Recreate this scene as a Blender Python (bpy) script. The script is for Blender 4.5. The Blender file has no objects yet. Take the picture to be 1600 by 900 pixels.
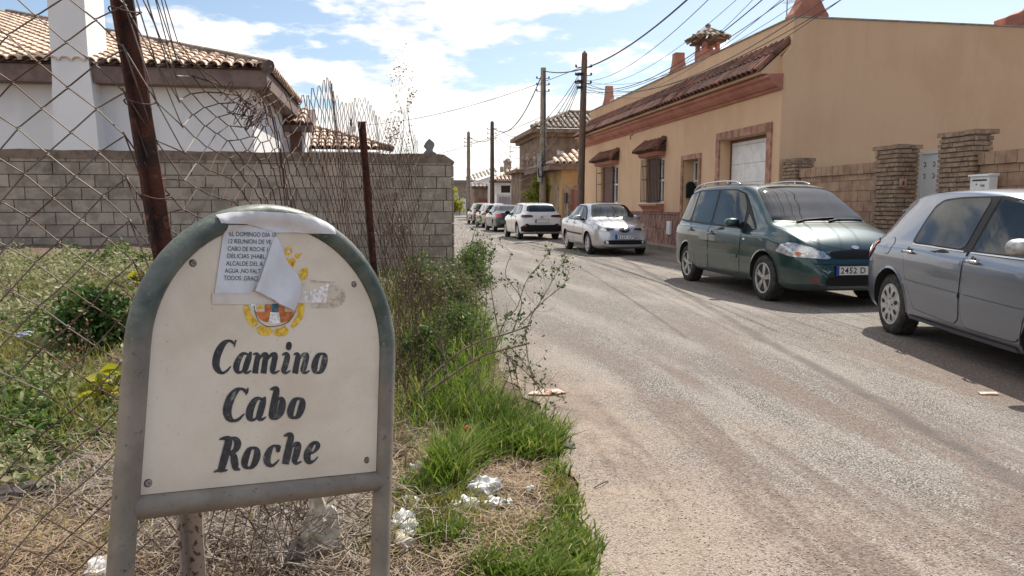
import bpy, bmesh, math, random
import numpy as np
from mathutils import Vector, Matrix
from mathutils.bvhtree import BVHTree
from mathutils.geometry import delaunay_2d_cdt, tessellate_polygon
PI = math.pi
RD = math.radians
rnd = random.Random(7)
npr = np.random.RandomState(11)
scene = bpy.context.scene
col = scene.collection

# ------------------------------------------------------------------ camera, sky, sun, exposure
H = 1.37
FPX = 1155.0
PITCH = math.atan(129 / FPX)
cam_d = bpy.data.cameras.new('camera')
cam = bpy.data.objects.new('camera', cam_d)
col.objects.link(cam)
cam.location = (0, 0, H)
cam.rotation_euler = (PI / 2 - PITCH, 0, 0)
cam_d.sensor_width = 36
cam_d.lens = FPX / 1600 * 36
cam_d.clip_end = 2000
cam_d.clip_start = 0.05
scene.camera = cam

SD = 0.162
sv = Vector((-0.1634, 0.98656, 0))          # street direction
rv = Vector((0.98656, 0.1634, 0))
TH = math.atan2(0.1634, 0.98656)
sun_h = sv * 0.65 + rv * 0.50
SUN_EL = math.atan2(1, sun_h.length)
SUN_AZ = math.atan2(sun_h.x, sun_h.y)       # clockwise from +Y
world = bpy.data.worlds.new('World')
scene.world = world
world.use_nodes = True
wt = world.node_tree
wt.nodes.clear()


class NT:
    def __init__(s, tree): s.t = tree
    def n(s, typ, **kw):
        nd = s.t.nodes.new(typ)
        for k, v in kw.items():
            if k == 'inp':
                for a, b in v.items(): s.put(nd, a, b)
            else: setattr(nd, k, v)
        return nd
    def put(s, nd, a, b):
        i = nd.inputs[a]
        if isinstance(b, bpy.types.NodeSocket): s.t.links.new(b, i)
        else: i.default_value = b
    def math(s, op, a, b=0.0, c=None, clamp=False):
        nd = s.n('ShaderNodeMath', operation=op, use_clamp=clamp)
        s.put(nd, 0, a); s.put(nd, 1, b)
        if c is not None: s.put(nd, 2, c)
        return nd.outputs[0]
    def mix(s, f, a, b, blend='MIX'):
        nd = s.n('ShaderNodeMix', data_type='RGBA', blend_type=blend)
        s.put(nd, 0, f)
        s.put(nd, 6, a if not isinstance(a, tuple) else (*a[:3], 1))
        s.put(nd, 7, b if not isinstance(b, tuple) else (*b[:3], 1))
        return nd.outputs[2]
    def mapr(s, v, a, b, c=0.0, d=1.0, smooth=True):
        nd = s.n('ShaderNodeMapRange', interpolation_type='SMOOTHSTEP' if smooth else 'LINEAR')
        s.put(nd, 0, v); s.put(nd, 1, a); s.put(nd, 2, b); s.put(nd, 3, c); s.put(nd, 4, d)
        return nd.outputs[0]
    def noise(s, vec, scale, detail=4, rough=0.55, dist=0.0):
        nd = s.n('ShaderNodeTexNoise')
        if vec is not None: s.put(nd, 'Vector', vec)
        s.put(nd, 'Scale', scale); s.put(nd, 'Detail', detail); s.put(nd, 'Roughness', rough); s.put(nd, 'Distortion', dist)
        return nd.outputs[0]


w = NT(wt)
sky = w.n('ShaderNodeTexSky', sky_type='NISHITA', sun_disc=False, sun_elevation=SUN_EL, sun_rotation=SUN_AZ,
          altitude=20, air_density=1.0, dust_density=1.2, ozone_density=1.4)
tc = w.n('ShaderNodeTexCoord')
sep = w.n('ShaderNodeSeparateXYZ', inp={0: tc.outputs['Generated']})
zz = w.math('ADD', w.math('MAXIMUM', sep.outputs[2], 0.0), 0.16)
cu = w.math('DIVIDE', sep.outputs[0], zz)
cv = w.math('DIVIDE', sep.outputs[1], zz)
comb = w.n('ShaderNodeCombineXYZ', inp={0: cu, 1: cv, 2: 3.3})
n1 = w.noise(comb.outputs[0], 1.7, 9, 0.55, 0.1)
n2 = w.noise(comb.outputs[0], 4.6, 9, 0.6, 0.1)
dens = w.math('ADD', w.math('MULTIPLY', n1, 0.75), w.math('MULTIPLY', n2, 0.25))
# fewer clouds to the right, more low down
az = w.math('DIVIDE', sep.outputs[0], w.math('MAXIMUM', sep.outputs[1], 0.05))
bias = w.math('ADD', w.mapr(az, 0.0, 0.40, 0.055, -0.075), w.mapr(sep.outputs[2], 0.0, 0.24, 0.17, 0.0))
dens = w.math('ADD', dens, bias)
cl = w.mapr(dens, 0.515, 0.60, 0.0, 0.97)
shade = w.mapr(n2, 0.35, 0.68, 0.80, 1.12)
ccol = w.n('ShaderNodeVectorMath', operation='SCALE', inp={0: (10.4, 10.0, 9.5), 'Scale': shade})
skyb = w.n('ShaderNodeVectorMath', operation='MULTIPLY', inp={0: sky.outputs[0], 1: (1.06, 1.07, 1.06)})
wc = w.mix(cl, skyb.outputs[0], ccol.outputs[0])
bg = w.n('ShaderNodeBackground', inp={'Color': wc, 'Strength': 0.10})
w.n('ShaderNodeOutputWorld', inp={0: bg.outputs[0]})

sun_d = bpy.data.lights.new('sun', 'SUN')
sun_d.energy = 4.7
sun_d.angle = RD(0.53)
sun_d.color = (1.0, 0.93, 0.82)
sun = bpy.data.objects.new('sun', sun_d)
col.objects.link(sun)
sun.rotation_euler = Vector((sun_h.x, sun_h.y, 1)).to_track_quat('Z', 'Y').to_euler()
scene.view_settings.view_transform = 'Standard'
scene.view_settings.look = 'None'
scene.view_settings.exposure = 0.42
scene.view_settings.gamma = 1
scene.cycles.use_denoising = True
scene.cycles.max_bounces = 6
scene.cycles.diffuse_bounces = 3
scene.cycles.transparent_max_bounces = 8
scene.cycles.sample_clamp_indirect = 6
scene.cycles.caustics_reflective = False
scene.cycles.caustics_refractive = False

FW = Vector((0, math.cos(PITCH), -math.sin(PITCH)))
UP = Vector((0, math.sin(PITCH), math.cos(PITCH)))
CP = Vector((0, 0, H))


def ray(px, py): return FW + Vector((1, 0, 0)) * ((px - 800) / FPX) + UP * ((450 - py) / FPX)
def W(px, py, Y):
    d = ray(px, py); return CP + d * (Y / d.y)
def G(px, py, z=0.0):
    d = ray(px, py); return CP + d * ((z - H) / d.z)
def US(u, v, z=0.0): return rv * u + sv * v + Vector((0, 0, z))     # street coordinates
def uv_of(p): return p.x * rv.x + p.y * rv.y, p.x * sv.x + p.y * sv.y


# ------------------------------------------------------------------ materials
MATS = {}


def mat(name, c, rough=0.8, metal=0.0, c2=None, ns=4.0, nd=5, n0=0.42, n1=0.62, rv_=0.0, bump=0.0, bs=60.0, coat=0.0,
        spec=0.5, c3=None, n3=1.3, c3r=(0.55, 0.7), trans=0.0, mapscale=None, distort=0.0):
    if name in MATS: return MATS[name]
    m = bpy.data.materials.new(name)
    m.use_nodes = True
    t = NT(m.node_tree)
    b = m.node_tree.nodes['Principled BSDF']
    tcn = t.n('ShaderNodeTexCoord')
    vec = tcn.outputs['Object']
    if mapscale:
        mp = t.n('ShaderNodeMapping', inp={0: vec, 3: mapscale}); vec = mp.outputs[0]
    cc = (*c, 1)
    out = None
    if c2:
        f = t.mapr(t.noise(vec, ns, nd, 0.6, distort), n0, n1)
        out = t.mix(f, tuple(c), tuple(c2))
    if c3:
        f = t.mapr(t.noise(vec, n3, 6, 0.65, 0.3), c3r[0], c3r[1])
        out = t.mix(f, out if out is not None else tuple(c), tuple(c3))
    if rv_:
        at = t.n('ShaderNodeAttribute', attribute_name='rnd')
        sc = t.math('ADD', 1.0 - rv_, t.math('MULTIPLY', at.outputs['Fac'], 2 * rv_))
        v = t.n('ShaderNodeVectorMath', operation='SCALE', inp={0: out if out is not None else cc[:3], 'Scale': sc})
        out = v.outputs[0]
    if out is not None: t.put(b, 'Base Color', out)
    else: b.inputs['Base Color'].default_value = cc
    b.inputs['Roughness'].default_value = rough
    b.inputs['Metallic'].default_value = metal
    b.inputs['Specular IOR Level'].default_value = spec
    if coat:
        b.inputs['Coat Weight'].default_value = coat
        b.inputs['Coat Roughness'].default_value = 0.04
    if bump:
        bn = t.n('ShaderNodeBump', inp={'Height': t.noise(vec, bs, 5, 0.6), 'Strength': bump, 'Distance': 0.01})
        t.put(b, 'Normal', bn.outputs[0])
    MATS[name] = m
    return m


def leafmat(name, ca, cb, cc_, trans=0.35, rough=0.55):
    """leaf colours ramp over the per-face random value, with some light passing through"""
    m = bpy.data.materials.new(name); m.use_nodes = True
    t = NT(m.node_tree); m.node_tree.nodes.clear()
    at = t.n('ShaderNodeAttribute', attribute_name='rnd')
    c = t.mix(t.mapr(at.outputs['Fac'], 0.0, 0.6), tuple(ca), tuple(cb))
    c = t.mix(t.mapr(at.outputs['Fac'], 0.7, 1.0), c, tuple(cc_))
    p = t.n('ShaderNodeBsdfPrincipled', inp={'Base Color': c, 'Roughness': rough, 'Specular IOR Level': 0.35})
    tr = t.n('ShaderNodeBsdfTranslucent', inp={'Color': c})
    mx = t.n('ShaderNodeMixShader', inp={0: trans, 1: p.outputs[0], 2: tr.outputs[0]})
    t.n('ShaderNodeOutputMaterial', inp={0: mx.outputs[0]})
    return m


# ------------------------------------------------------------------ mesh accumulator
class MB:
    def __init__(s): s.v = []; s.f = []; s.r = []; s.m = []
    def add(s, vs, fs, r=None, m=0):
        o = len(s.v); s.v += [tuple(x) for x in vs]
        r = rnd.random() if r is None else r
        for f in fs:
            s.f.append(tuple(i + o for i in f)); s.r.append(r); s.m.append(m)
    def box(s, c, d, M=None, r=None, m=0, taper=1.0):
        cx, cy, cz = c; a, b, h = d[0] / 2, d[1] / 2, d[2] / 2
        vs = []
        for z, k in ((-h, 1.0), (h, taper)):
            vs += [(-a * k, -b * k, z), (a * k, -b * k, z), (a * k, b * k, z), (-a * k, b * k, z)]
        vs = [Vector(x) for x in vs]
        if M is not None: vs = [M @ x for x in vs]
        vs = [x + Vector(c) for x in vs]
        s.add(vs, [(3, 2, 1, 0), (4, 5, 6, 7), (0, 1, 5, 4), (1, 2, 6, 5), (2, 3, 7, 6), (3, 0, 4, 7)], r, m)
    def quad(s, a, b, c, d, r=None, m=0): s.add([a, b, c, d], [(0, 1, 2, 3)], r, m)
    def tube(s, pts, rad, n=6, r=None, m=0, cap=True, ref=None):
        pts = [Vector(p) for p in pts]
        k = len(pts)
        if not hasattr(rad, '__len__'): rad = [rad] * k
        vs = []
        nrm = None
        for i in range(k):
            t = (pts[min(i + 1, k - 1)] - pts[max(i - 1, 0)])
            if t.length < 1e-9: t = Vector((0, 0, 1))
            t.normalize()
            if nrm is None:
                a = Vector((0, 0, 1)) if abs(t.z) < 0.9 else Vector((1, 0, 0))
                if ref: a = Vector(ref)
                nrm = (a - t * a.dot(t)).normalized()
            else:
                nrm = nrm - t * nrm.dot(t)
                if nrm.length < 1e-6: nrm = t.orthogonal()
                nrm.normalize()
            bn = t.cross(nrm)
            for j in range(n):
                an = 2 * PI * j / n
                vs.append(pts[i] + (nrm * math.cos(an) + bn * math.sin(an)) * rad[i])
        fs = [(i * n + j, i * n + (j + 1) % n, (i + 1) * n + (j + 1) % n, (i + 1) * n + j) for i in range(k - 1) for j in range(n)]
        if cap: fs += [tuple(reversed(range(n))), tuple((k - 1) * n + j for j in range(n))]
        s.add(vs, fs, r, m)
    def lathe(s, prof, c=(0, 0, 0), axis='Z', n=24, r=None, m=0, M=None, cap=True):
        vs = []; k = len(prof)
        for (ra, h) in prof:
            for j in range(n):
                a = 2 * PI * j / n
                x, y, z = ra * math.cos(a), ra * math.sin(a), h
                if axis == 'Y': x, y, z = x, z, y
                if axis == 'X': x, y, z = z, x, y
                p = Vector((x, y, z))
                if M is not None: p = M @ p
                vs.append(p + Vector(c))
        fs = [(i * n + j, i * n + (j + 1) % n, (i + 1) * n + (j + 1) % n, (i + 1) * n + j) for i in range(k - 1) for j in range(n)]
        if cap and prof[0][0] > 1e-4: fs.append(tuple(reversed(range(n))))
        if cap and prof[-1][0] > 1e-4: fs.append(tuple((k - 1) * n + j for j in range(n)))
        s.add(vs, fs, r, m)
    def prism(s, poly, axis, a, b, r=None, m=0):
        """polygon extruded from a to b; poly coordinates fill the two other axes in order"""
        n = len(poly)
        def P(u, v, w_):
            return {'X': (w_, u, v), 'Y': (u, w_, v), 'Z': (u, v, w_)}[axis]
        vs = [P(u, v, a) for u, v in poly] + [P(u, v, b) for u, v in poly]
        tri = tessellate_polygon([[Vector((u, v, 0)) for u, v in poly]])
        fs = [tuple(t) for t in tri] + [tuple(x + n for x in reversed(t)) for t in tri]
        fs += [(i, (i + 1) % n, n + (i + 1) % n, n + i) for i in range(n)]
        s.add(vs, fs, r, m)
    def build(s, name, mats, parent=None, smooth=False, fix=True, loc=None, rot=None):
        me = bpy.data.meshes.new(name)
        me.from_pydata(s.v, [], s.f)
        at = me.attributes.new('rnd', 'FLOAT', 'FACE')
        at.data.foreach_set('value', s.r)
        if not isinstance(mats, (list, tuple)): mats = [mats]
        for m in mats: me.materials.append(m)
        me.polygons.foreach_set('material_index', s.m)
        if fix and len(s.f) < 60000:
            bm = bmesh.new(); bm.from_mesh(me); bmesh.ops.recalc_face_normals(bm, faces=bm.faces); bm.to_mesh(me); bm.free()
        if smooth: me.shade_smooth()
        if smooth == 'auto' or (smooth and smooth is not True):
            me.set_sharp_from_angle(angle=RD(38))
        me.update()
        o = bpy.data.objects.new(name, me)
        col.objects.link(o)
        if parent: o.parent = parent
        if loc is not None: o.location = loc
        if rot is not None: o.rotation_euler = rot
        return o


def np_mesh(name, V, F, R, m, parent=None, smooth=False):
    """fast mesh from numpy arrays, F (n,k) all the same size"""
    me = bpy.data.meshes.new(name)
    n, k = F.shape
    me.vertices.add(len(V)); me.vertices.foreach_set('co', V.astype(np.float32).ravel())
    me.loops.add(n * k); me.loops.foreach_set('vertex_index', F.astype(np.int32).ravel())
    me.polygons.add(n); me.polygons.foreach_set('loop_start', (np.arange(n) * k).astype(np.int32))
    me.polygons.foreach_set('loop_total', np.full(n, k, np.int32))
    at = me.attributes.new('rnd', 'FLOAT', 'FACE'); at.data.foreach_set('value', R.astype(np.float32))
    me.materials.append(m)
    me.update(calc_edges=True)
    if smooth: me.shade_smooth()
    o = bpy.data.objects.new(name, me); col.objects.link(o)
    if parent: o.parent = parent
    return o


def tag(o, label=None, cat=None, group=None, kind=None):
    if label: o['label'] = label
    if cat: o['category'] = cat
    if group: o['group'] = group
    if kind: o['kind'] = kind
    return o


def empty(name, loc, rz=0.0, label=None, cat=None, group=None):
    o = bpy.data.objects.new(name, None); col.objects.link(o)
    o.location = loc; o.rotation_euler = (0, 0, rz)
    o.empty_display_size = 0.2
    return tag(o, label, cat, group)


def kids(o): return [c for c in bpy.data.objects if c.parent == o]
def copy_tree(o, parent=None, swap=None):
    c = o.copy(); col.objects.link(c)
    if parent: c.parent = parent
    for ch in kids(o): copy_tree(ch, c)
    return c


def text_mesh(s, size, shear=0.0, offset=0.0, extrude=0.0, align='LEFT', space=1.0):
    cu_ = bpy.data.curves.new('writing', 'FONT')
    cu_.body = s; cu_.size = size; cu_.shear = shear; cu_.offset = offset; cu_.extrude = extrude
    cu_.align_x = align; cu_.space_character = space; cu_.resolution_u = 3
    o = bpy.data.objects.new('writing', cu_); col.objects.link(o)
    dg = bpy.context.evaluated_depsgraph_get(); dg.update()
    me = bpy.data.meshes.new_from_object(o.evaluated_get(dg))
    bpy.data.objects.remove(o); bpy.data.curves.remove(cu_)
    return me


def place_text(me, name, m, origin, u, v, parent=None):
    """text mesh laid on a plane given by an origin and two unit vectors"""
    u = Vector(u); v = Vector(v); n = u.cross(v)
    M = Matrix(((u.x, v.x, n.x, origin[0]), (u.y, v.y, n.y, origin[1]), (u.z, v.z, n.z, origin[2]), (0, 0, 0, 1)))
    me.transform(M); me.materials.clear(); me.materials.append(m)
    o = bpy.data.objects.new(name, me); col.objects.link(o)
    if parent: o.parent = parent
    return o


def smooth01(t): t = min(1, max(0, t)); return t * t * (3 - 2 * t)


def pchip(pts):
    x = np.array([p[0] for p in pts], float); y = np.array([p[1] for p in pts], float)
    h = np.diff(x); d = np.diff(y) / h
    m = np.zeros(len(x)); m[0] = d[0]; m[-1] = d[-1]
    for i in range(1, len(x) - 1):
        if d[i - 1] * d[i] > 0:
            w1 = 2 * h[i] + h[i - 1]; w2 = h[i] + 2 * h[i - 1]
            m[i] = (w1 + w2) / (w1 / d[i - 1] + w2 / d[i])
    def f(t):
        t = min(max(t, x[0]), x[-1]); i = int(min(max(np.searchsorted(x, t) - 1, 0), len(h) - 1))
        s = (t - x[i]) / h[i]
        return ((1 + 2 * s) * (1 - s) ** 2 * y[i] + s * (1 - s) ** 2 * h[i] * m[i] + s * s * (3 - 2 * s) * y[i + 1] + s * s * (s - 1) * h[i] * m[i + 1])
    return f


def catmull(pts, n, closed=False):
    P = [np.array(p, float) for p in pts]; k = len(P); out = []
    segs = k if closed else k - 1
    for i in range(segs):
        if closed: a, b, c, d = P[(i - 1) % k], P[i], P[(i + 1) % k], P[(i + 2) % k]
        else: a, b, c, d = P[max(i - 1, 0)], P[i], P[i + 1], P[min(i + 2, k - 1)]
        for j in range(n):
            t = j / n
            out.append(0.5 * ((2 * b) + (-a + c) * t + (2 * a - 5 * b + 4 * c - d) * t * t + (-a + 3 * b - 3 * c + d) * t ** 3))
    if not closed: out.append(P[-1])
    return out


def chaikin(poly, it=2, w_=0.2):
    for _ in range(it):
        q = []
        for i in range(len(poly)):
            a = poly[i]; b = poly[(i + 1) % len(poly)]
            q.append((a[0] * (1 - w_) + b[0] * w_, a[1] * (1 - w_) + b[1] * w_))
            q.append((a[0] * w_ + b[0] * (1 - w_), a[1] * w_ + b[1] * (1 - w_)))
        poly = q
    return poly
# ------------------------------------------------------------------ materials of the place
M = {}
M['rust'] = mat('rusty_iron', (0.11, 0.035, 0.02), 0.85, 0.1, c2=(0.045, 0.022, 0.017), ns=12, bump=0.5, bs=120, c3=(0.19, 0.075, 0.035), n3=30)
M['rust2'] = mat('spotted_iron', (0.34, 0.27, 0.215), 0.8, 0.1, c2=(0.12, 0.05, 0.03), ns=60, n0=0.55, n1=0.62, bump=0.3)
M['wire'] = mat('weathered_wire', (0.18, 0.15, 0.125), 0.6, 0.35, c2=(0.10, 0.05, 0.032), ns=7)
M['wire2'] = mat('rusty_wire', (0.10, 0.045, 0.03), 0.8, 0.2, c2=(0.055, 0.03, 0.022), ns=9)
M['block'] = mat('concrete_block', (0.43, 0.36, 0.29), 0.95, c2=(0.31, 0.255, 0.205), ns=5, rv_=0.16, bump=0.8, bs=90, c3=(0.16, 0.13, 0.105), n3=0.9, c3r=(0.58, 0.78))
M['mortar'] = mat('mortar', (0.22, 0.18, 0.145), 0.95, bump=0.4)
M['coping'] = mat('wall_capping', (0.24, 0.18, 0.14), 0.95, c2=(0.15, 0.11, 0.085), ns=6, bump=0.5)
M['white_wall'] = mat('white_render', (0.86, 0.85, 0.84), 0.9, c2=(0.78, 0.77, 0.76), ns=1.2, bump=0.15, bs=40, c3=(0.5, 0.49, 0.47), n3=2.6, c3r=(0.66, 0.9), mapscale=(1, 1, 0.35))
M['fascia'] = mat('brown_fascia', (0.22, 0.155, 0.13), 0.85, c2=(0.165, 0.115, 0.10), ns=4)
M['tile_pale'] = mat('pale_clay_tile', (0.72, 0.55, 0.43), 0.85, c2=(0.42, 0.26, 0.18), ns=8, n0=0.52, n1=0.8, rv_=0.22, bump=0.4, bs=50)
M['hip'] = mat('hip_tile', (0.17, 0.125, 0.10), 0.9, c2=(0.10, 0.075, 0.06), ns=6, rv_=0.2)
M['tile_red'] = mat('dark_clay_tile', (0.20, 0.088, 0.06), 0.9, c2=(0.09, 0.047, 0.038), ns=3, rv_=0.35, bump=0.5, bs=50)
M['tile_grey'] = mat('grey_clay_tile', (0.40, 0.33, 0.27), 0.9, c2=(0.13, 0.10, 0.08), ns=3, rv_=0.25, bump=0.5, bs=50)
M['tile_under'] = mat('tile_channel', (0.10, 0.06, 0.045), 0.95, c2=(0.06, 0.035, 0.03), ns=3)
M['peach'] = mat('peach_render', (0.65, 0.445, 0.285), 0.92, c2=(0.60, 0.40, 0.25), ns=0.8, bump=0.25, bs=60, c3=(0.50, 0.31, 0.18), n3=0.7, c3r=(0.55, 0.9), mapscale=(1, 1, 0.5))
def add_streaks(m, z_top, z_base):
    t = NT(m.node_tree); b = m.node_tree.nodes['Principled BSDF']; src = b.inputs['Base Color'].links[0].from_socket
    vec = t.n('ShaderNodeTexCoord').outputs['Object']; z = t.n('ShaderNodeSeparateXYZ', inp={0: vec}).outputs[2]
    st = t.n('ShaderNodeMapping', inp={0: vec, 3: (2.6, 2.6, 0.16)}).outputs[0]
    f = t.math('MULTIPLY', t.mapr(t.noise(st, 1.6, 6, 0.62, 0.2), 0.52, 0.78), t.mapr(z, z_top - 2.2, z_top, 0.04, 0.32))
    c = t.mix(f, src, (0.33, 0.235, 0.165))
    g = t.math('MULTIPLY', t.mapr(t.noise(vec, 1.1, 6, 0.65, 0.3), 0.56, 0.66), 0.22)
    c = t.mix(g, c, (0.72, 0.52, 0.36))
    h = t.math('MULTIPLY', t.mapr(t.math('ADD', z, t.math('MULTIPLY', t.noise(vec, 2.5, 5), 0.8)), z_base + 0.9, z_base + 0.2), 0.5)
    c = t.mix(h, c, (0.30, 0.215, 0.155))
    t.put(b, 'Base Color', c)


add_streaks(M['peach'], 5.6, 0.3)
M['salmon'] = mat('salmon_trim', (0.42, 0.18, 0.125), 0.85, c2=(0.34, 0.135, 0.095), ns=2, bump=0.2)
M['stone_trim'] = mat('stone_surround', (0.42, 0.24, 0.17), 0.8, c2=(0.28, 0.13, 0.09), ns=5, rv_=0.18, bump=0.3)
M['plinth'] = mat('plinth_tile', (0.33, 0.19, 0.15), 0.8, c2=(0.17, 0.075, 0.06), ns=6, n0=0.46, n1=0.55, rv_=0.18, bump=0.5, bs=25, mapscale=(1, 2.2, 0.55), distort=0.8)
M['pave'] = mat('pavement_concrete', (0.29, 0.25, 0.21), 0.9, c2=(0.2, 0.165, 0.14), ns=2.5, bump=0.3)
M['kerb'] = mat('kerb_stone', (0.33, 0.29, 0.25), 0.9, c2=(0.22, 0.18, 0.15), ns=5, rv_=0.1, bump=0.3)
M['pillar'] = mat('pillar_brick', (0.34, 0.24, 0.165), 0.95, c2=(0.22, 0.15, 0.105), ns=9, rv_=0.13, bump=0.7, bs=70)
M['gwall'] = mat('garden_wall_block', (0.38, 0.25, 0.17), 0.95, c2=(0.29, 0.18, 0.125), ns=4, rv_=0.10, bump=0.5, bs=60)
M['white'] = mat('white_paint', (0.78, 0.78, 0.77), 0.5, c2=(0.68, 0.68, 0.67), ns=5)
M['gatew'] = mat('gate_paint', (0.50, 0.51, 0.53), 0.5, c2=(0.5, 0.51, 0.52), ns=4)
M['black_iron'] = mat('black_iron', (0.02, 0.02, 0.022), 0.5, 0.4, bump=0.1)
M['brown_wood'] = mat('brown_wood', (0.17, 0.075, 0.05), 0.6, c2=(0.10, 0.045, 0.03), ns=8, mapscale=(4, 4, 0.5))
M['glassw'] = mat('window_glass', (0.03, 0.035, 0.04), 0.06, spec=1.0)
M['dark'] = mat('dark_opening', (0.025, 0.02, 0.018), 0.8)
M['pole_wood'] = mat('pole_wood', (0.16, 0.115, 0.085), 0.9, c2=(0.085, 0.06, 0.045), ns=6, bump=0.5, mapscale=(6, 6, 0.5))
M['pole_conc'] = mat('pole_concrete', (0.30, 0.25, 0.2), 0.9, c2=(0.2, 0.16, 0.13), ns=4, bump=0.3)
M['cable'] = mat('cable_rubber', (0.02, 0.02, 0.022), 0.6, c2=(0.035, 0.035, 0.035), ns=3)
M['cable_grey'] = mat('cable_grey', (0.16, 0.16, 0.17), 0.6, c2=(0.1, 0.1, 0.11), ns=2)
M['aerial'] = mat('aerial_metal', (0.35, 0.35, 0.36), 0.4, 0.8, c2=(0.2, 0.2, 0.2), ns=8)
M['brown_wall'] = mat('brown_render', (0.31, 0.22, 0.155), 0.95, c2=(0.2, 0.14, 0.10), ns=1.4, n0=0.4, n1=0.6, bump=0.5, bs=12, c3=(0.14, 0.1, 0.08), n3=2.5)
M['ochre'] = mat('ochre_render', (0.50, 0.34, 0.17), 0.9, c2=(0.42, 0.28, 0.14), ns=1)
M['redpanel'] = mat('red_panel', (0.25, 0.07, 0.045), 0.7, c2=(0.19, 0.05, 0.035), ns=2)
M['rubble'] = mat('rubble_stone', (0.42, 0.33, 0.26), 0.95, c2=(0.24, 0.17, 0.13), ns=4, rv_=0.2, bump=0.6, bs=20)
M['bluegrey'] = mat('bluegrey_door', (0.45, 0.47, 0.52), 0.6, c2=(0.38, 0.4, 0.45), ns=2)
M['grey_stone'] = mat('grey_stone', (0.22, 0.21, 0.21), 0.9, c2=(0.15, 0.14, 0.14), ns=9, bump=0.3)


# ------------------------------------------------------------------ ground
def edge_x(y):
    """left edge of the roadway"""
    if y < 4.3: b = 0.27
    elif y < 7.2: b = 0.27 - (y - 4.3) * 0.2
    else: b = -0.31 - (y - 7.2) * 0.150
    return b


def h2(x, y):
    return (math.sin(x * 3.1 + y * 1.7) + math.sin(x * 7.3 - y * 4.1 + 1.3) * 0.5 + math.sin(x * 1.3 + y * 9.7 + 2) * 0.35) / 1.85


def hz(x, y):
    e = edge_x(y) + 0.06 * h2(0.3, y * 1.3)
    d = e - x
    if d < 0: return -0.03 * smooth01(-d / 0.15)
    z = 0.02 * smooth01(d / 0.2)
    z += 0.60 * smooth01((d - 0.5) / 2.2) * smooth01((y - 2.5) / 8.5)
    z += 0.12 * smooth01((d - 0.2) / 0.6) * smooth01((y - 6) / 6)
    z += 0.022 * h2(x * 1.5, y * 1.5) * smooth01(d / 0.4)
    return z


def build_ground():
    def nonuni(a, b, fine_a, fine_b, st):
        xs = []; x = a
        while x < fine_a: xs.append(x); x += max(st, (fine_a - x) * 0.25)
        x = fine_a
        while x < fine_b: xs.append(x); x += st
        x = fine_b; k = st
        while x < b: xs.append(x); k *= 1.35; x += k
        xs.append(b); return xs
    xs = nonuni(-700, 700, -10, 1.5, 0.07); ys = nonuni(-60, 1200, 0.6, 14, 0.09)
    mb_v = []; nx, ny = len(xs), len(ys)
    for y in ys:
        for x in xs:
            z = hz(x, y) if (-40 < x and y < 200) else (-0.03 if x > 0 else 0.6)
            if y > 16 and x < edge_x(y): z = min(z, 0.6)
            mb_v.append((x, y, z))
    V = np.array(mb_v)
    i, j = np.meshgrid(np.arange(nx - 1), np.arange(ny - 1))
    a = (j * nx + i).ravel()
    F = np.stack([a, a + 1, a + nx + 1, a + nx], 1)
    m = bpy.data.materials.new('earth'); m.use_nodes = True
    t = NT(m.node_tree); b = m.node_tree.nodes['Principled BSDF']
    vec = t.n('ShaderNodeTexCoord').outputs['Object']
    c = t.mix(t.mapr(t.noise(vec, 1.6, 6, 0.6, 0.4), 0.4, 0.62), (0.23, 0.155, 0.105), (0.13, 0.082, 0.055))
    c = t.mix(t.mapr(t.noise(vec, 28, 6, 0.7), 0.45, 0.62), c, (0.36, 0.27, 0.19))
    vo = t.n('ShaderNodeTexVoronoi', inp={'Vector': vec, 'Scale': 55.0})
    c = t.mix(t.mapr(vo.outputs['Distance'], 0.35, 0.6), c, (0.10, 0.065, 0.045))
    t.put(b, 'Base Color', c); b.inputs['Roughness'].default_value = 0.95
    bn = t.n('ShaderNodeBump', inp={'Height': t.math('ADD', t.noise(vec, 40, 8, 0.7), t.noise(vec, 7, 4)), 'Strength': 0.9, 'Distance': 0.04})
    t.put(b, 'Normal', bn.outputs[0])
    o = np_mesh('ground', V, F, npr.rand(len(F)), m, smooth=True)
    tag(o, 'bare brown earth of the empty plot and verge', kind='structure')


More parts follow.
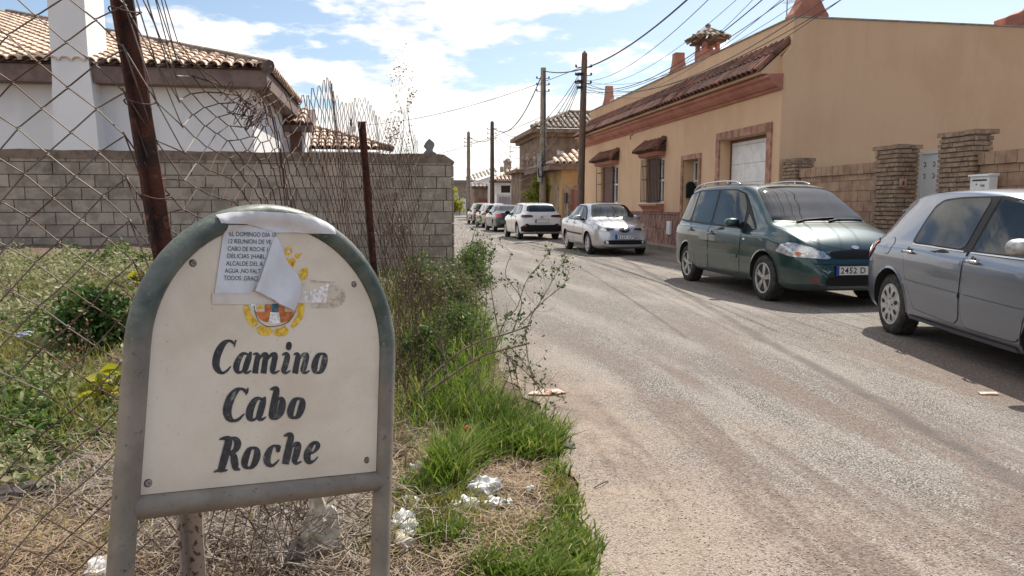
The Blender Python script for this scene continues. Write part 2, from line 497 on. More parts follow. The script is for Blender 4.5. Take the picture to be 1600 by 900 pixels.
def road_mat():
    m = bpy.data.materials.new('worn_roadway'); m.use_nodes = True
    t = NT(m.node_tree); b = m.node_tree.nodes['Principled BSDF']
    vec = t.n('ShaderNodeTexCoord').outputs['Object']
    # local street frame: x across (u), y along (v)
    sp = t.n('ShaderNodeSeparateXYZ', inp={0: vec}); u = sp.outputs[0]; v = sp.outputs[1]
    stre = t.n('ShaderNodeMapping', inp={0: vec, 3: (1.0, 0.16, 1.0)}).outputs[0]
    vo = t.n('ShaderNodeTexVoronoi', inp={'Vector': vec, 'Scale': 105.0})
    chip = t.n('ShaderNodeSeparateColor', inp={0: vo.outputs['Color']}).outputs[0]
    base = t.mix(chip, (0.205, 0.185, 0.17), (0.45, 0.41, 0.37))
    big = t.n('ShaderNodeTexVoronoi', inp={'Vector': vec, 'Scale': 28.0})
    bch = t.n('ShaderNodeSeparateColor', inp={0: big.outputs['Color']}).outputs[1]
    base = t.mix(t.math('MULTIPLY', t.mapr(bch, 0.75, 0.95), t.mapr(big.outputs['Distance'], 0.45, 0.2)), base, (0.46, 0.41, 0.36))
    base = t.mix(t.mapr(vo.outputs['Distance'], 0.38, 0.62), base, (0.075, 0.066, 0.058))
    n_st = t.noise(stre, 1.5, 6, 0.62, 0.3)
    base = t.mix(t.mapr(n_st, 0.42, 0.68, 0.0, 0.40), base, (0.415, 0.37, 0.33))       # dust
    base = t.mix(t.mapr(t.noise(stre, 2.6, 5, 0.6, 0.2), 0.54, 0.68, 0.0, 0.5), base, (0.14, 0.118, 0.11))  # bare dark patches
    # sandy, rusty margin at the left and the near foreground (u below ~1.3 m widening towards the near end)
    nm = t.math('MULTIPLY', t.math('SUBTRACT', t.noise(vec, 0.9, 6, 0.65, 0.5), 0.5), 2.6)
    lim = t.mapr(v, 2.0, 8.5, 2.35, 0.7, smooth=False)
    k = t.mapr(t.math('ADD', t.math('SUBTRACT', u, lim), nm), 0.5, -0.6)
    soil = t.mix(t.mapr(t.noise(vec, 2.2, 7, 0.65, 0.6), 0.42, 0.6), (0.37, 0.285, 0.215), (0.25, 0.165, 0.115))
    soil = t.mix(t.mapr(vo.outputs['Distance'], 0.15, 0.5, 0.0, 0.5), soil, (0.12, 0.09, 0.07))
    soil = t.mix(t.math('MULTIPLY', chip, 0.7), soil, (0.43, 0.37, 0.315))
    soil = t.mix(t.mapr(chip, 0.2, 0.05, 0.0, 0.7), soil, (0.10, 0.08, 0.068))
    c = t.mix(t.math('MULTIPLY', k, 0.8), base, soil)
    rp = t.math('MULTIPLY', t.mapr(t.noise(stre, 1.9, 7, 0.68, 0.5), 0.475, 0.565), t.mapr(v, 10.0, 4.0))
    c = t.mix(t.math('MULTIPLY', rp, 0.88), c, t.mix(chip, (0.10, 0.074, 0.062), (0.25, 0.195, 0.165)))
    # pale sand right along the verge
    ks = t.mapr(t.math('ADD', u, t.math('MULTIPLY', nm, 0.35)), 1.75, 1.2)
    ks = t.math('MULTIPLY', ks, t.mapr(t.noise(vec, 1.7, 5, 0.6, 0.4), 0.42, 0.56))
    ks = t.math('MULTIPLY', ks, t.mapr(v, 7.0, 4.6))
    c = t.mix(t.math('MULTIPLY', ks, 0.3), c, t.mix(t.noise(vec, 160, 3), (0.36, 0.285, 0.215), (0.45, 0.365, 0.28)))
    # long dark soft-edged line of uneven strength crossing the carriageway
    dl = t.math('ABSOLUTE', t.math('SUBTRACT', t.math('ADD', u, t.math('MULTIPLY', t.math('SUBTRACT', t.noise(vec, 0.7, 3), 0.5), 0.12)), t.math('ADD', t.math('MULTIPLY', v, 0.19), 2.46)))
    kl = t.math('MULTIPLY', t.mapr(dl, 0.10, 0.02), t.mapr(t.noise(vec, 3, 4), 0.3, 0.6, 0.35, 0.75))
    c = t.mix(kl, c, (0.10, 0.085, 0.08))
    t.put(b, 'Base Color', c)
    b.inputs['Roughness'].default_value = 0.86
    b.inputs['Specular IOR Level'].default_value = 0.25
    hh = t.math('ADD', t.math('MULTIPLY', vo.outputs['Distance'], -1.0), t.noise(vec, 9, 6, 0.6))
    bn = t.n('ShaderNodeBump', inp={'Height': hh, 'Strength': 0.8, 'Distance': 0.008})
    t.put(b, 'Normal', bn.outputs[0])
    return m


def build_road():
    V = []; F = []
    vs = [-6 + 0.1 * i for i in range(0, 300)] + [24 + 1.5 * i for i in range(80)]
    for v in vs:
        y = max(2.0, v * 0.98656 + 0.15)
        x = edge_x(y) + 0.05 * h2(0.3, y * 2.3) + 0.03 * math.sin(y * 13)
        u = x * rv.x + y * rv.y
        far = 6.0 * smooth01((v - 60) / 60)
        V += [(u, v, 0.008), (8.2 + far, v, 0.008)]
    for i in range(len(vs) - 1): F.append((2 * i, 2 * i + 1, 2 * i + 3, 2 * i + 2))
    V = np.array(V); F = np.array(F)
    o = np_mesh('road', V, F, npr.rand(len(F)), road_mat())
    o.rotation_euler = (0, 0, TH)
    tag(o, 'worn sun-lit roadway of pale chippings and dust running up the street', kind='structure')
    mb = MB(); mb.box((8.72, 20.5, 0.05), (0.9, 60, 0.17)); p = mb.build('pavement', M['pave'], rot=(0, 0, TH))
    tag(p, 'narrow concrete pavement in front of the peach house', kind='structure')
    mb = MB(); v = -8
    while v < 50:
        mb.box((8.2, v + 0.45, 0.06), (0.13, 0.888, 0.17)); v += 0.9
    k = mb.build('kerb', M['kerb'], rot=(0, 0, TH)); tag(k, 'row of pale kerb stones along the pavement', kind='structure')


build_ground()
build_road()


# ------------------------------------------------------------------ masonry and roof helpers (local x,z face plane)
def masonry(mb, L, Hh, bw, bh, gap, depth, jit=0.0, org=(0, 0, 0), ux=Vector((1, 0, 0)), out=Vector((0, -1, 0)), z0=0.0, stag=0.5, m=0, top_fn=None):
    org = Vector(org); j = 0; z = z0
    M3 = Matrix((ux, -out, Vector((0, 0, 1)))).transposed()
    while z < Hh - 0.02:
        hh = min(bh, Hh - z); x = -bw * stag * (j % 2) + (rnd.uniform(-1, 1) * jit * 3 if jit else 0)
        while x < L:
            a = max(0, x); b = min(L, x + bw * (1 + rnd.uniform(-jit, jit) * 4))
            if b - a > 0.03 and not (top_fn and z + hh * 0.5 > top_fn((a + b) / 2)):
                pr = rnd.uniform(-jit, jit) * 0.25
                dd = depth + pr
                c = org + ux * ((a + b) / 2) + Vector((0, 0, z + hh / 2)) + out * (dd / 2)
                mb.box(c, (b - a - gap, dd, hh - gap), M3, m=m)
            x = b
        z += bh; j += 1


def tiles(mb, org, ux, up, L, S, sp=0.22, cs=0.36, r=0.085, keep=None, lift=0.02, m=0, wob=0.012, seg=6, step=0.035, lip=0.78):
    """barrel tiles: ux along the eave, up = unit vector up the slope"""
    org = Vector(org); ux = Vector(ux).normalized(); up = Vector(up).normalized(); nn = ux.cross(up)
    if nn.z < 0: nn = -nn
    nx = int(L / sp); ns = int(S / cs) + 1
    for i in range(nx):
        for j in range(ns):
            x = (i + 0.5) * sp; s0 = j * cs; s1 = s0 + cs + 0.07
            if s0 > S - 0.05: continue
            s1 = min(s1, S + 0.02)
            if keep and not keep(x, s0 + cs * 0.5): continue
            dx = rnd.uniform(-wob, wob); vs = []
            k = seg
            for (s, rr, dz) in ((s0 - 0.02, r * 1.08, step), (s1, r * 0.86, 0.0)):
                c = org + ux * (x + dx) + up * s + nn * (lift + dz)
                for q in range(k + 1):
                    a = PI * q / k
                    vs.append(c + ux * (math.cos(a) * rr) + nn * (math.sin(a) * rr * 0.95))
            fs = [(q, q + 1, k + 2 + q, k + 1 + q) for q in range(k)]
            # thickness lip at the lower end
            c = org + ux * (x + dx) + up * (s0 - 0.02) + nn * (lift + step)
            o = len(vs)
            for q in range(k + 1):
                a = PI * q / k; vs.append(c + ux * (math.cos(a) * r * 0.9) + nn * (math.sin(a) * r * lip))
            fs += [(q, q + 1, o + q + 1, o + q) for q in range(k)]
            mb.add(vs, fs, None, m)
        # channel tile ends at the eave
    return mb
CPI, SPI = math.cos(PITCH), math.sin(PITCH)


def u_px(px, v, z=2.0):
    r = (px - 800) / FPX * (CPI - (z - H) / max(v, 3) * SPI); return v * (0.1634 + 0.98656 * r) / (0.98656 - 0.1634 * r)
def v_px(px, u, z=2.0):
    r = (px - 800) / FPX * CPI
    for _ in range(4):
        v = u * (0.98656 - 0.1634 * r) / (0.1634 + 0.98656 * r); r = (px - 800) / FPX * (CPI - (z - H) / max(v, 3) * SPI)
    return u * (0.98656 - 0.1634 * r) / (0.1634 + 0.98656 * r)
def z_at(px, py, Y):
    d = ray(px, py); return H + d.z * (Y / d.y)
def Yuv(u, v): return 0.1634 * u + 0.98656 * v


X1 = Vector((1, 0, 0)); Y1 = Vector((0, 1, 0)); Z1 = Vector((0, 0, 1))


# ------------------------------------------------------------------ block wall on the left
def block_wall():
    L = 9.5; t = empty('block_wall', US(1.09, 13.0), TH, 'grey concrete block wall with a rounded top behind the wire fence', 'wall')
    mb = MB(); z0 = 0.06
    masonry(mb, L, 2.07, 0.42, 0.2, 0.014, 0.14, 0.012, org=(-L, 0.06, z0), ux=X1, out=-Y1)
    # return face at the right-hand end
    masonry(mb, 0.30, 2.07, 0.21, 0.2, 0.014, 0.03, 0.0, org=(0.0, -0.07, z0), ux=Y1, out=X1)
    mb.build('blocks', M['block'], t)
    mb = MB(); mb.box((-L / 2 - 0.01, 0.08, 1.05), (L - 0.01, 0.26, 2.1)); mb.build('mortar', M['mortar'], t)
    mb = MB()
    top = []
    n = 60
    for i in range(n + 1):
        x = -L + (L + 0.02) * i / n
        d = max(0, (x + 0.14) / 0.16)
        top.append((x, 2.25 + 0.012 * h2(x * 2, 3.1) - 0.13 * d ** 2.4))
    top[-1] = (0.03, 2.13); top.append((0.045, 2.06))
    poly = [(-L, 2.135)] + [(0.04, 2.135)] if False else None
    pl = [(-L, 2.14 - 0.02)] + [(0.045, 2.12 - 0.02)] + list(reversed(top[:-1]))
    mb.prism(pl, 'Y', -0.095, 0.235)
    mb.build('capping', M['coping'], t)
    # stone spearhead finial at the end of the wall
    f = MB()
    prof = [(-0.12, 0), (0.12, 0), (0.12, 0.04), (0.06, 0.07), (0.055, 0.1), (0.09, 0.17), (0.08, 0.22), (0.0, 0.29), (-0.06, 0.23), (-0.10, 0.16), (-0.05, 0.1), (-0.1, 0.05)]
    f.prism(prof, 'Y', -0.045, 0.045)
    p = W(670, 241, 13.0); 
    fo = f.build('stone_finial', M['grey_stone'], loc=(p.x, p.y + 0.1, 2.235), rot=(0, 0, TH))
    tag(fo, 'small grey spearhead stone finial standing on the end of the block wall', 'finial')


block_wall()


# ------------------------------------------------------------------ white house on the left
def left_house():
    u0, v0 = -2.88, 17.67
    t = empty('white_house', US(u0, v0), TH, 'white rendered house with pale tiled hip roof above the block wall', 'house')
    mb = MB(); mb.box((-7.1, 5.0, 2.25), (14, 10, 4.0)); mb.build('wall', M['white_wall'], t)
    # boxed brown eave all round
    mb = MB()
    ze, hf = 4.13, 0.36
    mb.box((-6.85, -0.24, ze), (14.3, 0.40, hf)); mb.box((0.13, 2.9, ze - 0.003), (0.34, 5.9, hf - 0.008))
    mb.build('eave', M['fascia'], t)
    pit = 0.325; n = math.sqrt(1 + pit * pit)
    up = Vector((0, 1, pit)).normalized(); upr = Vector((-1, 0, pit)).normalized()
    ex, ey, ez = 0.36, -0.50, 4.315
    Lr = 14.5
    roof = MB()
    # pans
    a = Vector((ex, ey, ez)); 
    k = 9.5
    roof.add([a, a + Vector((-Lr, 0, 0)), a + Vector((-Lr, k, k * pit)), a + Vector((-k, k, k * pit))], [(0, 1, 2, 3)], 0.4, 1)
    roof.add([a, a + Vector((-k, k, k * pit)), a + Vector((-k, k + 0.1, k * pit)), a + Vector((0, 6.0, 0)), ], [(0, 3, 2, 1)], 0.4, 1)
    roof.add([a, a + Vector((-Lr, 0, 0)), a + Vector((-Lr, 0.1, -0.03)), a + Vector((-0.1, 0.1, -0.03))], [(0, 1, 2, 3)], 0.4, 1)
    org = a + Vector((-Lr, 0, 0))
    tiles(roof, org, X1, up, Lr, k * n, 0.245, 0.34, 0.105, keep=lambda x, s: (Lr - x) > s / n - 0.1 and (Lr - x) < 14.4)
    tiles(roof, a, Y1, upr, 5.9, 5.9 * n, 0.245, 0.34, 0.105, keep=lambda x, s: x > s / n - 0.1 and (5.9 - x) > s / n * 0.0)
    roof.build('roof', [M['tile_pale'], M['tile_under']], t)
    hip = MB(); 
    for i in range(34):
        s = i * 0.38; p = a + Vector((-1, 1, pit)) * (s / 1.414) + Vector((0, 0, 0.06)); q = a + Vector((-1, 1, pit)) * ((s + 0.46) / 1.414) + Vector((0, 0, 0.09))
        if s > k * 1.40: break
        hip.tube([p, q], [0.15, 0.125], 10)
    hip.build('ridge_tile', M['hip'], t)
    # chimney breast, tapering up from a flared foot
    c = MB()
    uc0 = u_px(96, v0 - 0.4) - u0; uc1 = u_px(151, v0 - 0.4) - u0
    pl = [(uc0 - 0.12, 0.3), (uc1 + 0.2, 0.3), (uc1 + 0.10, 3.2), (uc1 + 0.04, 4.1), (uc1 + 0.02, 4.6), (uc1, 7.6), (uc0, 7.6), (uc0, 4.1), (uc0 - 0.05, 3.2)]
    c.prism(pl, 'Y', -0.52, 0.6)
    ch = c.build('chimney', M['white_wall'], t)
    return t


left_house()


def left_annex():
    # lower wing behind the corner: small porch roof, two dark windows, low tiled roof with a round flue
    Y = 22.6
    def P(px, py, Yy=Y): return W(px, py, Yy)
    base = US(u_px(424, 22.9), 22.9)
    t = empty('house_annex', base, TH, 'low white annex with small tiled roofs and dark windows beyond the white house', 'house')
    def loc(px, py, dy=0.0):
        v = 22.9 + dy; u = u_px(px, v); return Vector((u - uv_of(base)[0], dy, z_at(px, py, Yuv(u, v))))
    a = loc(424, 240); b = loc(478, 240)
    mb = MB(); mb.box(((a.x + b.x) / 2, 1.5, 1.95), (b.x - a.x, 3.0, 3.3)); mb.build('wall', M['white_wall'], t)
    for (p0, p1) in ((427, 441), (456, 474)):
        q0 = loc(p0, 204); q1 = loc(p1, 240)
        w_ = MB(); w_.box(((q0.x + q1.x) / 2, -0.03, (q0.z + q1.z) / 2), (q1.x - q0.x, 0.06, q0.z - q1.z)); w_.build('window', M['brown_wood'], t)
        w_ = MB()
    r = MB()
    q0 = loc(420, 202); q1 = loc(492, 202)
    up = Vector((0, 1, 0.5)).normalized()
    r.box(((q0.x + q1.x) / 2, -0.1, q0.z + 0.02), (q1.x - q0.x, 0.6, 0.16), m=1)
    tiles(r, Vector((q0.x, -0.45, q0.z + 0.1)), X1, up, q1.x - q0.x, 1.3, 0.23, 0.34, 0.1)
    r.box(((q0.x + q1.x) / 2 , 0.4, q0.z + 0.32), (q1.x - q0.x, 1.1, 0.3), Matrix.Rotation(0.46, 3, 'X'), m=1)
    r.build('porch_roof', [M['tile_pale'], M['fascia']], t)
    # long low roof
    r = MB(); e0 = loc(474, 234, 1.5); e1 = loc(602, 240, 1.5); L = e1.x - e0.x
    tiles(r, Vector((e0.x, 1.2, e0.z)), X1, Vector((0, 1, 0.45)).normalized(), L, 2.1, 0.24, 0.34, 0.1, keep=lambda x, s: s < 2.1 - max(0, x - 0.2) * 0.62)
    p = Vector((e0.x, 1.2, e0.z)); n_ = Vector((0, 1, 0.45)).normalized()
    r.add([p, p + X1 * L, p + n_ * 1.9], [(0, 1, 2)], 0.4, 1)
    r.build('roof', [M['tile_pale'], M['tile_under']], t)
    r = MB(); s = 0
    A = p + n_ * 2.0 + Z1 * 0.05; B = p + X1 * (L + 0.2) + Z1 * 0.05
    for i in range(9):
        r.tube([A.lerp(B, i / 9), A.lerp(B, (i + 1.15) / 9)], [0.12, 0.10], 8)
    r.build('ridge_tile', M['hip'], t)
    mb = MB(); mb.box((e0.x + L / 2, 2.2, e0.z - 1.3), (L - 0.3, 1.6, 2.5)); mb.build('side_wall', M['white_wall'], t)
    c = MB(); cb = loc(551, 228, 2.6)
    zt = loc(551, 198, 2.6).z
    c.lathe([(0.135, cb.z - 0.9), (0.135, zt - 0.06), (0.15, zt - 0.05), (0.15, zt), (0.02, zt + 0.02)], (cb.x, 2.6, 0), 'Z', 16)
    c.lathe([(0.05, zt), (0.04, zt + 0.05), (0.055, zt + 0.1), (0.03, zt + 0.17), (0.008, zt + 0.30)], (cb.x, 2.6, 0), 'Z', 10, m=1)
    c.build('flue', [M['white_wall'], M['black_iron']], t, smooth='auto')


left_annex()


# ------------------------------------------------------------------ peach house on the right
FU = 8.83; FV = 15.90; FL = 17.1
def gabled(name, prof, thick, m, parent, axis='Y', at=0.0):
    mb = MB(); mb.prism(prof, axis, at - thick / 2, at + thick / 2); return mb.build(name, m, parent)


def spire_profile(w, h, tip=0.16, n=7):
    L = [(-w / 2, 0)]; 
    pts = []
    for i in range(n + 1):
        s = i / n; pts.append((w / 2 * (tip + (1 - tip) * (1 - s) ** 2.6), h * (0.06 + 0.94 * s)))
    r = [(w / 2, 0)] + pts
    return r + [(-x, z) for x, z in reversed(r)]


def right_house():
    t = empty('peach_house', US(FU, FV), TH, 'long peach rendered house with salmon cornice, tiled eave and white garage door', 'house')
    ZT = 5.57; XS = 0.22
    body = MB(); sxb = 14.0
    # openings: (y0, y1, z0, z1) along the facade
    yg0, yg1 = v_px(1198, FU) - FV, v_px(1124, FU) - FV
    yd0, yd1 = v_px(1092, FU) - FV, v_px(1068, FU) - FV
    yw = [(v_px(1040, FU) - FV + 0.15, v_px(1008, FU) - FV - 0.1), (v_px(967, FU) - FV + 0.15, v_px(938, FU) - FV - 0.1)]
    ops = [(yg0, yg1, 0.0, 3.1), (yd0, yd1, 0.0, 2.72), (yw[0][0], yw[0][1], 1.45, 2.95), (yw[1][0], yw[1][1], 1.45, 2.95)]
    ys = sorted({0.0, FL, *[o[0] for o in ops], *[o[1] for o in ops]}); zs = sorted({0.0, 4.7, *[o[2] for o in ops], *[o[3] for o in ops]})
    TW = 0.42
    for i in range(len(ys) - 1):
        for j in range(len(zs) - 1):
            yc = (ys[i] + ys[i + 1]) / 2; zc = (zs[j] + zs[j + 1]) / 2
            if any(o[0] < yc < o[1] and o[2] < zc < o[3] for o in ops): continue
            body.add([(0, ys[i], zs[j]), (0, ys[i + 1], zs[j]), (0, ys[i + 1], zs[j + 1]), (0, ys[i], zs[j + 1])], [(0, 3, 2, 1)])
    for (a, b, c, d) in ops:   # reveals
        body.add([(0, a, c), (TW, a, c), (TW, a, d), (0, a, d)], [(0, 1, 2, 3)])
        body.add([(0, b, c), (TW, b, c), (TW, b, d), (0, b, d)], [(3, 2, 1, 0)])
        body.add([(0, a, d), (TW, a, d), (TW, b, d), (0, b, d)], [(0, 1, 2, 3)])
        if c > 0: body.add([(0, a, c), (TW, a, c), (TW, b, c), (0, b, c)], [(3, 2, 1, 0)])
    # side, back, parapet and top
    for y, fl in ((0.0, 1), (FL, 0)):
        f = (0, 1, 2, 3, 4, 5) if fl else (5, 4, 3, 2, 1, 0)
        body.add([(0, y, 0), (sxb, y, 0), (sxb, y, ZT), (XS, y, ZT), (XS, y, 4.98), (0, y, 4.7)], [f])
    body.add([(XS, 0, 4.98), (XS, FL, 4.98), (XS, FL, ZT), (XS, 0, ZT)], [(0, 3, 2, 1)])
    body.add([(0, 0, 4.7), (0, FL, 4.7), (XS, FL, 4.98), (XS, 0, 4.98)], [(0, 3, 2, 1)])
    body.add([(XS, 0, ZT), (XS, FL, ZT), (sxb, FL, ZT), (sxb, 0, ZT)], [(0, 3, 2, 1)])
    body.add([(sxb, 0, 0), (sxb, FL, 0), (sxb, FL, ZT), (sxb, 0, ZT)], [(0, 1, 2, 3)])
    body.build('wall', M['peach'], t, fix=False)
    cap = MB(); cap.box((XS + 0.10, FL / 2, ZT + 0.018), (0.26, FL + 0.04, 0.03)); cap.box((XS + 7.2, 0.10, ZT + 0.018), (13.9, 0.25, 0.03)); cap.build('coping', M['kerb'], t)
    # cornice: stepped salmon moulding
    cor = MB()
    prof = [(0.0, 3.98), (-0.07, 3.98), (-0.10, 4.03), (-0.16, 4.05), (-0.24, 4.12), (-0.29, 4.20), (-0.36, 4.24), (-0.36, 4.31), (0.0, 4.33)]
    cor.prism(prof, 'Y', -0.04, FL + 0.05)
    cor.build('cornice', M['salmon'], t)
    rf = MB(); A = Vector((-0.50, 0.0, 4.36)); up = Vector((0.80, 0, 0.74)).normalized(); S = math.hypot(0.8, 0.74)
    rf.prism([(-0.47, 4.34), (0.0, 4.34), (0.0, 4.75), (0.22, 4.96), (0.218, 5.0), (-0.49, 4.365)], 'Y', 0.12, FL - 0.02, m=1)
    tiles(rf, A + Vector((0, 0.1, 0)), Y1, up, FL - 0.1, S + 0.06, 0.25, 0.55, 0.118, wob=0.03, lift=0.03, step=0.006, lip=0.86)
    rf.build('roof', [M['tile_red'], M['peach']], t)
    # plinth with gaps for the doors
    pl = MB()
    segs = [(0.05, yg0 - 0.25), (yg1 + 0.25, yd0 - 0.17), (yd1 + 0.17, FL - 0.05)]
    for a, b in segs:
        if b - a < 0.1: continue
        n = max(1, round((b - a) / 0.62)); w_ = (b - a) / n
        for i in range(n):
            for z0, z1 in ((0.13, 0.62), (0.63, 1.08)):
                pl.box((-0.025, a + (i + 0.5) * w_, (z0 + z1) / 2), (0.045, w_ - 0.008, z1 - z0))
        pl.box((-0.035, (a + b) / 2, 1.125), (0.07, b - a, 0.08), r=0.2)
    pl.build('plinth', M['plinth'], t)
    # garage surround + door
    g = MB()
    def surround(mb, a, b, top, w_, d=0.05, z0=0.0):
        n = int((top - z0) / 0.42)
        for i in range(n):
            h_ = (top - z0) / n
            for yy in (a - w_ / 2, b + w_ / 2): mb.box((-d / 2 + 0.002, yy, z0 + (i + 0.5) * h_), (d, w_, h_ - 0.006))
        n = max(2, int((b - a + 2 * w_) / 0.45)); L = (b - a + 2 * w_) / n
        for i in range(n): mb.box((-d / 2 + 0.002, a - w_ + (i + 0.5) * L, top + w_ / 2), (d, L - 0.006, w_))
    surround(g, yg0, yg1, 3.1, 0.2); gs = g.build('garage_surround', M['stone_trim'], t)
    g = MB(); z = 0.05
    while z < 3.0:
        g.box((0.33, (yg0 + yg1) / 2, z + 0.24), (0.05, yg1 - yg0 - 0.16, 0.472)); z += 0.48
    g.build('garage_door', M['white'], t)
    g = MB()
    for yy in (yg0 + 0.04, yg1 - 0.04): g.box((0.34, yy, 1.55), (0.10, 0.08, 3.1))
    g.box((0.34, (yg0 + yg1) / 2, 3.06), (0.10, yg1 - yg0 - 0.16, 0.08)); g.box((0.41, (yg0 + yg1) / 2, 1.55), (0.01, yg1 - yg0, 3.1))
    g.build('door_frame', M['brown_wood'], t)
    d = MB(); surround(d, yd0, yd1, 2.72, 0.14); d.build('door_surround', M['stone_trim'], t)
    ym = (yd0 + yd1) / 2; wd = yd1 - yd0
    d = MB(); d.box((0.38, ym, 1.36), (0.06, wd, 2.72)); dd = d.build('door', M['glassw'], t)
    d = MB()
    for yy in (yd0 + 0.04, yd1 - 0.04, ym): d.box((0.335, yy, 1.36), (0.04, 0.07, 2.7))
    for zz_ in (0.1, 1.1, 2.1, 2.66): d.box((0.336, ym, zz_), (0.036, wd - 0.02, 0.06))
    for i in range(7): d.box((0.325, yd0 + 0.1 + (wd - 0.2) * i / 6, 1.36), (0.012, 0.018, 2.6))
    d.build('grille', M['white'], dd)
    lb = MB(); lb.box((0.20, yd1 - 0.06, 1.78), (0.26, 0.10, 0.36)); lb.lathe([(0.128, -0.049), (0.128, 0.049)], (0.20, yd1 - 0.06, 1.96), 'Y', 20)
    o = lb.build('letter_box', M['black_iron'], t)
    # windows with tiled hoods, grilles and salmon sills
    for k, (a, b) in enumerate(yw):
        c = (a + b) / 2; L = b - a; z0, z1 = 1.45, 2.95
        wn = MB(); wn.box((0.20, c, (z0 + z1) / 2), (0.03, L, z1 - z0)); wo = wn.build('window', M['glassw'], t)
        f = MB()
        for yy in (a + 0.04, b - 0.04, a + L * 0.36): f.box((0.17, yy, (z0 + z1) / 2), (0.05, 0.08, z1 - z0))
        for zz_ in (z0 + 0.04, z1 - 0.04, 2.2): f.box((0.171, c, zz_), (0.046, L - 0.02, 0.07))
        f.build('frame', M['white'], wo)
        sh = MB()
        n = 11; y0_ = a + L * 0.38
        for i in range(n): sh.box((0.10, y0_ + (b - y0_) * (i + 0.5) / n, (z0 + z1) / 2), (0.03, (b - y0_) / n - 0.006, z1 - z0 - 0.06))
        sh.build('shutter', M['brown_wood'], wo)
        gr = MB(); gx = -0.20
        for i in range(13 if k == 0 else 3):
            nn_ = 12 if k == 0 else 2
            yy = a + 0.02 + (L - 0.04) * i / nn_
            gr.tube([(gx, yy, z0 + 0.03), (gx, yy, z1 - 0.02)], 0.011, 6)
        for zz_ in (z0 + 0.08, (z0 + z1) / 2 + 0.05, z1 - 0.25):
            gr.tube([(0.0, a + 0.02, zz_), (gx, a + 0.02, zz_), (gx, b - 0.02, zz_), (0.0, b - 0.02, zz_)], 0.010, 6)
        gr.build('window_grille', M['black_iron'], wo)
        s = MB(); s.prism([(0.0, 1.42), (-0.26, 1.42), (-0.26, 1.36), (-0.2, 1.33), (-0.12, 1.24), (-0.10, 1.17), (0.0, 1.17)], 'Y', a - 0.03, b + 0.03)
        s.box((-0.13, c, 1.432), (0.28, L + 0.1, 0.02), m=1)
        s.build('sill', [M['salmon'], M['white']], t)
        h_ = MB(); h_.prism([(0.0, 2.98), (-0.22, 2.98), (-0.28, 3.04), (-0.30, 3.12), (0.0, 3.12)], 'Y', a - 0.08, b + 0.08)
        h_.build('hood', M['salmon'], t)
        hr = MB(); ev = Vector((-0.42, a - 0.22, 3.13)); upv = Vector((0.42, 0, 0.36)).normalized(); LL = L + 0.44
        hr.prism([(-0.42, 3.125), (0.0, 3.125), (0.0, 3.46)], 'Y', a - 0.12, b + 0.12, m=1)
        tiles(hr, ev, Y1, upv, LL, 0.57, 0.21, 0.6, 0.10, wob=0.03, step=0.004, lip=0.85)
        hr.tube([(-0.40, a - 0.20, 3.19), (-0.02, a + 0.05, 3.56)], [0.09, 0.075], 8); hr.tube([(-0.40, b + 0.20, 3.19), (-0.02, b - 0.05, 3.56)], [0.09, 0.075], 8)
        hr.build('hood_roof', [M['tile_red'], M['tile_under']], t)
    # meter box
    mb_ = MB(); q = v_px(1050, FU) - FV; mb_.box((-0.07, q, z_at(1050, 356, Yuv(FU, FV + q)) ), (0.05, 0.34, 0.42)); mb_.box((-0.099, q, z_at(1050, 356, Yuv(FU, FV + q)) ), (0.006, 0.29, 0.37)); mb_.build('meter_box', M['white'], t)
    # roof ornaments
    f = MB(); f.prism(spire_profile(0.92, 1.35, 0.22), 'X', XS + 0.02, XS + 0.40)
    # corner ornament sits on the corner, facing both ways
    f2 = MB(); f2.prism([(x + XS + 0.44, z) for x, z in spire_profile(0.84, 1.0, 0.26)], 'Y', 0.02, 0.42)
    o = f2.build('roof_ornament', M['salmon'], t, loc=(0, 0, ZT + 0.034))
    for px, w_, h_, tp in ((1047, 0.85, 0.60, 0.35), (943, 0.9, 0.75, 0.2)):
        y_ = v_px(px, FU + XS) - FV; f = MB(); f.prism([(x + y_, z) for x, z in spire_profile(w_, h_, tp)], 'X', XS + 0.03, XS + 0.33)
        f.build('roof_ornament', M['salmon'], t, loc=(0, 0, ZT + 0.034))
    for px, w_, h_ in ((1560, 0.5, 0.42), (1583, 0.42, 0.62), (1612, 0.5, 0.5)):
        x_ = u_px(px, FV + 0.3) - FU; f = MB()
        f.prism([(x_ - w_ / 2, 0), (x_ + w_ / 2, 0), (x_ + w_ / 2, h_), (x_ + w_ * 0.2, h_ * 0.8), (x_ - w_ * 0.3, h_ * 0.62), (x_ - w_ / 2, h_ * 0.5)], 'Y', 0.15, 0.5)
        f.build('roof_ornament', M['salmon'], t, loc=(0, 0, ZT + 0.034))
    # chimney with open tiled cap
    y_ = v_px(1097, FU + 0.8) - FV; x_ = 0.85; zb = ZT
    Yc = Yuv(FU + x_, FV + y_); zc = z_at(1097, 80, Yc); c = MB()
    c.box((x_, y_, (zb - 0.2 + zc) / 2), (0.55, 0.62, zc - zb + 0.2))
    for dx in (-0.21, 0.21):
        for dy in (-0.25, 0.25): c.box((x_ + dx, y_ + dy, zc + 0.11), (0.11, 0.11, 0.22))
    c.box((x_, y_, zc + 0.11), (0.07, 0.07, 0.22))
    ch = c.build('chimney', M['salmon'], t)
    k = MB(); k.box((x_, y_, zc + 0.25), (0.80, 0.88, 0.06), m=1)
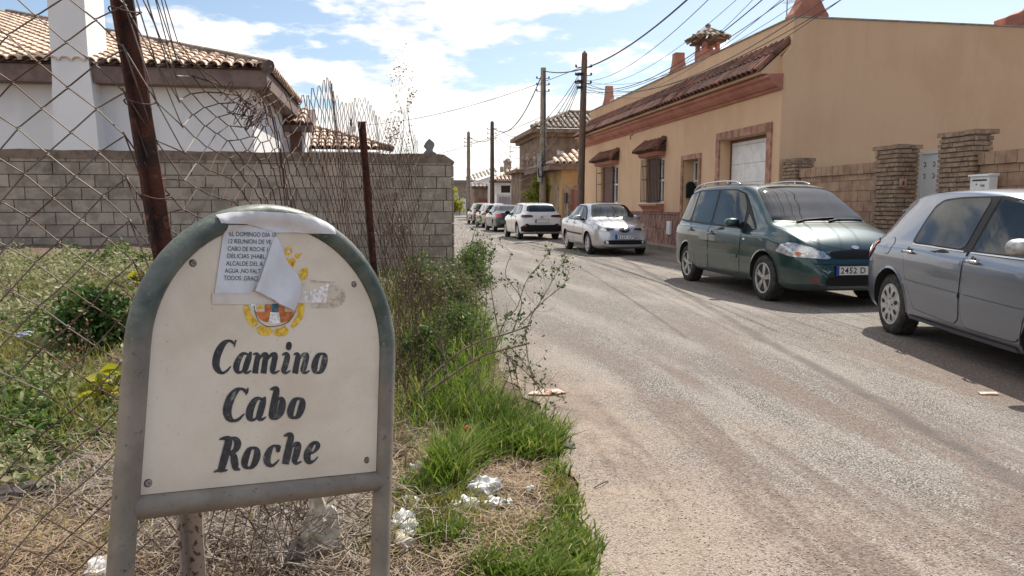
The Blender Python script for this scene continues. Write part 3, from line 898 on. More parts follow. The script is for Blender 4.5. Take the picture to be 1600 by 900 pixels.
    for s in range(4):
        R3 = Matrix.Rotation(s * PI / 2, 3, 'Z'); o3 = Vector((x_, y_, zc + 0.29))
        ux = R3 @ X1; upv = R3 @ Vector((0, 0.46, 0.30)).normalized()
        tiles(k, o3 + R3 @ Vector((-0.46, -0.50, 0)), ux, upv, 0.92, 0.58, 0.18, 0.29, 0.075, keep=lambda x, s_: abs(x - 0.46) < 0.50 - s_ * 0.78)
        k.tube([o3 + R3 @ Vector((-0.46, -0.50, 0.04)), o3 + Vector((0, 0, 0.37))], [0.085, 0.07], 8)
    k.lathe([(0.10, 0.33), (0.12, 0.40), (0.07, 0.46), (0.09, 0.52), (0.01, 0.58)], (x_, y_, zc + 0.25), 'Z', 12)
    k.build('chimney_cap', [M['tile_grey'], M['tile_under']], ch)
    # small wall bracket under the cornice
    q = v_px(988, FU) - FV
    b = MB(); b.tube([(0, q, 3.93), (-0.1, q, 3.9), (-0.1, q, 3.76)], 0.018, 6); b.build('bracket', M['rust'], t)
    return t


right_house()

# ------------------------------------------------------------------ television aerial behind the corner
def aerial(name, p, h, label, sc=1.0):
    mb = MB(); mb.tube([(0, 0, 0), (0, 0, h)], 0.02 * sc, 6)
    mb.tube([(-0.45 * sc, 0, h * 0.92), (0.55 * sc, 0.1, h * 0.92)], 0.012 * sc, 5)
    for i in range(8):
        x = (-0.42 + i * 0.13) * sc; l = (0.32 - 0.02 * i) * sc
        mb.tube([(x, -l * 0.7, h * 0.92 + 0.0), (x, l * 0.7, h * 0.92)], 0.008 * sc, 4)
        mb.tube([(x, 0, h * 0.92 - l * 0.35), (x, 0, h * 0.92 + l * 0.35)], 0.006 * sc, 4)
    mb.tube([(0, 0, h * 0.7), (0.25 * sc, 0.2 * sc, h * 0.75)], 0.01 * sc, 4)
    for i in range(5): mb.tube([(0.06 * sc * i, -0.16 * sc, h * 0.7 + 0.02), (0.06 * sc * i, 0.2 * sc, h * 0.7)], 0.006 * sc, 4)
    o = mb.build(name, M['aerial'], loc=p, rot=(0, 0, 0.5)); tag(o, label, 'aerial'); return o


p = US(FU + 1.2, v_px(1219, FU + 1.2)); aerial('tv_aerial', (p.x, p.y, 5.68), 1.15, 'metal television aerial on the peach house roof near its corner ornament', 0.8)


# ------------------------------------------------------------------ garden wall, pillars, gate, mailbox
def pillar(px0, px1, depth, name, label, ztop=2.43, w_cap=True):
    v1 = v_px(px0, FU); v0 = v_px(px1, FU)
    if w_cap is not True: depth = u_px(w_cap, v0) - FU
    t = empty(name, US(FU, v0), TH, label, 'pillar', 'rough brick pillars of the garden wall')
    L = v1 - v0; mb = MB(); hgt = ztop - 0.1
    z = 0.10
    core = MB(); core.box((depth / 2, L / 2, ztop / 2 - 0.03), (depth - 0.05, L - 0.05, ztop - 0.06)); core.build('mortar', M['mortar'], t)
    while z < hgt:
        hh = 0.068
        off = rnd.random() * 0.2
        for (org, ux, Ln, out) in ((Vector((0.03, 0, 0)), Y1, L, -X1), (Vector((0, 0.03, 0)), X1, depth, -Y1), (Vector((0, L - 0.03, 0)), X1, depth, Y1)):
            x = -off
            while x < Ln:
                bw = rnd.uniform(0.15, 0.27); a = max(0, x); b = min(Ln, x + bw)
                if b - a > 0.03:
                    pr = rnd.uniform(0.028, 0.05); c = org + ux * ((a + b) / 2) + out * (pr / 2) + Vector((0, 0, z + hh / 2))
                    dm = (b - a - 0.01, pr, hh * rnd.uniform(0.72, 0.92))
                    Mx = Matrix((ux, -out, Z1)).transposed(); mb.box(c, dm, Mx @ Matrix.Rotation(rnd.uniform(-0.03, 0.03), 3, 'Y'))
                x += bw
        z += 0.078
    mb.build('brick_facing', M['pillar'], t)
    cp = MB()
    for i in range(int(L / 0.2) + 1):
        for j in range(int(depth / 0.25) + 1):
            y_ = min(L, (i + 0.5) * 0.2); x_ = min(depth, (j + 0.5) * 0.25)
            cp.box((x_ - 0.03, y_ - 0.02, ztop - 0.03 + rnd.uniform(-0.008, 0.008)), (0.22, 0.205, 0.07), Matrix.Rotation(rnd.uniform(-0.05, 0.05), 3, 'Z'))
    cp.build('cap', M['pillar'], t)
    return t


pillar(1222, 1243, 0.55, 'brick_pillar', 'rough brown brick pillar touching the corner of the peach house', 2.40, 1272)
pillar(1367, 1403, 0.42, 'brick_pillar', 'rough brown brick pillar with a small plate, left of the grey gate', 2.43, 1437)
pillar(1465, 1521, 0.34, 'brick_pillar', 'tallest rough brick pillar behind the white mailbox, right of the gate', 2.52, 1550)


def garden_wall(px0, px1, ztop, label, vend=None):
    v1 = v_px(px0, FU); v0 = v_px(px1, FU) if vend is None else vend
    t = empty('garden_wall', US(FU + 0.1, v0), TH, label, 'wall', 'garden wall stretches between the brick pillars')
    L = v1 - v0; mb = MB(); masonry(mb, L, ztop - 0.185, 0.40, 0.2, 0.012, 0.07, 0.01, org=(0.07, 0, 0.0), ux=Y1, out=-X1, z0=0.05)
    x = 0
    while x < L - 0.02:
        w_ = min(0.2, L - x); mb.box((0.06, x + w_ / 2, ztop - 0.09), (0.2, w_ - 0.012, 0.19 + rnd.uniform(-0.01, 0.01))); x += 0.2
    mb.build('blocks', M['gwall'], t)
    mb = MB(); mb.box((0.075, L / 2, ztop / 2 - 0.06), (0.13, L, ztop - 0.15)); mb.build('mortar', M['mortar'], t)


garden_wall(1245, 1366, 2.16, 'reddish block garden wall between the corner pillar and the plated pillar')
garden_wall(1522, 1900, 2.17, 'reddish block garden wall at the right edge behind the mailbox', vend=4.0)


def gate():
    v1 = v_px(1403, FU); v0 = v_px(1480, FU)
    t = empty('metal_gate', US(FU + 0.44, v0), TH, 'pale grey sheet metal gate between two brick pillars', 'gate')
    L = v1 - v0; mb = MB(); mb.box((0, L / 2, 1.22), (0.03, L - 0.06, 2.1)); mb.build('panel', M['gatew'], t)
    f = MB()
    for y in (0.04, L - 0.04, L / 2): f.box((-0.02, y, 1.23), (0.04, 0.05, 2.16))
    for z in (0.2, 2.28, 1.4): f.box((-0.021, L / 2, z), (0.036, L - 0.06, 0.05))
    f.build('gate_frame', M['gatew'], t)
    for i in range(5):
        for j in range(2):
            d = MB(); y_ = 0.14 + i * (L - 0.28) / 4; z_ = 1.90 + j * 0.2
            d.tube([(-0.024, y_ + 0.03 * math.cos(k * 0.6) * (1 - k * .05), z_ + 0.035 * math.sin(k * 0.6) * (1 - k * .05) - 0.012 * k * .4) for k in range(14)], 0.006, 5)
            d.build('scroll', M['aerial'], t)


gate()


def mailbox():
    v = v_px(1521, FU) - 0.12; Y = Yuv(FU, v); z1 = z_at(1530, 273, Y)
    t = empty('mailbox', US(FU - 0.05, v - 0.40, 0), TH, 'white metal mailbox with a sloping lid fixed on the garden wall', 'mailbox')
    z0 = z1 - 0.30
    mb = MB(); mb.box((-0.03, 0.2, (z0 + z1) / 2 - 0.01), (0.14, 0.36, z1 - z0 - 0.04)); mb.build('box', M['white'], t)
    l = MB(); l.prism([(-0.13, z1 - 0.03), (0.05, z1 - 0.03), (0.05, z1 + 0.01), (-0.125, z1 - 0.005)], 'Y', -0.0, 0.40); l.build('lid', M['white'], t)
    s = MB(); s.box((-0.102, 0.2, z1 - 0.09), (0.006, 0.27, 0.022)); s.build('slot', M['dark'], t)
    s = MB(); s.box((-0.102, 0.14, z1 - 0.17), (0.006, 0.08, 0.03)); s.build('name_plate', M['aerial'], t)
    s = MB(); s.lathe([(0.012, -0.006), (0.012, 0.004)], (-0.103, 0.25, z1 - 0.15), 'X', 10); s.build('lock', M['aerial'], t)
    # plate on the left pillar
    v = v_px(1403, FU) ; Y = Yuv(FU, v)
    pl = MB(); pl.box((0, 0, 0), (0.12, 0.03, 0.15)); pl.box((0, -0.018, 0.0), (0.02, 0.008, 0.07), m=1)
    u = u_px(1409, v); o = pl.build('wall_plate', [M['gwall'], M['dark']], loc=US(u + 0.01, v - 0.045, z_at(1409, 286, Y)), rot=(0, 0, TH))
    tag(o, 'small pale wall plate with a dark mark on the brick pillar', 'wall plate')


mailbox()
# ------------------------------------------------------------------ buildings further up the street
def bk(u, v): return US(u, v)


def brown_house():
    vY = 50.5; u0 = u_px(843, vY); u1 = u_px(960, vY)
    t = empty('tall_house', US(u0, vY), TH, 'tall brown rendered house with hipped tile roof behind the wooden poles', 'house')
    zt = z_at(860, 208, Yuv(u0, vY)); L = u1 - u0 + 3
    mb = MB(); mb.box((L / 2, 4.0, zt / 2), (L, 8, zt)); mb.build('wall', M['brown_wall'], t)
    ev = MB(); ev.box((L / 2 + 0.1, 3.8, zt + 0.12), (L + 1.6, 9.2, 0.26)); ev.box((L / 2, 3.9, zt - 0.12), (L + 0.6, 8.5, 0.24)); ev.build('eave', M['brown_wall'], t)
    r = MB(); a = Vector((-0.72, -0.85, zt + 0.27)); LL = L + 1.6; pit = 0.42; k = 3.4; n = math.sqrt(1 + pit * pit)
    r.add([a, a + X1 * LL, a + Vector((LL, k, k * pit)), a + Vector((k, k, k * pit))], [(0, 1, 2, 3)], .4, 1)
    r.add([a, a + Vector((k, k, k * pit)), a + Vector((0, 9, 0))], [(0, 1, 2)], .4, 1)
    tiles(r, a, X1, Vector((0, 1, pit)).normalized(), LL, k * n, 0.36, 1.2, 0.115, keep=lambda x, s: x > s / n - 0.1, seg=4, step=.015)
    r.build('roof', [M['tile_grey'], M['tile_under']], t)
    rg = MB(); rg.tube([a + Z1 * .08, a + Vector((k, k, k * pit)) + Z1 * .08, a + Vector((LL, k, k * pit)) + Z1 * .08], 0.16, 8); rg.build('ridge_tile', M['tile_grey'], t)
    # relief panel on the gable wall
    p = MB(); x0 = u_px(868, vY) - u0; x1 = u_px(881, vY) - u0; z0 = z_at(875, 247, vY); z1 = z_at(875, 231, vY)
    p.box(((x0 + x1) / 2, -0.03, (z0 + z1) / 2), (x1 - x0, 0.06, z1 - z0))
    for i in range(2): p.box((x0 + (x1 - x0) * (0.3 + 0.4 * i), -0.07, z1 - 0.25), (0.2, 0.04, 0.25), m=1)
    p.build('relief_panel', [M['rubble'], M['white']], t)
    # terrace with balusters on its left flank
    tr = MB(); tx = u_px(812, vY) - u0; zt2 = z_at(830, 266, vY)
    tr.box((tx / 2, 2.2, zt2 / 2), (-tx - 0.2, 4, zt2)); tr.box((tx / 2, 2.0, zt2 - 0.02), (-tx + 0.7, 5.0, 0.22)); tr.build('side_terrace', M['brown_wall'], t)
    u = MB()
    for px, h in ((817, 0.9), (824, 1.1), (835, 1.2), (841, 0.8), (829, 0.8)):
        x = u_px(px, vY) - u0
        u.lathe([(0.14, 0), (0.14, 0.12), (0.07, 0.2), (0.17, h * 0.5), (0.17, h * 0.65), (0.07, h * 0.8), (0.12, h * 0.9), (0.02, h)], (x, 0.0, zt2 + 0.09), 'Z', 10)
    u.box((tx / 2, 0.05, zt2 + 0.5), (-tx - 0.3, 0.08, 0.5)); u.build('balustrade', M['rubble'], t, smooth='auto')


def ochre_house():
    vY = 37.5; u0 = u_px(878, vY); u1 = u_px(960, vY)
    t = empty('ochre_house', US(u0, vY), TH, 'low ochre house with dark tiled roof just beyond the peach house', 'house')
    zt = z_at(900, 264, Yuv(u0, vY)); L = u1 - u0 + 2
    mb = MB(); mb.box((L / 2, 3.2, zt / 2), (L, 6.4, zt)); mb.build('wall', M['ochre'], t)
    e = MB(); e.box((L / 2 - 0.3, 3.2, zt + 0.08), (L + 0.9, 7.2, 0.26)); e.build('eave', M['fascia'], t)
    r = MB(); a = Vector((-0.85, -0.5, zt + 0.26)); pit = 0.34; n = math.sqrt(1 + pit * pit)
    k = 3.0
    r.add([a, a + X1 * (L + 1), a + Vector((L + 1, k, k * pit)), a + Vector((k, k, k * pit))], [(0, 1, 2, 3)], .4, 1)
    r.add([a, a + Vector((k, k, k * pit)), a + Vector((k, 4.5, k * pit)), a + Vector((0, 7.4, 0))], [(0, 1, 2, 3)], .4, 1)
    tiles(r, a, X1, Vector((0, 1, pit)).normalized(), L + 1, k * n, 0.34, 0.8, 0.11, keep=lambda x, s: x > s / n - 0.1, seg=4, step=.02)
    r.build('roof', [M['tile_pale'], M['tile_under']], t)
    for px in (871, 878):
        pass
    # front garden wall of red panels and stone piers on the house line
    va = v_px(872, FU + 0.1); vb = 33.4
    g = empty('front_wall', US(FU + 0.1, vb), TH, 'low front wall with red panels between rubble stone piers', 'wall')
    Lw = va - vb; s = MB(); masonry(s, Lw, 1.15, 0.5, 0.28, 0.02, 0.2, 0.03, org=(0.2, 0, 0), ux=Y1, out=-X1)
    ztp = z_at(895, 289, vb + Lw * 0.6)
    s.box((0.1, Lw - 0.3, ztp / 2), (0.5, 0.7, ztp + 0.25)); s.box((0.1, Lw * 0.55, ztp / 2), (0.45, 0.6, ztp)); s.build('stone_base', M['rubble'], g)
    p = MB(); p.box((0.1, Lw * 0.27, 1.65), (0.08, Lw * 0.5, 1.0)); p.box((0.1, Lw * 0.76, 1.65), (0.08, Lw * 0.34, 1.0)); p.build('red_panel', M['redpanel'], g)
    p = MB(); p.box((-0.16, Lw * 0.55, 1.75), (0.08, 0.45, 0.5)); p.build('letter_box', M['black_iron'], g)
    for i, px in enumerate((872, 882)):
        q = US(FU + 0.5 , v_px(px, FU + 0.5)); z0 = ztp; mb = MB()
        zz0 = z_at(px, 290, q.y); zz1 = z_at(px, 274, q.y)
        mb.tube([(0, 0, zz0 - 1.4), (0, 0, zz1 - 0.35)], 0.04, 6, m=0)
        mb.box((0, 0, zz1 - 0.2), (0.2, 0.2, 0.3), m=1, taper=1.3); mb.box((0, 0, zz1), (0.3, 0.3, 0.08), m=0, taper=0.4)
        o = mb.build('garden_lantern', [M['black_iron'], M['white']], loc=(q.x, q.y, 0), rot=(0, 0, TH))
        tag(o, ('left' if i == 0 else 'right') + ' one of two black and white garden lanterns above the red panel wall', 'lantern', 'garden lanterns above the front wall')


def far_white_house():
    vY = 66; u0 = u_px(771, vY); u1 = u_px(824, vY); Yb = Yuv(u0, vY)
    t = empty('white_bungalow', US(u0, vY), TH, 'far white bungalow with ribbed tile roof and a dark window beyond the parked cars', 'house')
    zt = z_at(800, 283, Yb); L = u1 - u0
    mb = MB(); mb.box((L / 2 + 0.5, 4, zt / 2), (L + 1, 8, zt)); mb.build('wall', M['white_wall'], t)
    r = MB(); a = Vector((-0.4, -0.4, zt + 0.02)); pit = 0.42; n = math.sqrt(1 + pit * pit); LL = L + 1.4; k = 3.2
    r.add([a, a + X1 * LL, a + Vector((LL, k, k * pit)), a + Vector((k * 0.95, k, k * pit))], [(0, 1, 2, 3)], .4, 1)
    r.box((LL / 2 - 0.4, -0.2, zt - 0.06), (LL, 0.5, 0.14), m=1)
    tiles(r, a, X1, Vector((0, 1, pit)).normalized(), LL, k * n, 0.36, 0.9, 0.12, keep=lambda x, s: x > s / n * 0.95, seg=4)
    r.build('roof', [M['tile_pale'], M['tile_under']], t)
    for p0, p1, b in ((783, 797, 0), (804, 813, 0)):
        x0 = u_px(p0, vY) - u0; x1 = u_px(p1, vY) - u0; z0 = z_at(p0, 301, Yb); z1 = z_at(p0, 290, Yb)
        w_ = MB(); w_.box(((x0 + x1) / 2, -0.02, (z0 + z1) / 2), (x1 - x0, 0.06, z1 - z0)); w_.build('window', M['dark'], t)
    # roof turret
    xt = u_px(793, vY + 3) - u0; zb = z_at(793, 268, Yuv(u0, vY + 3)); zt2 = z_at(793, 252, Yuv(u0, vY + 3)); q = MB()
    q.box((xt, 3, (zb + zt2) / 2 - 0.3), (0.62, 0.62, zt2 - zb + 0.4)); q.lathe([(0.46, 0), (0.42, 0.1), (0.2, 0.3), (0.03, 0.42)], (xt, 3, zt2 - 0.1), 'Z', 8, m=1)
    q.box((xt - 0.55, 3, zb + 0.2), (0.3, 0.4, 0.5), m=1)
    q.build('turret', [M['rubble'], M['tile_grey']], t)
    p = US(u_px(797, vY + 3), vY + 3); aerial('tv_aerial', (p.x, p.y, zt2 - 0.2), z_at(797, 229, p.y) - zt2 + 0.2, 'tall thin television aerial beside the turret of the white bungalow', 1.7)
    # garages in front
    vg = 60; ug0 = u_px(776, vg); ug1 = u_px(826, vg)
    g = empty('garage_block', US(ug0, vg), TH, 'pale blue grey garage doors in a low wall ahead of the white bungalow', 'garage')
    Lg = ug1 - ug0; zg = z_at(800, 304, Yuv(ug0, vg)); mb = MB(); mb.box((Lg / 2, 0.5, zg / 2), (Lg, 1, zg)); mb.build('wall', M['white'], g)
    for a_, b_ in ((0.06, 0.42), (0.62, 0.95)):
        mb = MB(); n_ = 4
        for i in range(n_): mb.box((Lg * (a_ + (b_ - a_) * (i + 0.5) / n_), -0.04, zg * 0.47), (Lg * (b_ - a_) / n_ - 0.02, 0.06, zg * 0.9))
        mb.build('garage_door', M['bluegrey'], g)
    mb = MB(); mb.box((Lg * 0.5, -0.04, zg * 0.45), (0.35, 0.06, 0.7)); mb.build('hatch', M['dark'], g)
    # brown terrace walls to the left of it
    vb = 70; ub0 = u_px(741, vb); ub1 = u_px(778, vb)
    b = empty('terrace_house', US(ub0, vb), TH, 'low brown walled house with dark tiled roof behind the second pole', 'house')
    Lb = ub1 - ub0; zb1 = z_at(760, 294, Yuv(ub0, vb)); mb = MB(); mb.box((Lb / 2, 2, zb1 / 2), (Lb, 4, zb1)); mb.build('wall', M['brown_wall'], b)
    mb = MB(); mb.box((Lb * 0.35, -0.05, zb1 * 0.4), (Lb * 0.35, 0.1, zb1 * 0.5)); mb.build('garage_door', M['redpanel'], b)
    zc = z_at(760, 287, Yuv(ub0, vb)); mb = MB(); tiles(mb, (-0.3, -0.3, zb1), X1, Vector((0, 1, 0.4)).normalized(), Lb + 0.5, 1.2, 0.36, 0.8, 0.12, seg=4, step=.02); mb.box((Lb / 2, 0.5, zb1 + 0.1), (Lb + 0.4, 1.6, 0.2), m=1); mb.build('roof', [M['tile_grey'], M['tile_under']], b)
    # white gable farther left
    vc = 84; uc0 = u_px(735, vc); uc1 = u_px(776, vc)
    c = empty('white_cottage', US(uc0, vc), TH, 'farthest white cottage with a sloping tiled roof near the street end', 'house')
    Lc = uc1 - uc0; z1 = z_at(740, 286, Yuv(uc0, vc)); z2 = z_at(776, 272, Yuv(uc0, vc)); mb = MB()
    mb.prism([(0, 0), (Lc, 0), (Lc, z2), (0, z1)], 'Y', 0, 4); mb.build('wall', M['white_wall'], c)
    mb = MB(); sl = Vector((Lc, 0, z2 - z1)).normalized(); tiles(mb, (-0.4, -0.5, z1 - 0.05), sl, Vector((0, 1, 0.25)).normalized(), Lc + 0.8, 3, 0.42, 1.0, 0.14, seg=4)
    mb.build('roof', M['tile_grey'], c)
    # long wall closing the street
    ve = 108; ue0 = u_px(660, ve); ue1 = u_px(765, ve)
    e = empty('street_end_building', US(ue0, ve), TH, 'grey brown building with a flat roof closing the far end of the street', 'building')
    Le = ue1 - ue0; ze = z_at(715, 284, Yuv(ue0, ve)); mb = MB(); mb.box((Le / 2, 2, ze / 2), (Le, 4, ze)); mb.build('wall', M['rubble'], e)
    mb = MB(); mb.box((Le / 2, 1.9, ze), (Le + .4, 4.4, 0.5)); mb.build('parapet', M['grey_stone'], e)
    for px, m_, h_ in ((712, 'bluegrey', 3.1), (724, 'white', 2.4), (733, 'dark', 2.6)):
        x = u_px(px, ve) - ue0; mb = MB(); mb.box((x, -0.05, h_ / 2), (0.9, 0.1, h_)); mb.build('door', M[m_], e)


brown_house(); ochre_house(); far_white_house()


# ------------------------------------------------------------------ poles and overhead lines
def pole(px, pyt, Y, r0, r1, m, label, lean=0.0, kind='wood'):
    top = W(px + lean, pyt, Y); base = Vector((W(px - lean, 330, Y).x, Y, -0.1))
    t = empty('utility_pole', base, 0, label, 'utility pole', 'utility poles along the street')
    T = top - base; mb = MB()
    pts = [T * (i / 8) for i in range(9)]; rr = [r0 + (r1 - r0) * i / 8 for i in range(9)]
    mb.tube(pts, rr, 12)
    if kind == 'wood': mb.tube([T, T + Z1 * 0.12], [r1, 0.02], 12)
    mb.build('pole', m, t, smooth='auto')
    hw = MB()
    for k in range(3):
        z = T.z - 0.55 - 0.33 * k
        hw.tube([T * (z / T.z) + Vector((-0.34, 0, 0)), T * (z / T.z) + Vector((0.3, 0, 0))], 0.02, 5)
        for s in (-0.34, 0.3): hw.lathe([(0.03, 0), (0.05, 0.03), (0.03, 0.06), (0.05, 0.09), (0.02, 0.12)], T * (z / T.z) + Vector((s, 0, 0)), 'Z', 8)
    hw.build('bracket', M['black_iron'], t)
    return t, top


t1, P1 = pole(848.5, 106, 40, 0.20, 0.14, M['pole_conc'], 'pale concrete pole with a grey box and looped cable beside the white crossover', 0.5, 'c')
bx = MB(); bp = (W(843, 262, 39.7) - t1.location); bx.box((bp.x, -0.24, bp.z), (0.22, 0.2, 1.5)); bx.build('junction_box', M['aerial'], t1)
cb = MB()
pts = [W(850, 110, 39.7), W(851, 170, 39.74), W(851.5, 230, 39.74), W(852, 262, 39.7), W(850, 272, 39.65), W(846, 276, 39.6), W(842, 275, 39.6), W(841, 262, 39.55)]
cb.tube([Vector(q) - t1.location for q in catmull(pts, 5)], 0.035, 6); cb.build('hanging_cable', M['cable'], t1)
t2, P2 = pole(909.5, 84, 31.8, 0.17, 0.12, M['pole_wood'], 'dark wooden pole leaning slightly beside the peach house with many wires', 4.0)
for z in (-0.9, -1.2, -1.45):
    mb = MB(); mb.lathe([(0.02, 0), (0.14, 0.02), (0.14, 0.1), (0.02, 0.12)], (P2 - t2.location) + Vector((-0.2, -0.1, z)), 'Z', 8); mb.build('insulator', M['black_iron'], t2)
t3, P3 = pole(769, 191, 58, 0.19, 0.14, M['pole_wood'], 'dark wooden pole in front of the white bungalow')
t4, P4 = pole(732, 207, 66, 0.19, 0.14, M['pole_conc'], 'farthest grey pole near the left end of the street')


def wire(a, b, sag, r, m, mb, n=22):
    a = Vector(a); b = Vector(b); pts = []
    for i in range(n + 1):
        t = i / n; p = a.lerp(b, t); p.z -= sag * 4 * t * (1 - t); pts.append(p)
    mb.tube(pts, r, 5, cap=False)


def cables():
    mb = MB(); A = W(1180, -105, 18)
    wire(P1 - Z1 * 0.15, A, 1.1, 0.028, None, mb)
    o = mb.build('overhead_cable', M['cable']); tag(o, 'thick black cable rising from the pale pole to the top edge of the picture', 'cable', 'overhead lines over the street')
    mb = MB(); wire(P3 + Z1 * -0.3, P1 - Z1 * 0.15, 1.5, 0.03, None, mb); o = mb.build('overhead_cable', M['cable'])
    tag(o, 'thick drooping black cable between the pale pole and the pole by the bungalow', 'cable', 'overhead lines over the street')
    mb = MB(); wire(P4 + Z1 * -0.3, P3 + Z1 * -1.2, 0.4, 0.025, None, mb); o = mb.build('overhead_cable', M['cable'])
    tag(o, 'short black cable between the two farthest poles', 'cable', 'overhead lines over the street')
    # bundle fanning out from the wooden pole over the peach house
    q = P2 - Z1 * 1.1
    ends = [(1090, -12), (1125, -14), (1152, -12), (1172, -14), (1190, -12), (1206, -14), (1222, -12), (1236, -10), (1250, -8), (1140, -20)]
    names = ['first', 'second', 'third', 'fourth', 'fifth', 'sixth', 'seventh', 'eighth', 'ninth', 'tenth']
    order = sorted(range(len(ends)), key=lambda i: ends[i][0]); rank = {i: r for r, i in enumerate(order)}
    for i, (px, py) in enumerate(ends):
        mb = MB(); e = W(px, py, 15.5 + 0.2 * (i % 3)); st = q + Vector((0.1, 0, -0.12 * (i % 5)))
        d = (e - st); e2 = st + d * 1.25
        wire(st, e2, 0.55 + 0.13 * (i % 4) + 0.05 * i, (0.009, 0.006, 0.012, 0.007)[i % 4], None, mb, 26)
        o = mb.build('overhead_wire', M['cable'] if i % 3 else M['cable_grey'])
        tag(o, 'thin wire fanning from the wooden pole, %s from the left at the top' % names[rank[i]], 'wire', 'fan of wires from the wooden pole')
    # lines from the wooden pole towards the far poles
    lab = ['highest', 'second highest', 'middle', 'second lowest', 'lowest']
    for i in range(5):
        mb = MB(); wire(P2 - Z1 * (0.9 + 0.12 * i) + Vector((-0.25, 0, 0)), P3 - Z1 * (0.2 + 0.5 * i) + Vector((0.2, 0, 0)), 1.6 + 0.35 * i, 0.016, None, mb)
        o = mb.build('overhead_wire', M['cable_grey']); tag(o, '%s pale wire sagging from the wooden pole back to the pole by the bungalow' % lab[i], 'wire', 'wires running back along the street')
    for i in range(2):
        mb = MB(); a = W(560, 196 + i * 66, 48); wire(a, (P2 if i == 0 else P1) - Z1 * (0.5 + 2.0 * i), 0.5, 0.014, None, mb)
        o = mb.build('overhead_wire', M['cable_grey']); tag(o, ('upper' if i == 0 else 'lower') + ' grey wire crossing the sky leftwards towards the block wall', 'wire', 'wires crossing the sky on the left')


cables()


# ------------------------------------------------------------------ the street name sign
SO = Vector((-0.48918161, 1.52615954, 1.06808073))
SU = Vector((0.65817651, 0.72902883, -0.18793786)); SV = Vector((0.00480101, 0.24556128, 0.96936918)); SN = SU.cross(SV)
if SN.dot(CP - SO) < 0: SN = -SN


def sp(px, py, off=0.006):
    d = ray(px, py); o = SO + SN * off; t = (o - CP).dot(SN) / d.dot(SN); p = CP + d * t - SO
    return p.dot(SU), p.dot(SV)


M['sign_tube'] = mat('sign_frame_paint', (0.045, 0.065, 0.055), 0.55, c2=(0.10, 0.12, 0.10), ns=9, bump=0.25, bs=80, c3=(0.22, 0.2, 0.17), n3=22, c3r=(0.62, 0.8))


def sign_tube_mat():
    m = bpy.data.materials.new('weathered_sign_paint'); m.use_nodes = True
    t = NT(m.node_tree); b = m.node_tree.nodes['Principled BSDF']; vec = t.n('ShaderNodeTexCoord').outputs['Object']
    sp_ = t.n('ShaderNodeSeparateXYZ', inp={0: vec})
    green = t.mix(t.mapr(t.noise(vec, 11, 7, 0.68, 0.4), 0.38, 0.62), (0.05, 0.075, 0.062), (0.135, 0.15, 0.125))
    green = t.mix(t.mapr(t.noise(vec, 60, 4, 0.7), 0.62, 0.70), green, (0.30, 0.27, 0.23))
    grey = t.mix(t.mapr(t.noise(vec, 9, 7, 0.65, 0.4), 0.35, 0.65), (0.29, 0.24, 0.185), (0.21, 0.175, 0.135))
    grey = t.mix(t.mapr(t.noise(vec, 70, 4, 0.7), 0.60, 0.70), grey, (0.075, 0.06, 0.05))
    f = t.mapr(t.math('ADD', sp_.outputs[1], t.math('MULTIPLY', t.math('SUBTRACT', t.noise(vec, 6, 5, 0.7), 0.5), 0.5)), 0.12, -0.10)
    t.put(b, 'Base Color', t.mix(f, green, grey)); t.put(b, 'Roughness', t.mapr(t.noise(vec, 30, 4), 0.3, 0.7, 0.4, 0.7))
    bn = t.n('ShaderNodeBump', inp={'Height': t.noise(vec, 45, 6, 0.65), 'Strength': 0.35, 'Distance': 0.004}); t.put(b, 'Normal', bn.outputs[0])
    return m


def panel_mat():
    m = bpy.data.materials.new('dirty_cream_panel'); m.use_nodes = True
    t = NT(m.node_tree); b = m.node_tree.nodes['Principled BSDF']; vec = t.n('ShaderNodeTexCoord').outputs['Object']
    c = t.mix(t.mapr(t.noise(vec, 5, 7, 0.6, 0.3), 0.38, 0.68), (0.90, 0.77, 0.60), (0.78, 0.64, 0.475))
    c = t.mix(t.mapr(t.noise(vec, 22, 7, 0.75, 0.6), 0.60, 0.74, 0.0, 0.5), c, (0.48, 0.38, 0.29))
    c = t.mix(t.mapr(t.noise(vec, 130, 3, 0.7), 0.66, 0.74, 0.0, 0.7), c, (0.30, 0.23, 0.18))
    sp_ = t.n('ShaderNodeSeparateXYZ', inp={0: vec})
    edge = t.mapr(t.math('ADD', sp_.outputs[1], t.math('MULTIPLY', t.noise(vec, 14, 5), 0.08)), -0.14, -0.26, 0.0, 0.45)
    c = t.mix(edge, c, (0.55, 0.44, 0.34))
    sc = t.n('ShaderNodeMapping', inp={0: vec, 3: (4, 60, 1), 2: (0, 0, 0.6)}).outputs[0]
    c = t.mix(t.mapr(t.noise(sc, 1.2, 3, 0.6, 1.0), 0.74, 0.78, 0.0, 0.5), c, (0.4, 0.33, 0.27))
    t.put(b, 'Base Color', c); b.inputs['Roughness'].default_value = 0.6
    return m


def worn_ink(name, c, wear=(0.60, 0.72), bg=(0.62, 0.55, 0.47)):
    m = bpy.data.materials.new(name); m.use_nodes = True
    t = NT(m.node_tree); b = m.node_tree.nodes['Principled BSDF']; vec = t.n('ShaderNodeTexCoord').outputs['Object']
    f = t.mapr(t.noise(vec, 26, 7, 0.75, 0.5), wear[0], wear[1], 0.0, 0.75)
    cc = t.mix(t.mapr(t.noise(vec, 120, 3, 0.6), 0.4, 0.6), c, tuple(x * 1.6 + 0.01 for x in c))
    t.put(b, 'Base Color', t.mix(f, cc, bg)); b.inputs['Roughness'].default_value = 0.55
    return m


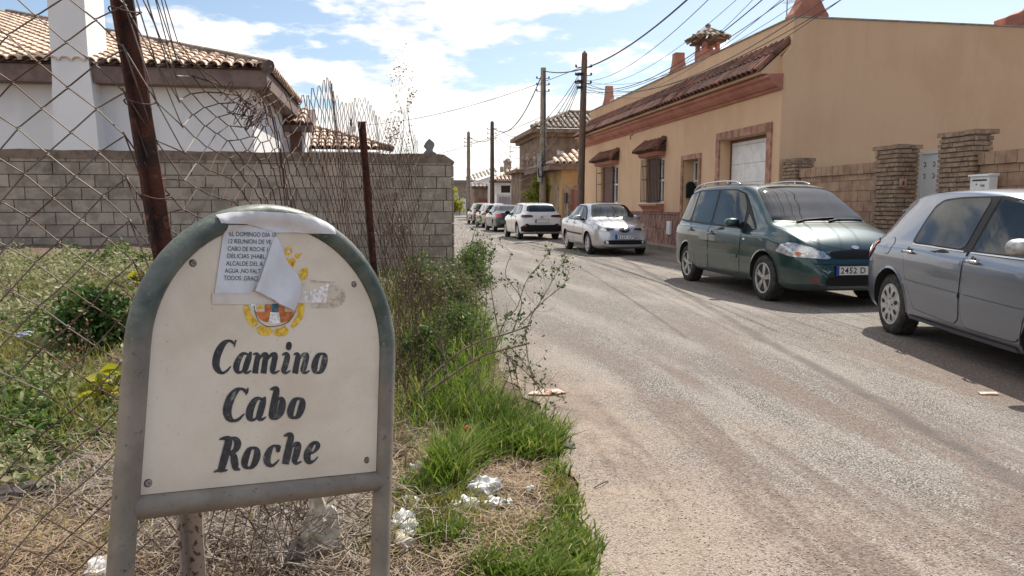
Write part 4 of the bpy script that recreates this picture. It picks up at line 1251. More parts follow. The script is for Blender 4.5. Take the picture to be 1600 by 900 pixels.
def street_sign():
    # the empty sits at the foot of the sign; its parts are modelled in the sign's own plane
    Mx = Matrix(((SU.x, SV.x, SN.x, SO.x), (SU.y, SV.y, SN.y, SO.y), (SU.z, SV.z, SN.z, SO.z), (0, 0, 0, 1)))
    t = empty('street_sign', SO, 0, 'arched cream street name sign in a green tube frame reading Camino Cabo Roche', 'street sign')
    R = 0.2865; TR = 0.0222; LEG = 1.13
    t.matrix_world = Mx @ Matrix.Translation((0, -LEG, 0))
    def fin(o): o.location = (0, LEG, 0); return o
    mt = sign_tube_mat()
    fr = MB(); pts = [(-R, -LEG, 0)] + [(-R, -LEG * (1 - i / 8), 0) for i in range(1, 8)]
    pts += [(-R * math.cos(PI * i / 32), R * math.sin(PI * i / 32), 0) for i in range(33)]
    pts += [(R, -LEG * i / 8, 0) for i in range(1, 9)]
    fr.tube(pts, TR, 20, ref=(0, 0, 1)); fin(fr.build('frame', mt, t, smooth=True))
    cb_ = MB(); cb_.tube([(-R + 0.008, -0.2905, 0), (-0.1, -0.2905, 0), (0.1, -0.2905, 0), (R - 0.008, -0.2905, 0)], 0.0218, 20); fin(cb_.build('crossbar', mt, t, smooth='auto'))
    for s in (-1, 1):
        w_ = MB(); w_.lathe([(0.0250, -0.016), (0.0275, 0), (0.0250, 0.016)], (s * R, -0.2905, 0), 'Y', 20)
    # panel
    RP = 0.2635; arc = [(RP * math.cos(PI * i / 40), RP * math.sin(PI * i / 40)) for i in range(41)]
    pp = MB(); pp.prism([(-RP, -0.2685), (RP, -0.2675)] + arc, 'Z', -0.002, 0.004); pan = fin(pp.build('panel', panel_mat(), t))
    def onpanel(name, m, mb): o = mb.build(name, m, pan, fix=False); return o
    sc_m = mat('screw_head', (0.36, 0.31, 0.26), 0.5, 0.4, c2=(0.09, 0.07, 0.06), ns=60)
    for px, py in ((302, 411), (554, 444), (232, 755), (574, 719)):
        a, b = sp(px, py); s = MB()
        s.lathe([(0.0062, 0.0042), (0.0062, 0.0052), (0.0048, 0.0066), (0.0026, 0.0068), (0.0024, 0.0048), (0.0, 0.0048)], (a, b, 0), 'Z', 16); s.lathe([(0.0075, 0.0041), (0.0, 0.0046)], (a, b, 0), 'Z', 16, m=1)
        s.build('screw', [sc_m, M['rust']], pan)
    ink = worn_ink('worn_black_ink', (0.028, 0.026, 0.027), (0.56, 0.72)); 
    lift = [0.0046]
    def stroke(mb, pts, close=False):
        P = [(320 + x / 3.752, 510 + y / 3.752, w_ / 3.752) for x, y, w_ in pts]
        Q = []
        for px, py, w_ in P:
            a, b = sp(px, py); a2, b2 = sp(px + w_ / 2, py); a0, b0 = sp(px - w_ / 2, py)
            Q.append((a, b, (a2 - a0) / 2 * 1.14 + 0.0003))
        C = catmull(Q, 7, close); n = len(C); L = []; R_ = []
        for i in range(n):
            p0 = C[(i - 1) % n] if close else C[max(i - 1, 0)]; p1 = C[(i + 1) % n] if close else C[min(i + 1, n - 1)]
            d = np.array([p1[0] - p0[0], p1[1] - p0[1]]); d /= max(1e-9, np.hypot(*d)); nn = np.array([-d[1], d[0]])
            # broad-nib: horizontal width on vertical strokes, thin on horizontals
            hw = max(0.0008, C[i][2]); wd = hw * (0.78 + 0.22 * abs(nn[0]))
            L.append((C[i][0] + nn[0] * wd, C[i][1] + nn[1] * wd)); R_.append((C[i][0] - nn[0] * wd, C[i][1] - nn[1] * wd))
        lift[0] += 0.00003; z = lift[0]
        vs = [(x, y, z) for x, y in L] + [(x, y, z) for x, y in R_]
        m_ = n if close else n - 1
        mb.add(vs, [(i, n + i, n + (i + 1) % n, (i + 1) % n) for i in range(m_)])
        if not close:      # rounded ends
            for e in (0, n - 1):
                if len(pts) > 2 and pts[0 if e == 0 else -1][2] > 18: continue
                cx = (L[e][0] + R_[e][0]) / 2; cy = (L[e][1] + R_[e][1]) / 2; r_ = math.hypot(L[e][0] - cx, L[e][1] - cy)
                mb.add([(cx + r_ * math.cos(2 * PI * k / 12), cy + r_ * math.sin(2 * PI * k / 12), z - 0.00001) for k in range(12)], [tuple(range(12))])
    words = [
     [([(182, 88, 7), (176, 102, 10), (164, 92, 14), (146, 84, 14), (118, 96, 26), (92, 130, 36), (72, 180, 38), (68, 225, 36), (80, 256, 30), (104, 273, 16), (130, 262, 12), (153, 236, 6)], 0), ([(183, 84, 9), (178, 104, 8), (174, 120, 4)], 0),
      ([(250, 162, 12), (226, 160, 18), (203, 190, 28), (188, 230, 32), (192, 260, 26), (210, 270, 14), (232, 250, 10), (252, 205, 8)], 0), ([(270, 156, 14), (260, 185, 28), (245, 230, 30), (239, 260, 26), (252, 272, 14), (272, 260, 6)], 0),
      ([(288, 163, 8), (305, 160, 16), (312, 180, 26), (303, 230, 28), (297, 276, 30)], 0), ([(312, 210, 8), (330, 178, 12), (350, 162, 20), (361, 172, 28), (355, 210, 28), (346, 276, 30)], 0), ([(362, 205, 8), (382, 176, 12), (402, 162, 20), (414, 172, 28), (407, 215, 28), (400, 256, 28), (412, 272, 16), (438, 260, 6)], 0),
      ([(496, 108, 28), (494, 122, 28)], 0), ([(458, 166, 8), (478, 160, 20), (486, 180, 28), (474, 230, 28), (466, 258, 28), (478, 273, 14), (502, 260, 6)], 0),
      ([(526, 164, 8), (542, 160, 16), (548, 180, 26), (539, 230, 28), (531, 276, 30)], 0), ([(548, 205, 8), (566, 177, 12), (588, 162, 20), (598, 175, 28), (589, 220, 28), (580, 256, 28), (592, 272, 14), (614, 260, 6)], 0),
      ([(690, 160, 12), (665, 174, 24), (647, 222, 32), (647, 258, 26), (662, 272, 12), (686, 258, 24), (702, 212, 32), (705, 174, 26)], 1)],
     [([(254, 372, 8), (247, 388, 12), (234, 374, 16), (212, 366, 15), (186, 378, 30), (157, 415, 42), (138, 465, 44), (134, 505, 42), (146, 538, 34), (170, 553, 18), (200, 545, 16), (232, 514, 6)], 0), ([(254, 366, 9), (248, 386, 9), (243, 402, 4)], 0),
      ([(333, 425, 14), (308, 424, 22), (283, 452, 34), (265, 500, 38), (268, 536, 32), (288, 548, 14), (312, 525, 10), (335, 475, 8)], 0), ([(352, 422, 16), (342, 450, 32), (328, 500, 34), (321, 532, 30), (336, 546, 16), (358, 532, 6)], 0),
      ([(388, 369, 8), (408, 364, 24), (422, 374, 30), (413, 430, 36), (402, 490, 38), (394, 530, 32)], 0), ([(407, 470, 8), (427, 432, 12), (448, 424, 22), (457, 450, 34), (447, 500, 36), (425, 534, 22), (402, 541, 14), (384, 533, 10)], 0),
      ([(552, 423, 14), (526, 438, 28), (506, 488, 36), (507, 522, 28), (525, 536, 14), (550, 522, 28), (570, 474, 36), (572, 438, 28)], 1)],
     [([(90, 662, 8), (118, 656, 24), (140, 668, 38), (128, 730, 40), (112, 790, 40), (98, 843, 34)], 0), ([(58, 853, 8), (76, 846, 14), (100, 848, 16), (130, 843, 10)], 0), ([(118, 660, 14), (158, 655, 16), (184, 664, 28), (194, 690, 36), (182, 722, 30), (150, 744, 14)], 0), ([(146, 745, 10), (168, 758, 32), (177, 800, 36), (184, 830, 28), (206, 840, 8)], 0),
      ([(287, 712, 14), (259, 728, 28), (238, 782, 36), (238, 816, 28), (258, 830, 14), (285, 815, 28), (306, 768, 36), (306, 728, 28)], 1),
      ([(432, 716, 22), (436, 706, 18), (420, 702, 14), (402, 702, 14), (380, 730, 30), (366, 772, 36), (373, 804, 28), (395, 817, 16), (418, 802, 10), (436, 782, 5)], 0), ([(430, 708, 22), (432, 726, 20)], 0),
      ([(468, 641, 8), (492, 634, 24), (506, 646, 30), (497, 700, 36), (484, 760, 38), (474, 808, 34)], 0), ([(490, 748, 8), (510, 707, 12), (534, 690, 24), (547, 702, 34), (538, 750, 34), (529, 783, 30), (541, 803, 16), (567, 793, 6)], 0),
      ([(605, 748, 10), (638, 738, 12), (664, 706, 22), (658, 684, 18), (634, 688, 20), (608, 730, 34), (602, 772, 34), (618, 796, 22), (643, 788, 10), (663, 766, 5)], 0)],
    ]
    for wd, nm in zip(words, ('lettering',) * 3):
        mb = MB()
        for pts, cl in wd: stroke(mb, pts, bool(cl))
        onpanel(nm, ink, mb)
    # crest fragments, zoomed coordinates
    def z7(x, y, off=0.006): return sp(300 + x / 3.75, 320 + y / 3.75, off)
    yel = worn_ink('crest_yellow', (0.66, 0.40, 0.03), (0.6, 0.8)); ora = worn_ink('crest_orange', (0.50, 0.14, 0.03), (0.5, 0.72)); blu = worn_ink('crest_blue', (0.03, 0.15, 0.20), (0.6, 0.8)); wht = worn_ink('crest_white', (0.72, 0.68, 0.62), (0.6, 0.8)); dk = worn_ink('crest_line', (0.16, 0.08, 0.02), (0.6, 0.8))
    def blob(mb, pts, z, m_, cham=True):
        P = [z7(x, y) for x, y in pts]
        if cham: P = chaikin(P, 2, 0.22)
        tri = tessellate_polygon([[Vector((a, b, 0)) for a, b in P]]); mb.add([(a, b, z) for a, b in P], [tuple(q) for q in tri], m=m_)
    mb = MB()
    shapes = [
      ([(305, 582), (318, 590), (330, 586), (342, 612), (350, 640), (374, 668), (390, 690), (384, 706), (368, 716), (345, 708), (320, 672), (305, 625)], 0.0047, 0, True),
      ([(378, 722), (392, 716), (402, 704), (412, 712), (440, 712), (472, 728), (474, 746), (450, 768), (412, 765), (388, 750)], 0.0047, 0, True),
      ([(476, 745), (486, 726), (520, 724), (546, 704), (556, 720), (572, 738), (556, 765), (512, 773), (486, 764)], 0.0048, 0, True),
      ([(622, 580), (664, 577), (660, 618), (655, 655), (625, 700), (590, 728), (580, 712), (592, 690), (606, 664), (624, 640), (612, 612)], 0.0047, 0, True),
      ([(330, 582), (372, 582), (378, 620), (352, 618)], 0.0046, 3, False),
      ([(372, 626), (600, 626), (588, 658), (566, 684), (540, 690), (430, 686), (398, 668)], 0.0047, 1, False),
      ([(428, 584), (470, 582), (470, 626), (428, 626)], 0.0048, 1, False), ([(507, 584), (544, 600), (546, 628), (507, 630)], 0.0048, 1, False),
      ([(460, 628), (512, 630), (520, 690), (480, 700), (450, 686)], 0.0050, 3, False),
      ([(469, 580), (508, 580), (508, 630), (469, 630)], 0.0051, 2, False), ([(484, 592), (496, 592), (496, 612), (484, 612)], 0.0053, 4, True),
      ([(380, 594), (420, 588), (424, 606), (400, 612), (388, 622)], 0.0050, 0, True),
      ([(534, 296), (556, 312), (580, 318), (600, 306), (612, 326), (604, 350), (588, 374), (574, 370), (556, 340)], 0.0047, 0, True),
      ([(604, 304), (612, 282), (630, 288), (648, 277), (640, 296), (622, 318)], 0.0048, 0, True),
      ([(546, 262), (560, 244), (580, 246), (590, 264), (584, 290), (562, 300), (548, 286)], 0.0048, 0, True), ([(558, 268), (570, 260), (578, 272), (568, 284)], 0.0052, 3, True),
      ([(632, 390), (652, 368), (682, 370), (683, 412), (668, 440), (652, 432), (640, 452), (628, 450)], 0.0047, 0, True),
      ([(506, 226), (518, 234), (529, 262), (524, 280), (512, 258)], 0.0047, 4, True),
      ([(588, 336), (600, 344), (592, 362), (580, 352)], 0.0053, 1, True),
    ]
    mc = MB()
    for s in shapes: blob(mc if max(q[1] for q in s[0]) < 500 else mb, *s)
    onpanel('crest_crown', [yel, ora, blu, wht, dk], mc)
    # thin dark outline of the shield
    P = [z7(*q) for q in [(366, 590), (372, 630), (392, 680), (430, 708), (474, 714), (520, 706), (566, 686), (600, 640), (612, 600)]]
    P = [(q[0], q[1]) for q in catmull([(a, b, 0) for a, b in P], 6)]
    for i in range(len(P) - 1):
        d = Vector((P[i + 1][0] - P[i][0], P[i + 1][1] - P[i][1], 0)).normalized(); nn = Vector((-d.y, d.x, 0)) * 0.0009
        a = Vector((P[i][0], P[i][1], 0.00535)); b = Vector((P[i + 1][0], P[i + 1][1], 0.00535)); mb.add([a + nn, b + nn, b - nn, a - nn], [(0, 1, 2, 3)], m=4)
    onpanel('crest_shield', [yel, ora, blu, wht, dk], mb)
    # old tape marks
    brown = worn_ink('tape_residue', (0.50, 0.38, 0.26), (0.42, 0.55), (0.72, 0.64, 0.54)); pale = worn_ink('old_tape', (0.74, 0.66, 0.60), (0.5, 0.7), (0.78, 0.71, 0.63)); pale2 = worn_ink('old_tape_grey', (0.66, 0.58, 0.52), (0.5, 0.7), (0.7, 0.62, 0.54))
    mb = MB(); blob(mb, [(790, 462), (850, 468), (898, 500), (905, 560), (860, 604), (780, 606), (696, 604), (694, 578), (788, 574)], 0.00455, 0, True)
    blob(mb, [(696, 440), (760, 446), (840, 452), (844, 458), (760, 456), (698, 452)], 0.0048, 0, False)
    blob(mb, [(628, 508), (690, 506), (692, 574), (630, 574)], 0.0049, 1, False); blob(mb, [(692, 508), (796, 462), (804, 464), (786, 574), (694, 574)], 0.0051, 2, False)
    blob(mb, [(0, 520), (118, 512), (116, 640), (-10, 660)], 0.0045, 2, False) if False else None
    onpanel('tape_mark', [brown, pale2, pale], mb)
    # paper notice: band taped over the tube, sheet below, folded flap
    paper = mat('notice_paper', (0.80, 0.79, 0.80), 0.8, c2=(0.72, 0.70, 0.70), ns=9, bump=0.15, bs=25)
    tape = mat('clear_tape', (0.80, 0.71, 0.61), 0.35, c2=(0.72, 0.62, 0.51), ns=14)
    def surf(a, b):
        rad = math.hypot(a, b) if b > 0 else abs(a); d = rad - R
        if abs(d) < TR: return max(0.005, math.sqrt(TR * TR - d * d) + 0.0008)
        return 0.005
    def sheet(name, poly, m, lift_=0.0012, fn=None, inner=0.011):
        P = [z7(x, y) for x, y in poly]; xs = [p[0] for p in P]; ys = [p[1] for p in P]; pts = [Vector(p) for p in P]; ne = len(P)
        pts2 = []
        for i in range(ne):
            a, b = Vector(P[i]), Vector(P[(i + 1) % ne]); k = max(1, int((b - a).length / 0.008)); pts2 += [a.lerp(b, j / k) for j in range(k)]
        nb = len(pts2); q = min(xs)
        while q < max(xs):
            r_ = min(ys)
            while r_ < max(ys): pts2.append(Vector((q + rnd.uniform(-.001, .001), r_ + rnd.uniform(-.001, .001)))); r_ += inner * 0.6
            q += inner * 0.6
        res = delaunay_2d_cdt(pts2, [(i, (i + 1) % nb) for i in range(nb)], [list(range(nb))], 1, 1e-6)
        mb = MB(); mb.add([(p.x, p.y, (fn(p.x, p.y) if fn else surf(p.x, p.y)) + lift_ + 0.0005 * math.sin(p.x * 190 + p.y * 120)) for p in res[0]], [tuple(f) for f in res[2]])
        o = mb.build(name, m, t, smooth=True, fix=False); fin(o)
        return o
    sheet('tape_strip', [(116, 515), (352, 505), (480, 548), (652, 508), (668, 575), (330, 582), (120, 582)], tape, 0.0006)
    sheet('notice_sheet', [(190, 126), (330, 122), (470, 150), (490, 170), (480, 250), (440, 420), (356, 500), (340, 520), (132, 520)], paper, 0.0014)
    sheet('notice_band', [(125, 62), (200, 50), (330, 46), (480, 52), (620, 64), (700, 80), (762, 104), (812, 136), (812, 180), (690, 170), (600, 162), (490, 164), (380, 128), (300, 118), (190, 118), (142, 116)], paper, 0.0030)
    f0 = z7(487, 172); 
    def flapz(a, b):
        d = max(0, f0[1] - b); x = a - (f0[0] + (-0.02) * d / 0.1); return 0.006 + 0.013 * min(1, d / 0.13) * (0.45 + 0.3 * math.sin(x * 34 + 0.6)) + 0.012 * math.sin(x * 75 + d * 22) * 0.4
    sheet('folded_flap', [(487, 172), (505, 215), (540, 300), (585, 370), (622, 440), (636, 505), (618, 560), (602, 622), (560, 610), (500, 585), (470, 556), (400, 524), (354, 504), (385, 440), (430, 320), (465, 225)], paper, 0.0, flapz)
    inkn = mat('marker_ink', (0.05, 0.05, 0.06), 0.6)
    lines = [('EL DOMINGO D\u00cdA 10', (215, 183), (490, 190)), ('12 REUNION DE VE', (205, 226), (462, 231)), ('CABO DE ROCHE 1', (206, 270), (442, 274)), ('DELICIAS )HABL', (202, 312), (426, 316)), ('ALCALDE DEL A', (197, 356), (413, 359)), ('AGUA ,NO FALT', (190, 399), (400, 402)), ('TODOS ,GRACI', (183, 441), (385, 445))]
    for s, p0, p1 in lines:
        me = text_mesh(s, 1.0, shear=0.05, offset=0.0)
        wd = max(v.co.x for v in me.vertices); a = Vector(z7(*p0)); b = Vector(z7(*p1)); c = Vector(z7(p0[0], p0[1] - 27))
        hh = (c - a).length / 0.70
        U_ = (b - a) / wd; V_ = Vector((-U_.y, U_.x)).normalized() * hh; V_ = (c - a) / 0.70
        for v in me.vertices:
            q = a + U_ * v.co.x + V_ * v.co.y; v.co = (q.x, q.y, surf(q.x, q.y) + 0.0026)
        me.materials.clear(); me.materials.append(inkn); o = bpy.data.objects.new('handwriting', me); col.objects.link(o); o.parent = t; fin(o)
    return t


street_sign()


# ------------------------------------------------------------------ chain link fence
def fence():
    A0 = Vector((-2.35, 1.30, 0)); A1 = Vector((-0.895, 1.92, 0)); A2 = Vector((-0.965, 4.80, 0)); A3 = Vector((-0.83, 6.7, 0))
    t = empty('chain_link_fence', A1, 0, 'sagging rusty chain link fence on leaning iron posts behind the sign', 'fence')
    org = A1
    line = [A1, Vector((-.845, 2.15, 0)), Vector((-.825, 2.60, 0)), Vector((-.86, 3.3, 0)), Vector((-.93, 4.2, 0)), A2, Vector((-.93, 5.6, 0)), A3]
    pts_ = [A0.lerp(A1, k / 30) for k in range(30)] + [Vector(q) for q in catmull(line, 12)]
    cum = [0.0]
    for i in range(1, len(pts_)): cum.append(cum[-1] + (pts_[i] - pts_[i - 1]).length)
    tot = cum[-1]; s1 = cum[30]; s2 = cum[30 + 12 * 5]
    def base(s):
        i = min(max(int(np.searchsorted(cum, s)) - 1, 0), len(cum) - 2); k = (s - cum[i]) / max(1e-9, cum[i + 1] - cum[i])
        a, b = pts_[i], pts_[i + 1]; d = (b - a).normalized(); return a.lerp(b, k), Vector((-d.y, d.x, 0))
    def s_of_px(px):
        best = min(range(30, len(pts_)), key=lambda i: abs(800 + FPX * pts_[i].x / (pts_[i].y * 0.9938) - px)); return cum[best], pts_[best].y
    tt = [(0, 2.35), (s1 - 0.05, 2.28)]
    for px, py in ((264, 5), (277, 62), (300, 100), (342, 128), (377, 156), (405, 150), (426, 156), (452, 144), (470, 134), (507, 133), (530, 143), (560, 158), (580, 167), (600, 176), (625, 190)):
        s_, Y_ = s_of_px(px)
        if s_ > tt[-1][0] + 0.02: tt.append((s_, z_at(px, py, Y_)))
    tt.append((tot + 0.1, tt[-1][1] - 0.08))
    top = pchip(tt)
    p = 0.058; q = 0.052; J = 42; Hm = J * q
    def mp(a, b, k, j):
        """mesh coordinates (along, up) to space"""
        bb = b + 0.05
        tp = top(min(max(a, 0), tot)); f = b / Hm
        sq = tp / 2.25
        sl = math.exp(-((a - s1 - 0.40) / 0.36) ** 2) if a > s1 else 0.0
        z = 0.05 + (tp - 0.05) * (1 - (1 - f) ** (1 + 0.75 * sl))
        # drag towards the big post, folding of the torn top
        tear = math.exp(-((a - s1 - 0.42) / 0.34) ** 2) * smooth01((f - 0.45) / 0.5)
        a2 = a + 0.05 * sl * f + 0.012 * math.sin(a * 17) * f + 0.012 * math.sin(b * 9 + a * 3)
        if a < s1: a2 = a + 0.012 * math.sin(b * 5 + a * 7) + 0.08 * f * 0
        c, n = base(min(max(a2, 0), tot))
        off = 0.012 * math.sin(a * 4.1 + b * 2.3) + 0.006 * math.sin(a * 9 + b * 6) * f + tear * 0.03 * math.sin(b * 7 + a * 5)
        if a < s1: off *= 0.35
        off += (0.0025 if (j + k) % 2 else -0.0025)
        z += tear * 0.012 * math.sin(a * 14 + b * 5) + 0.006 * math.sin(a * 31) - 0.04 * math.sin(a * 5.2) * f * (a > s1 + 0.6)
        z += -0.055 * math.sin(a * 8.0) * (a < s1) * 0.3
        sh = 0.0 if a > s1 else 0.06 * (s1 - a)
        return c + n * off + Vector((0, 0, z - sh)) - org
    K = int(tot / p); cols = [MB(), MB()]
    for k in range(K):
        mb = cols[0] if k * p < s1 + 0.1 else cols[1]
        pts = []
        for j in range(J + 1):
            a = (k + ((j + k) % 2)) * p; b = j * q
            if j == 0: pts.append(mp(a, b, k, j)); continue
            P_ = mp(a, b, k, j); pts.append(P_)
        mp_ = []
        for i, P_ in enumerate(pts):
            if 0 < i < len(pts) - 1:
                mp_.append(P_.lerp(pts[i - 1], 0.10)); mp_.append(P_ + (P_ - (pts[i - 1] + pts[i + 1]) / 2) * 0.06); mp_.append(P_.lerp(pts[i + 1], 0.10))
            else: mp_.append(P_)
        mb.tube(mp_, 0.0019, 4, cap=False)
    cols[0].build('wire_mesh', M['wire'], t, fix=False); cols[1].build('wire_mesh', M['wire2'], t, fix=False)
    # torn, rolled-down wire ends
    tg = MB(); R2 = random.Random(5)
    path = [W(228, -30, 2.0), W(250, 50, 2.03), W(285, 120, 2.12), (W(330, 185, 2.3)), W(385, 235, 2.6)]
    cp = [Vector(c) for c in catmull(path, 8)]
    for s in range(0):
        o_ = Vector((R2.gauss(0, 0.05), R2.gauss(0, 0.06), R2.gauss(0, 0.04))); ph = R2.uniform(0, 6); pts = []
        i0 = R2.randint(0, 12); i1 = R2.randint(i0 + 12, len(cp) - 1) if i0 + 12 < len(cp) - 1 else len(cp) - 1
        for i in range(i0, i1 + 1):
            for h_ in (0, 0.5):
                c = cp[i] if h_ == 0 else cp[i].lerp(cp[min(i + 1, len(cp) - 1)], .5)
                sgn = 1 if (2 * i + (h_ > 0)) % 2 else -1
                pts.append(c + o_ * (1 + 0.5 * math.sin(i * .4 + ph)) + Vector((0.028 * sgn, 0.02 * math.sin(i + ph), 0.022 * sgn * math.cos(ph + i * .2))) - org)
        tg.tube(pts, 0.0016, 4, cap=False)
    for s in range(15):     # curled loose ends above the collapsed section
        c = W(R2.gauss(395, 24), R2.gauss(168, 14), R2.uniform(2.6, 2.9)); ph = R2.uniform(0, 6); pts = []; d = Vector((R2.gauss(0, 1), R2.gauss(0, 1), R2.gauss(0, 0.6))).normalized()
        for i in range(9):
            pts.append(c + d * (i * 0.011) + Vector((0.03 * math.cos(ph + i * 1.3), 0.03 * math.sin(ph + i * 1.1), 0.03 * math.sin(ph + i * 1.5))) - org)
        tg.tube([Vector(x) for x in catmull(pts, 3)], 0.0016, 4, cap=False)
    tg.build('torn_wire', M['wire2'], t, fix=False)
    def angle_post(a, b, w_, name, m, kink=None):
        mb = MB(); a = a - org; b = b - org; d = (b - a).normalized(); x = (X1 - d * X1.dot(d)).normalized(); y = d.cross(x); n = 14
        prof = [(0, 0), (w_, 0), (w_, 0.006), (0.006, 0.006), (0.006, w_ * 0.8), (0, w_ * 0.8)]
        vs = []
        for i in range(n + 1):
            c = a.lerp(b, i / n)
            for (u, v) in prof: vs.append(c + x * (u - w_ / 2 + 0.0015 * rnd.uniform(-1, 1)) - y * v)
        fs = [(i * 6 + j, i * 6 + (j + 1) % 6, (i + 1) * 6 + (j + 1) % 6, (i + 1) * 6 + j) for i in range(n) for j in range(6)] + [tuple(range(6)), tuple(n * 6 + j for j in range(6))]
        mb.add(vs, fs); return mb.build(name, m, t)
    b1 = W(262, 400, 1.90); t1_ = W(191, -30, 1.93); d = (b1 - t1_).normalized(); bb = W(287, 560, 1.885)
    angle_post(bb, t1_, 0.043, 'post', M['rust'])
    b2 = W(583, 400, 4.78); t2_ = W(566, 190, 4.80); d = (b2 - t2_).normalized(); bb2 = b2 + d * ((b2.z - 0.1) / -d.z)
    angle_post(bb2, t2_, 0.042, 'post', M['rust'])
    # tie wires round the first post
    for py in (160, 306, 20):
        tw = MB()
        k = (py + 30) / 430; c = t1_.lerp(b1, k) - org; pts = [c + Vector((0.036 * math.cos(a_), -0.012 + 0.04 * math.sin(a_), 0.006 * math.sin(a_ * 2))) for a_ in [2 * PI * i / 14 for i in range(18)]]
        tw.tube(pts, 0.002, 5)
        tw.build('tie_wire', M['wire2'], t)
    # loose mesh lying in a heap at the foot of the fence
    hp = MB()
    for s in range(70):
        px = R2.uniform(330, 600); py = R2.uniform(770, 905); g = G(px, py, 0.04); g.y *= 0.95
        a_ = R2.uniform(0, 6.28); pts = []; z0 = R2.uniform(0.02, 0.26) * (0.4 + 0.6 * smooth01((px - 330) / 150))
        for i in range(10):
            sg = 1 if i % 2 else -1
            pts.append(g + Vector((math.cos(a_) * i * 0.04 + 0.022 * sg * math.sin(a_), math.sin(a_) * i * 0.04 * 0.7 - 0.022 * sg * math.cos(a_), z0 + 0.03 * math.sin(i * .7 + a_) + 0.015 * sg)) - org)
        hp.tube(pts, 0.0019, 4, cap=False)
    hp.build('fallen_mesh', M['wire'], t, fix=False)
    # stub post below the sign
    a = W(287, 548, 1.885); b = W(308, 905, 1.86); d = (b - a).normalized(); e = b + d * ((b.z - 0.02) / -d.z)
    angle_post(e, a, 0.050, 'post_foot', M['rust2'])


fence()
# ------------------------------------------------------------------ cars
M['tyre'] = mat('tyre_rubber', (0.018, 0.017, 0.017), 0.85, c2=(0.05, 0.045, 0.04), ns=14, bump=0.2)
M['trimblack'] = mat('black_trim', (0.010, 0.010, 0.011), 0.5, spec=0.25)
M['seam'] = mat('panel_gap', (0.006, 0.006, 0.007), 0.8)
M['glass'] = mat('car_glass', (0.012, 0.018, 0.023), 0.03, spec=0.38, c2=(0.026, 0.034, 0.04), ns=1.5)
M['chrome'] = mat('bright_metal', (0.55, 0.55, 0.56), 0.22, 0.9)
M['rim'] = mat('alloy_rim', (0.50, 0.50, 0.50), 0.35, 0.7, c2=(0.36, 0.35, 0.34), ns=9)
M['hub'] = mat('plastic_hubcap', (0.50, 0.49, 0.47), 0.5, 0.2, c2=(0.38, 0.36, 0.34), ns=12)
M['lamp_clear'] = mat('clear_lamp', (0.62, 0.63, 0.64), 0.08, 0.35, spec=1.0, coat=1.0, c2=(0.30, 0.31, 0.32), ns=16)
M['lamp_red'] = mat('red_lamp', (0.70, 0.05, 0.035), 0.12, spec=0.8, coat=1.0, c2=(0.36, 0.018, 0.014), ns=16)
M['lamp_dark'] = mat('dark_red_lamp', (0.10, 0.015, 0.02), 0.15, coat=1.0)
M['lamp_amber'] = mat('amber_lamp', (0.55, 0.14, 0.03), 0.2, coat=0.8)
M['plate'] = mat('plate_white', (0.72, 0.72, 0.70), 0.45)
M['plate_blue'] = mat('plate_blue', (0.02, 0.06, 0.35), 0.45)
M['plate_ink'] = mat('plate_ink', (0.015, 0.015, 0.015), 0.5)
M['under'] = mat('underbody', (0.012, 0.012, 0.012), 0.9)


def paint(name, c, c2=None, metal=0.5, dirt=(0.30, 0.25, 0.2)):
    m = bpy.data.materials.new(name); m.use_nodes = True
    t = NT(m.node_tree); b = m.node_tree.nodes['Principled BSDF']; vec = t.n('ShaderNodeTexCoord').outputs['Object']
    sp_ = t.n('ShaderNodeSeparateXYZ', inp={0: vec})
    f = t.mapr(t.math('ADD', sp_.outputs[2], t.math('MULTIPLY', t.noise(vec, 5, 3, 0.5), 0.35)), 0.75, 0.30, 0.0, 0.16)
    f2 = t.mapr(t.noise(vec, 2.5, 2, 0.5), 0.45, 0.8, 0.0, 0.08)
    t.put(b, 'Base Color', t.mix(t.math('MAXIMUM', f, f2), c, dirt))
    t.put(b, 'Metallic', t.math('MULTIPLY', t.math('SUBTRACT', 1.0, f), metal))
    b.inputs['Roughness'].default_value = 0.32
    b.inputs['Coat Weight'].default_value = 0.9; t.put(b, 'Coat Roughness', t.math('ADD', 0.03, t.math('MULTIPLY', f, 0.5)))
    return m


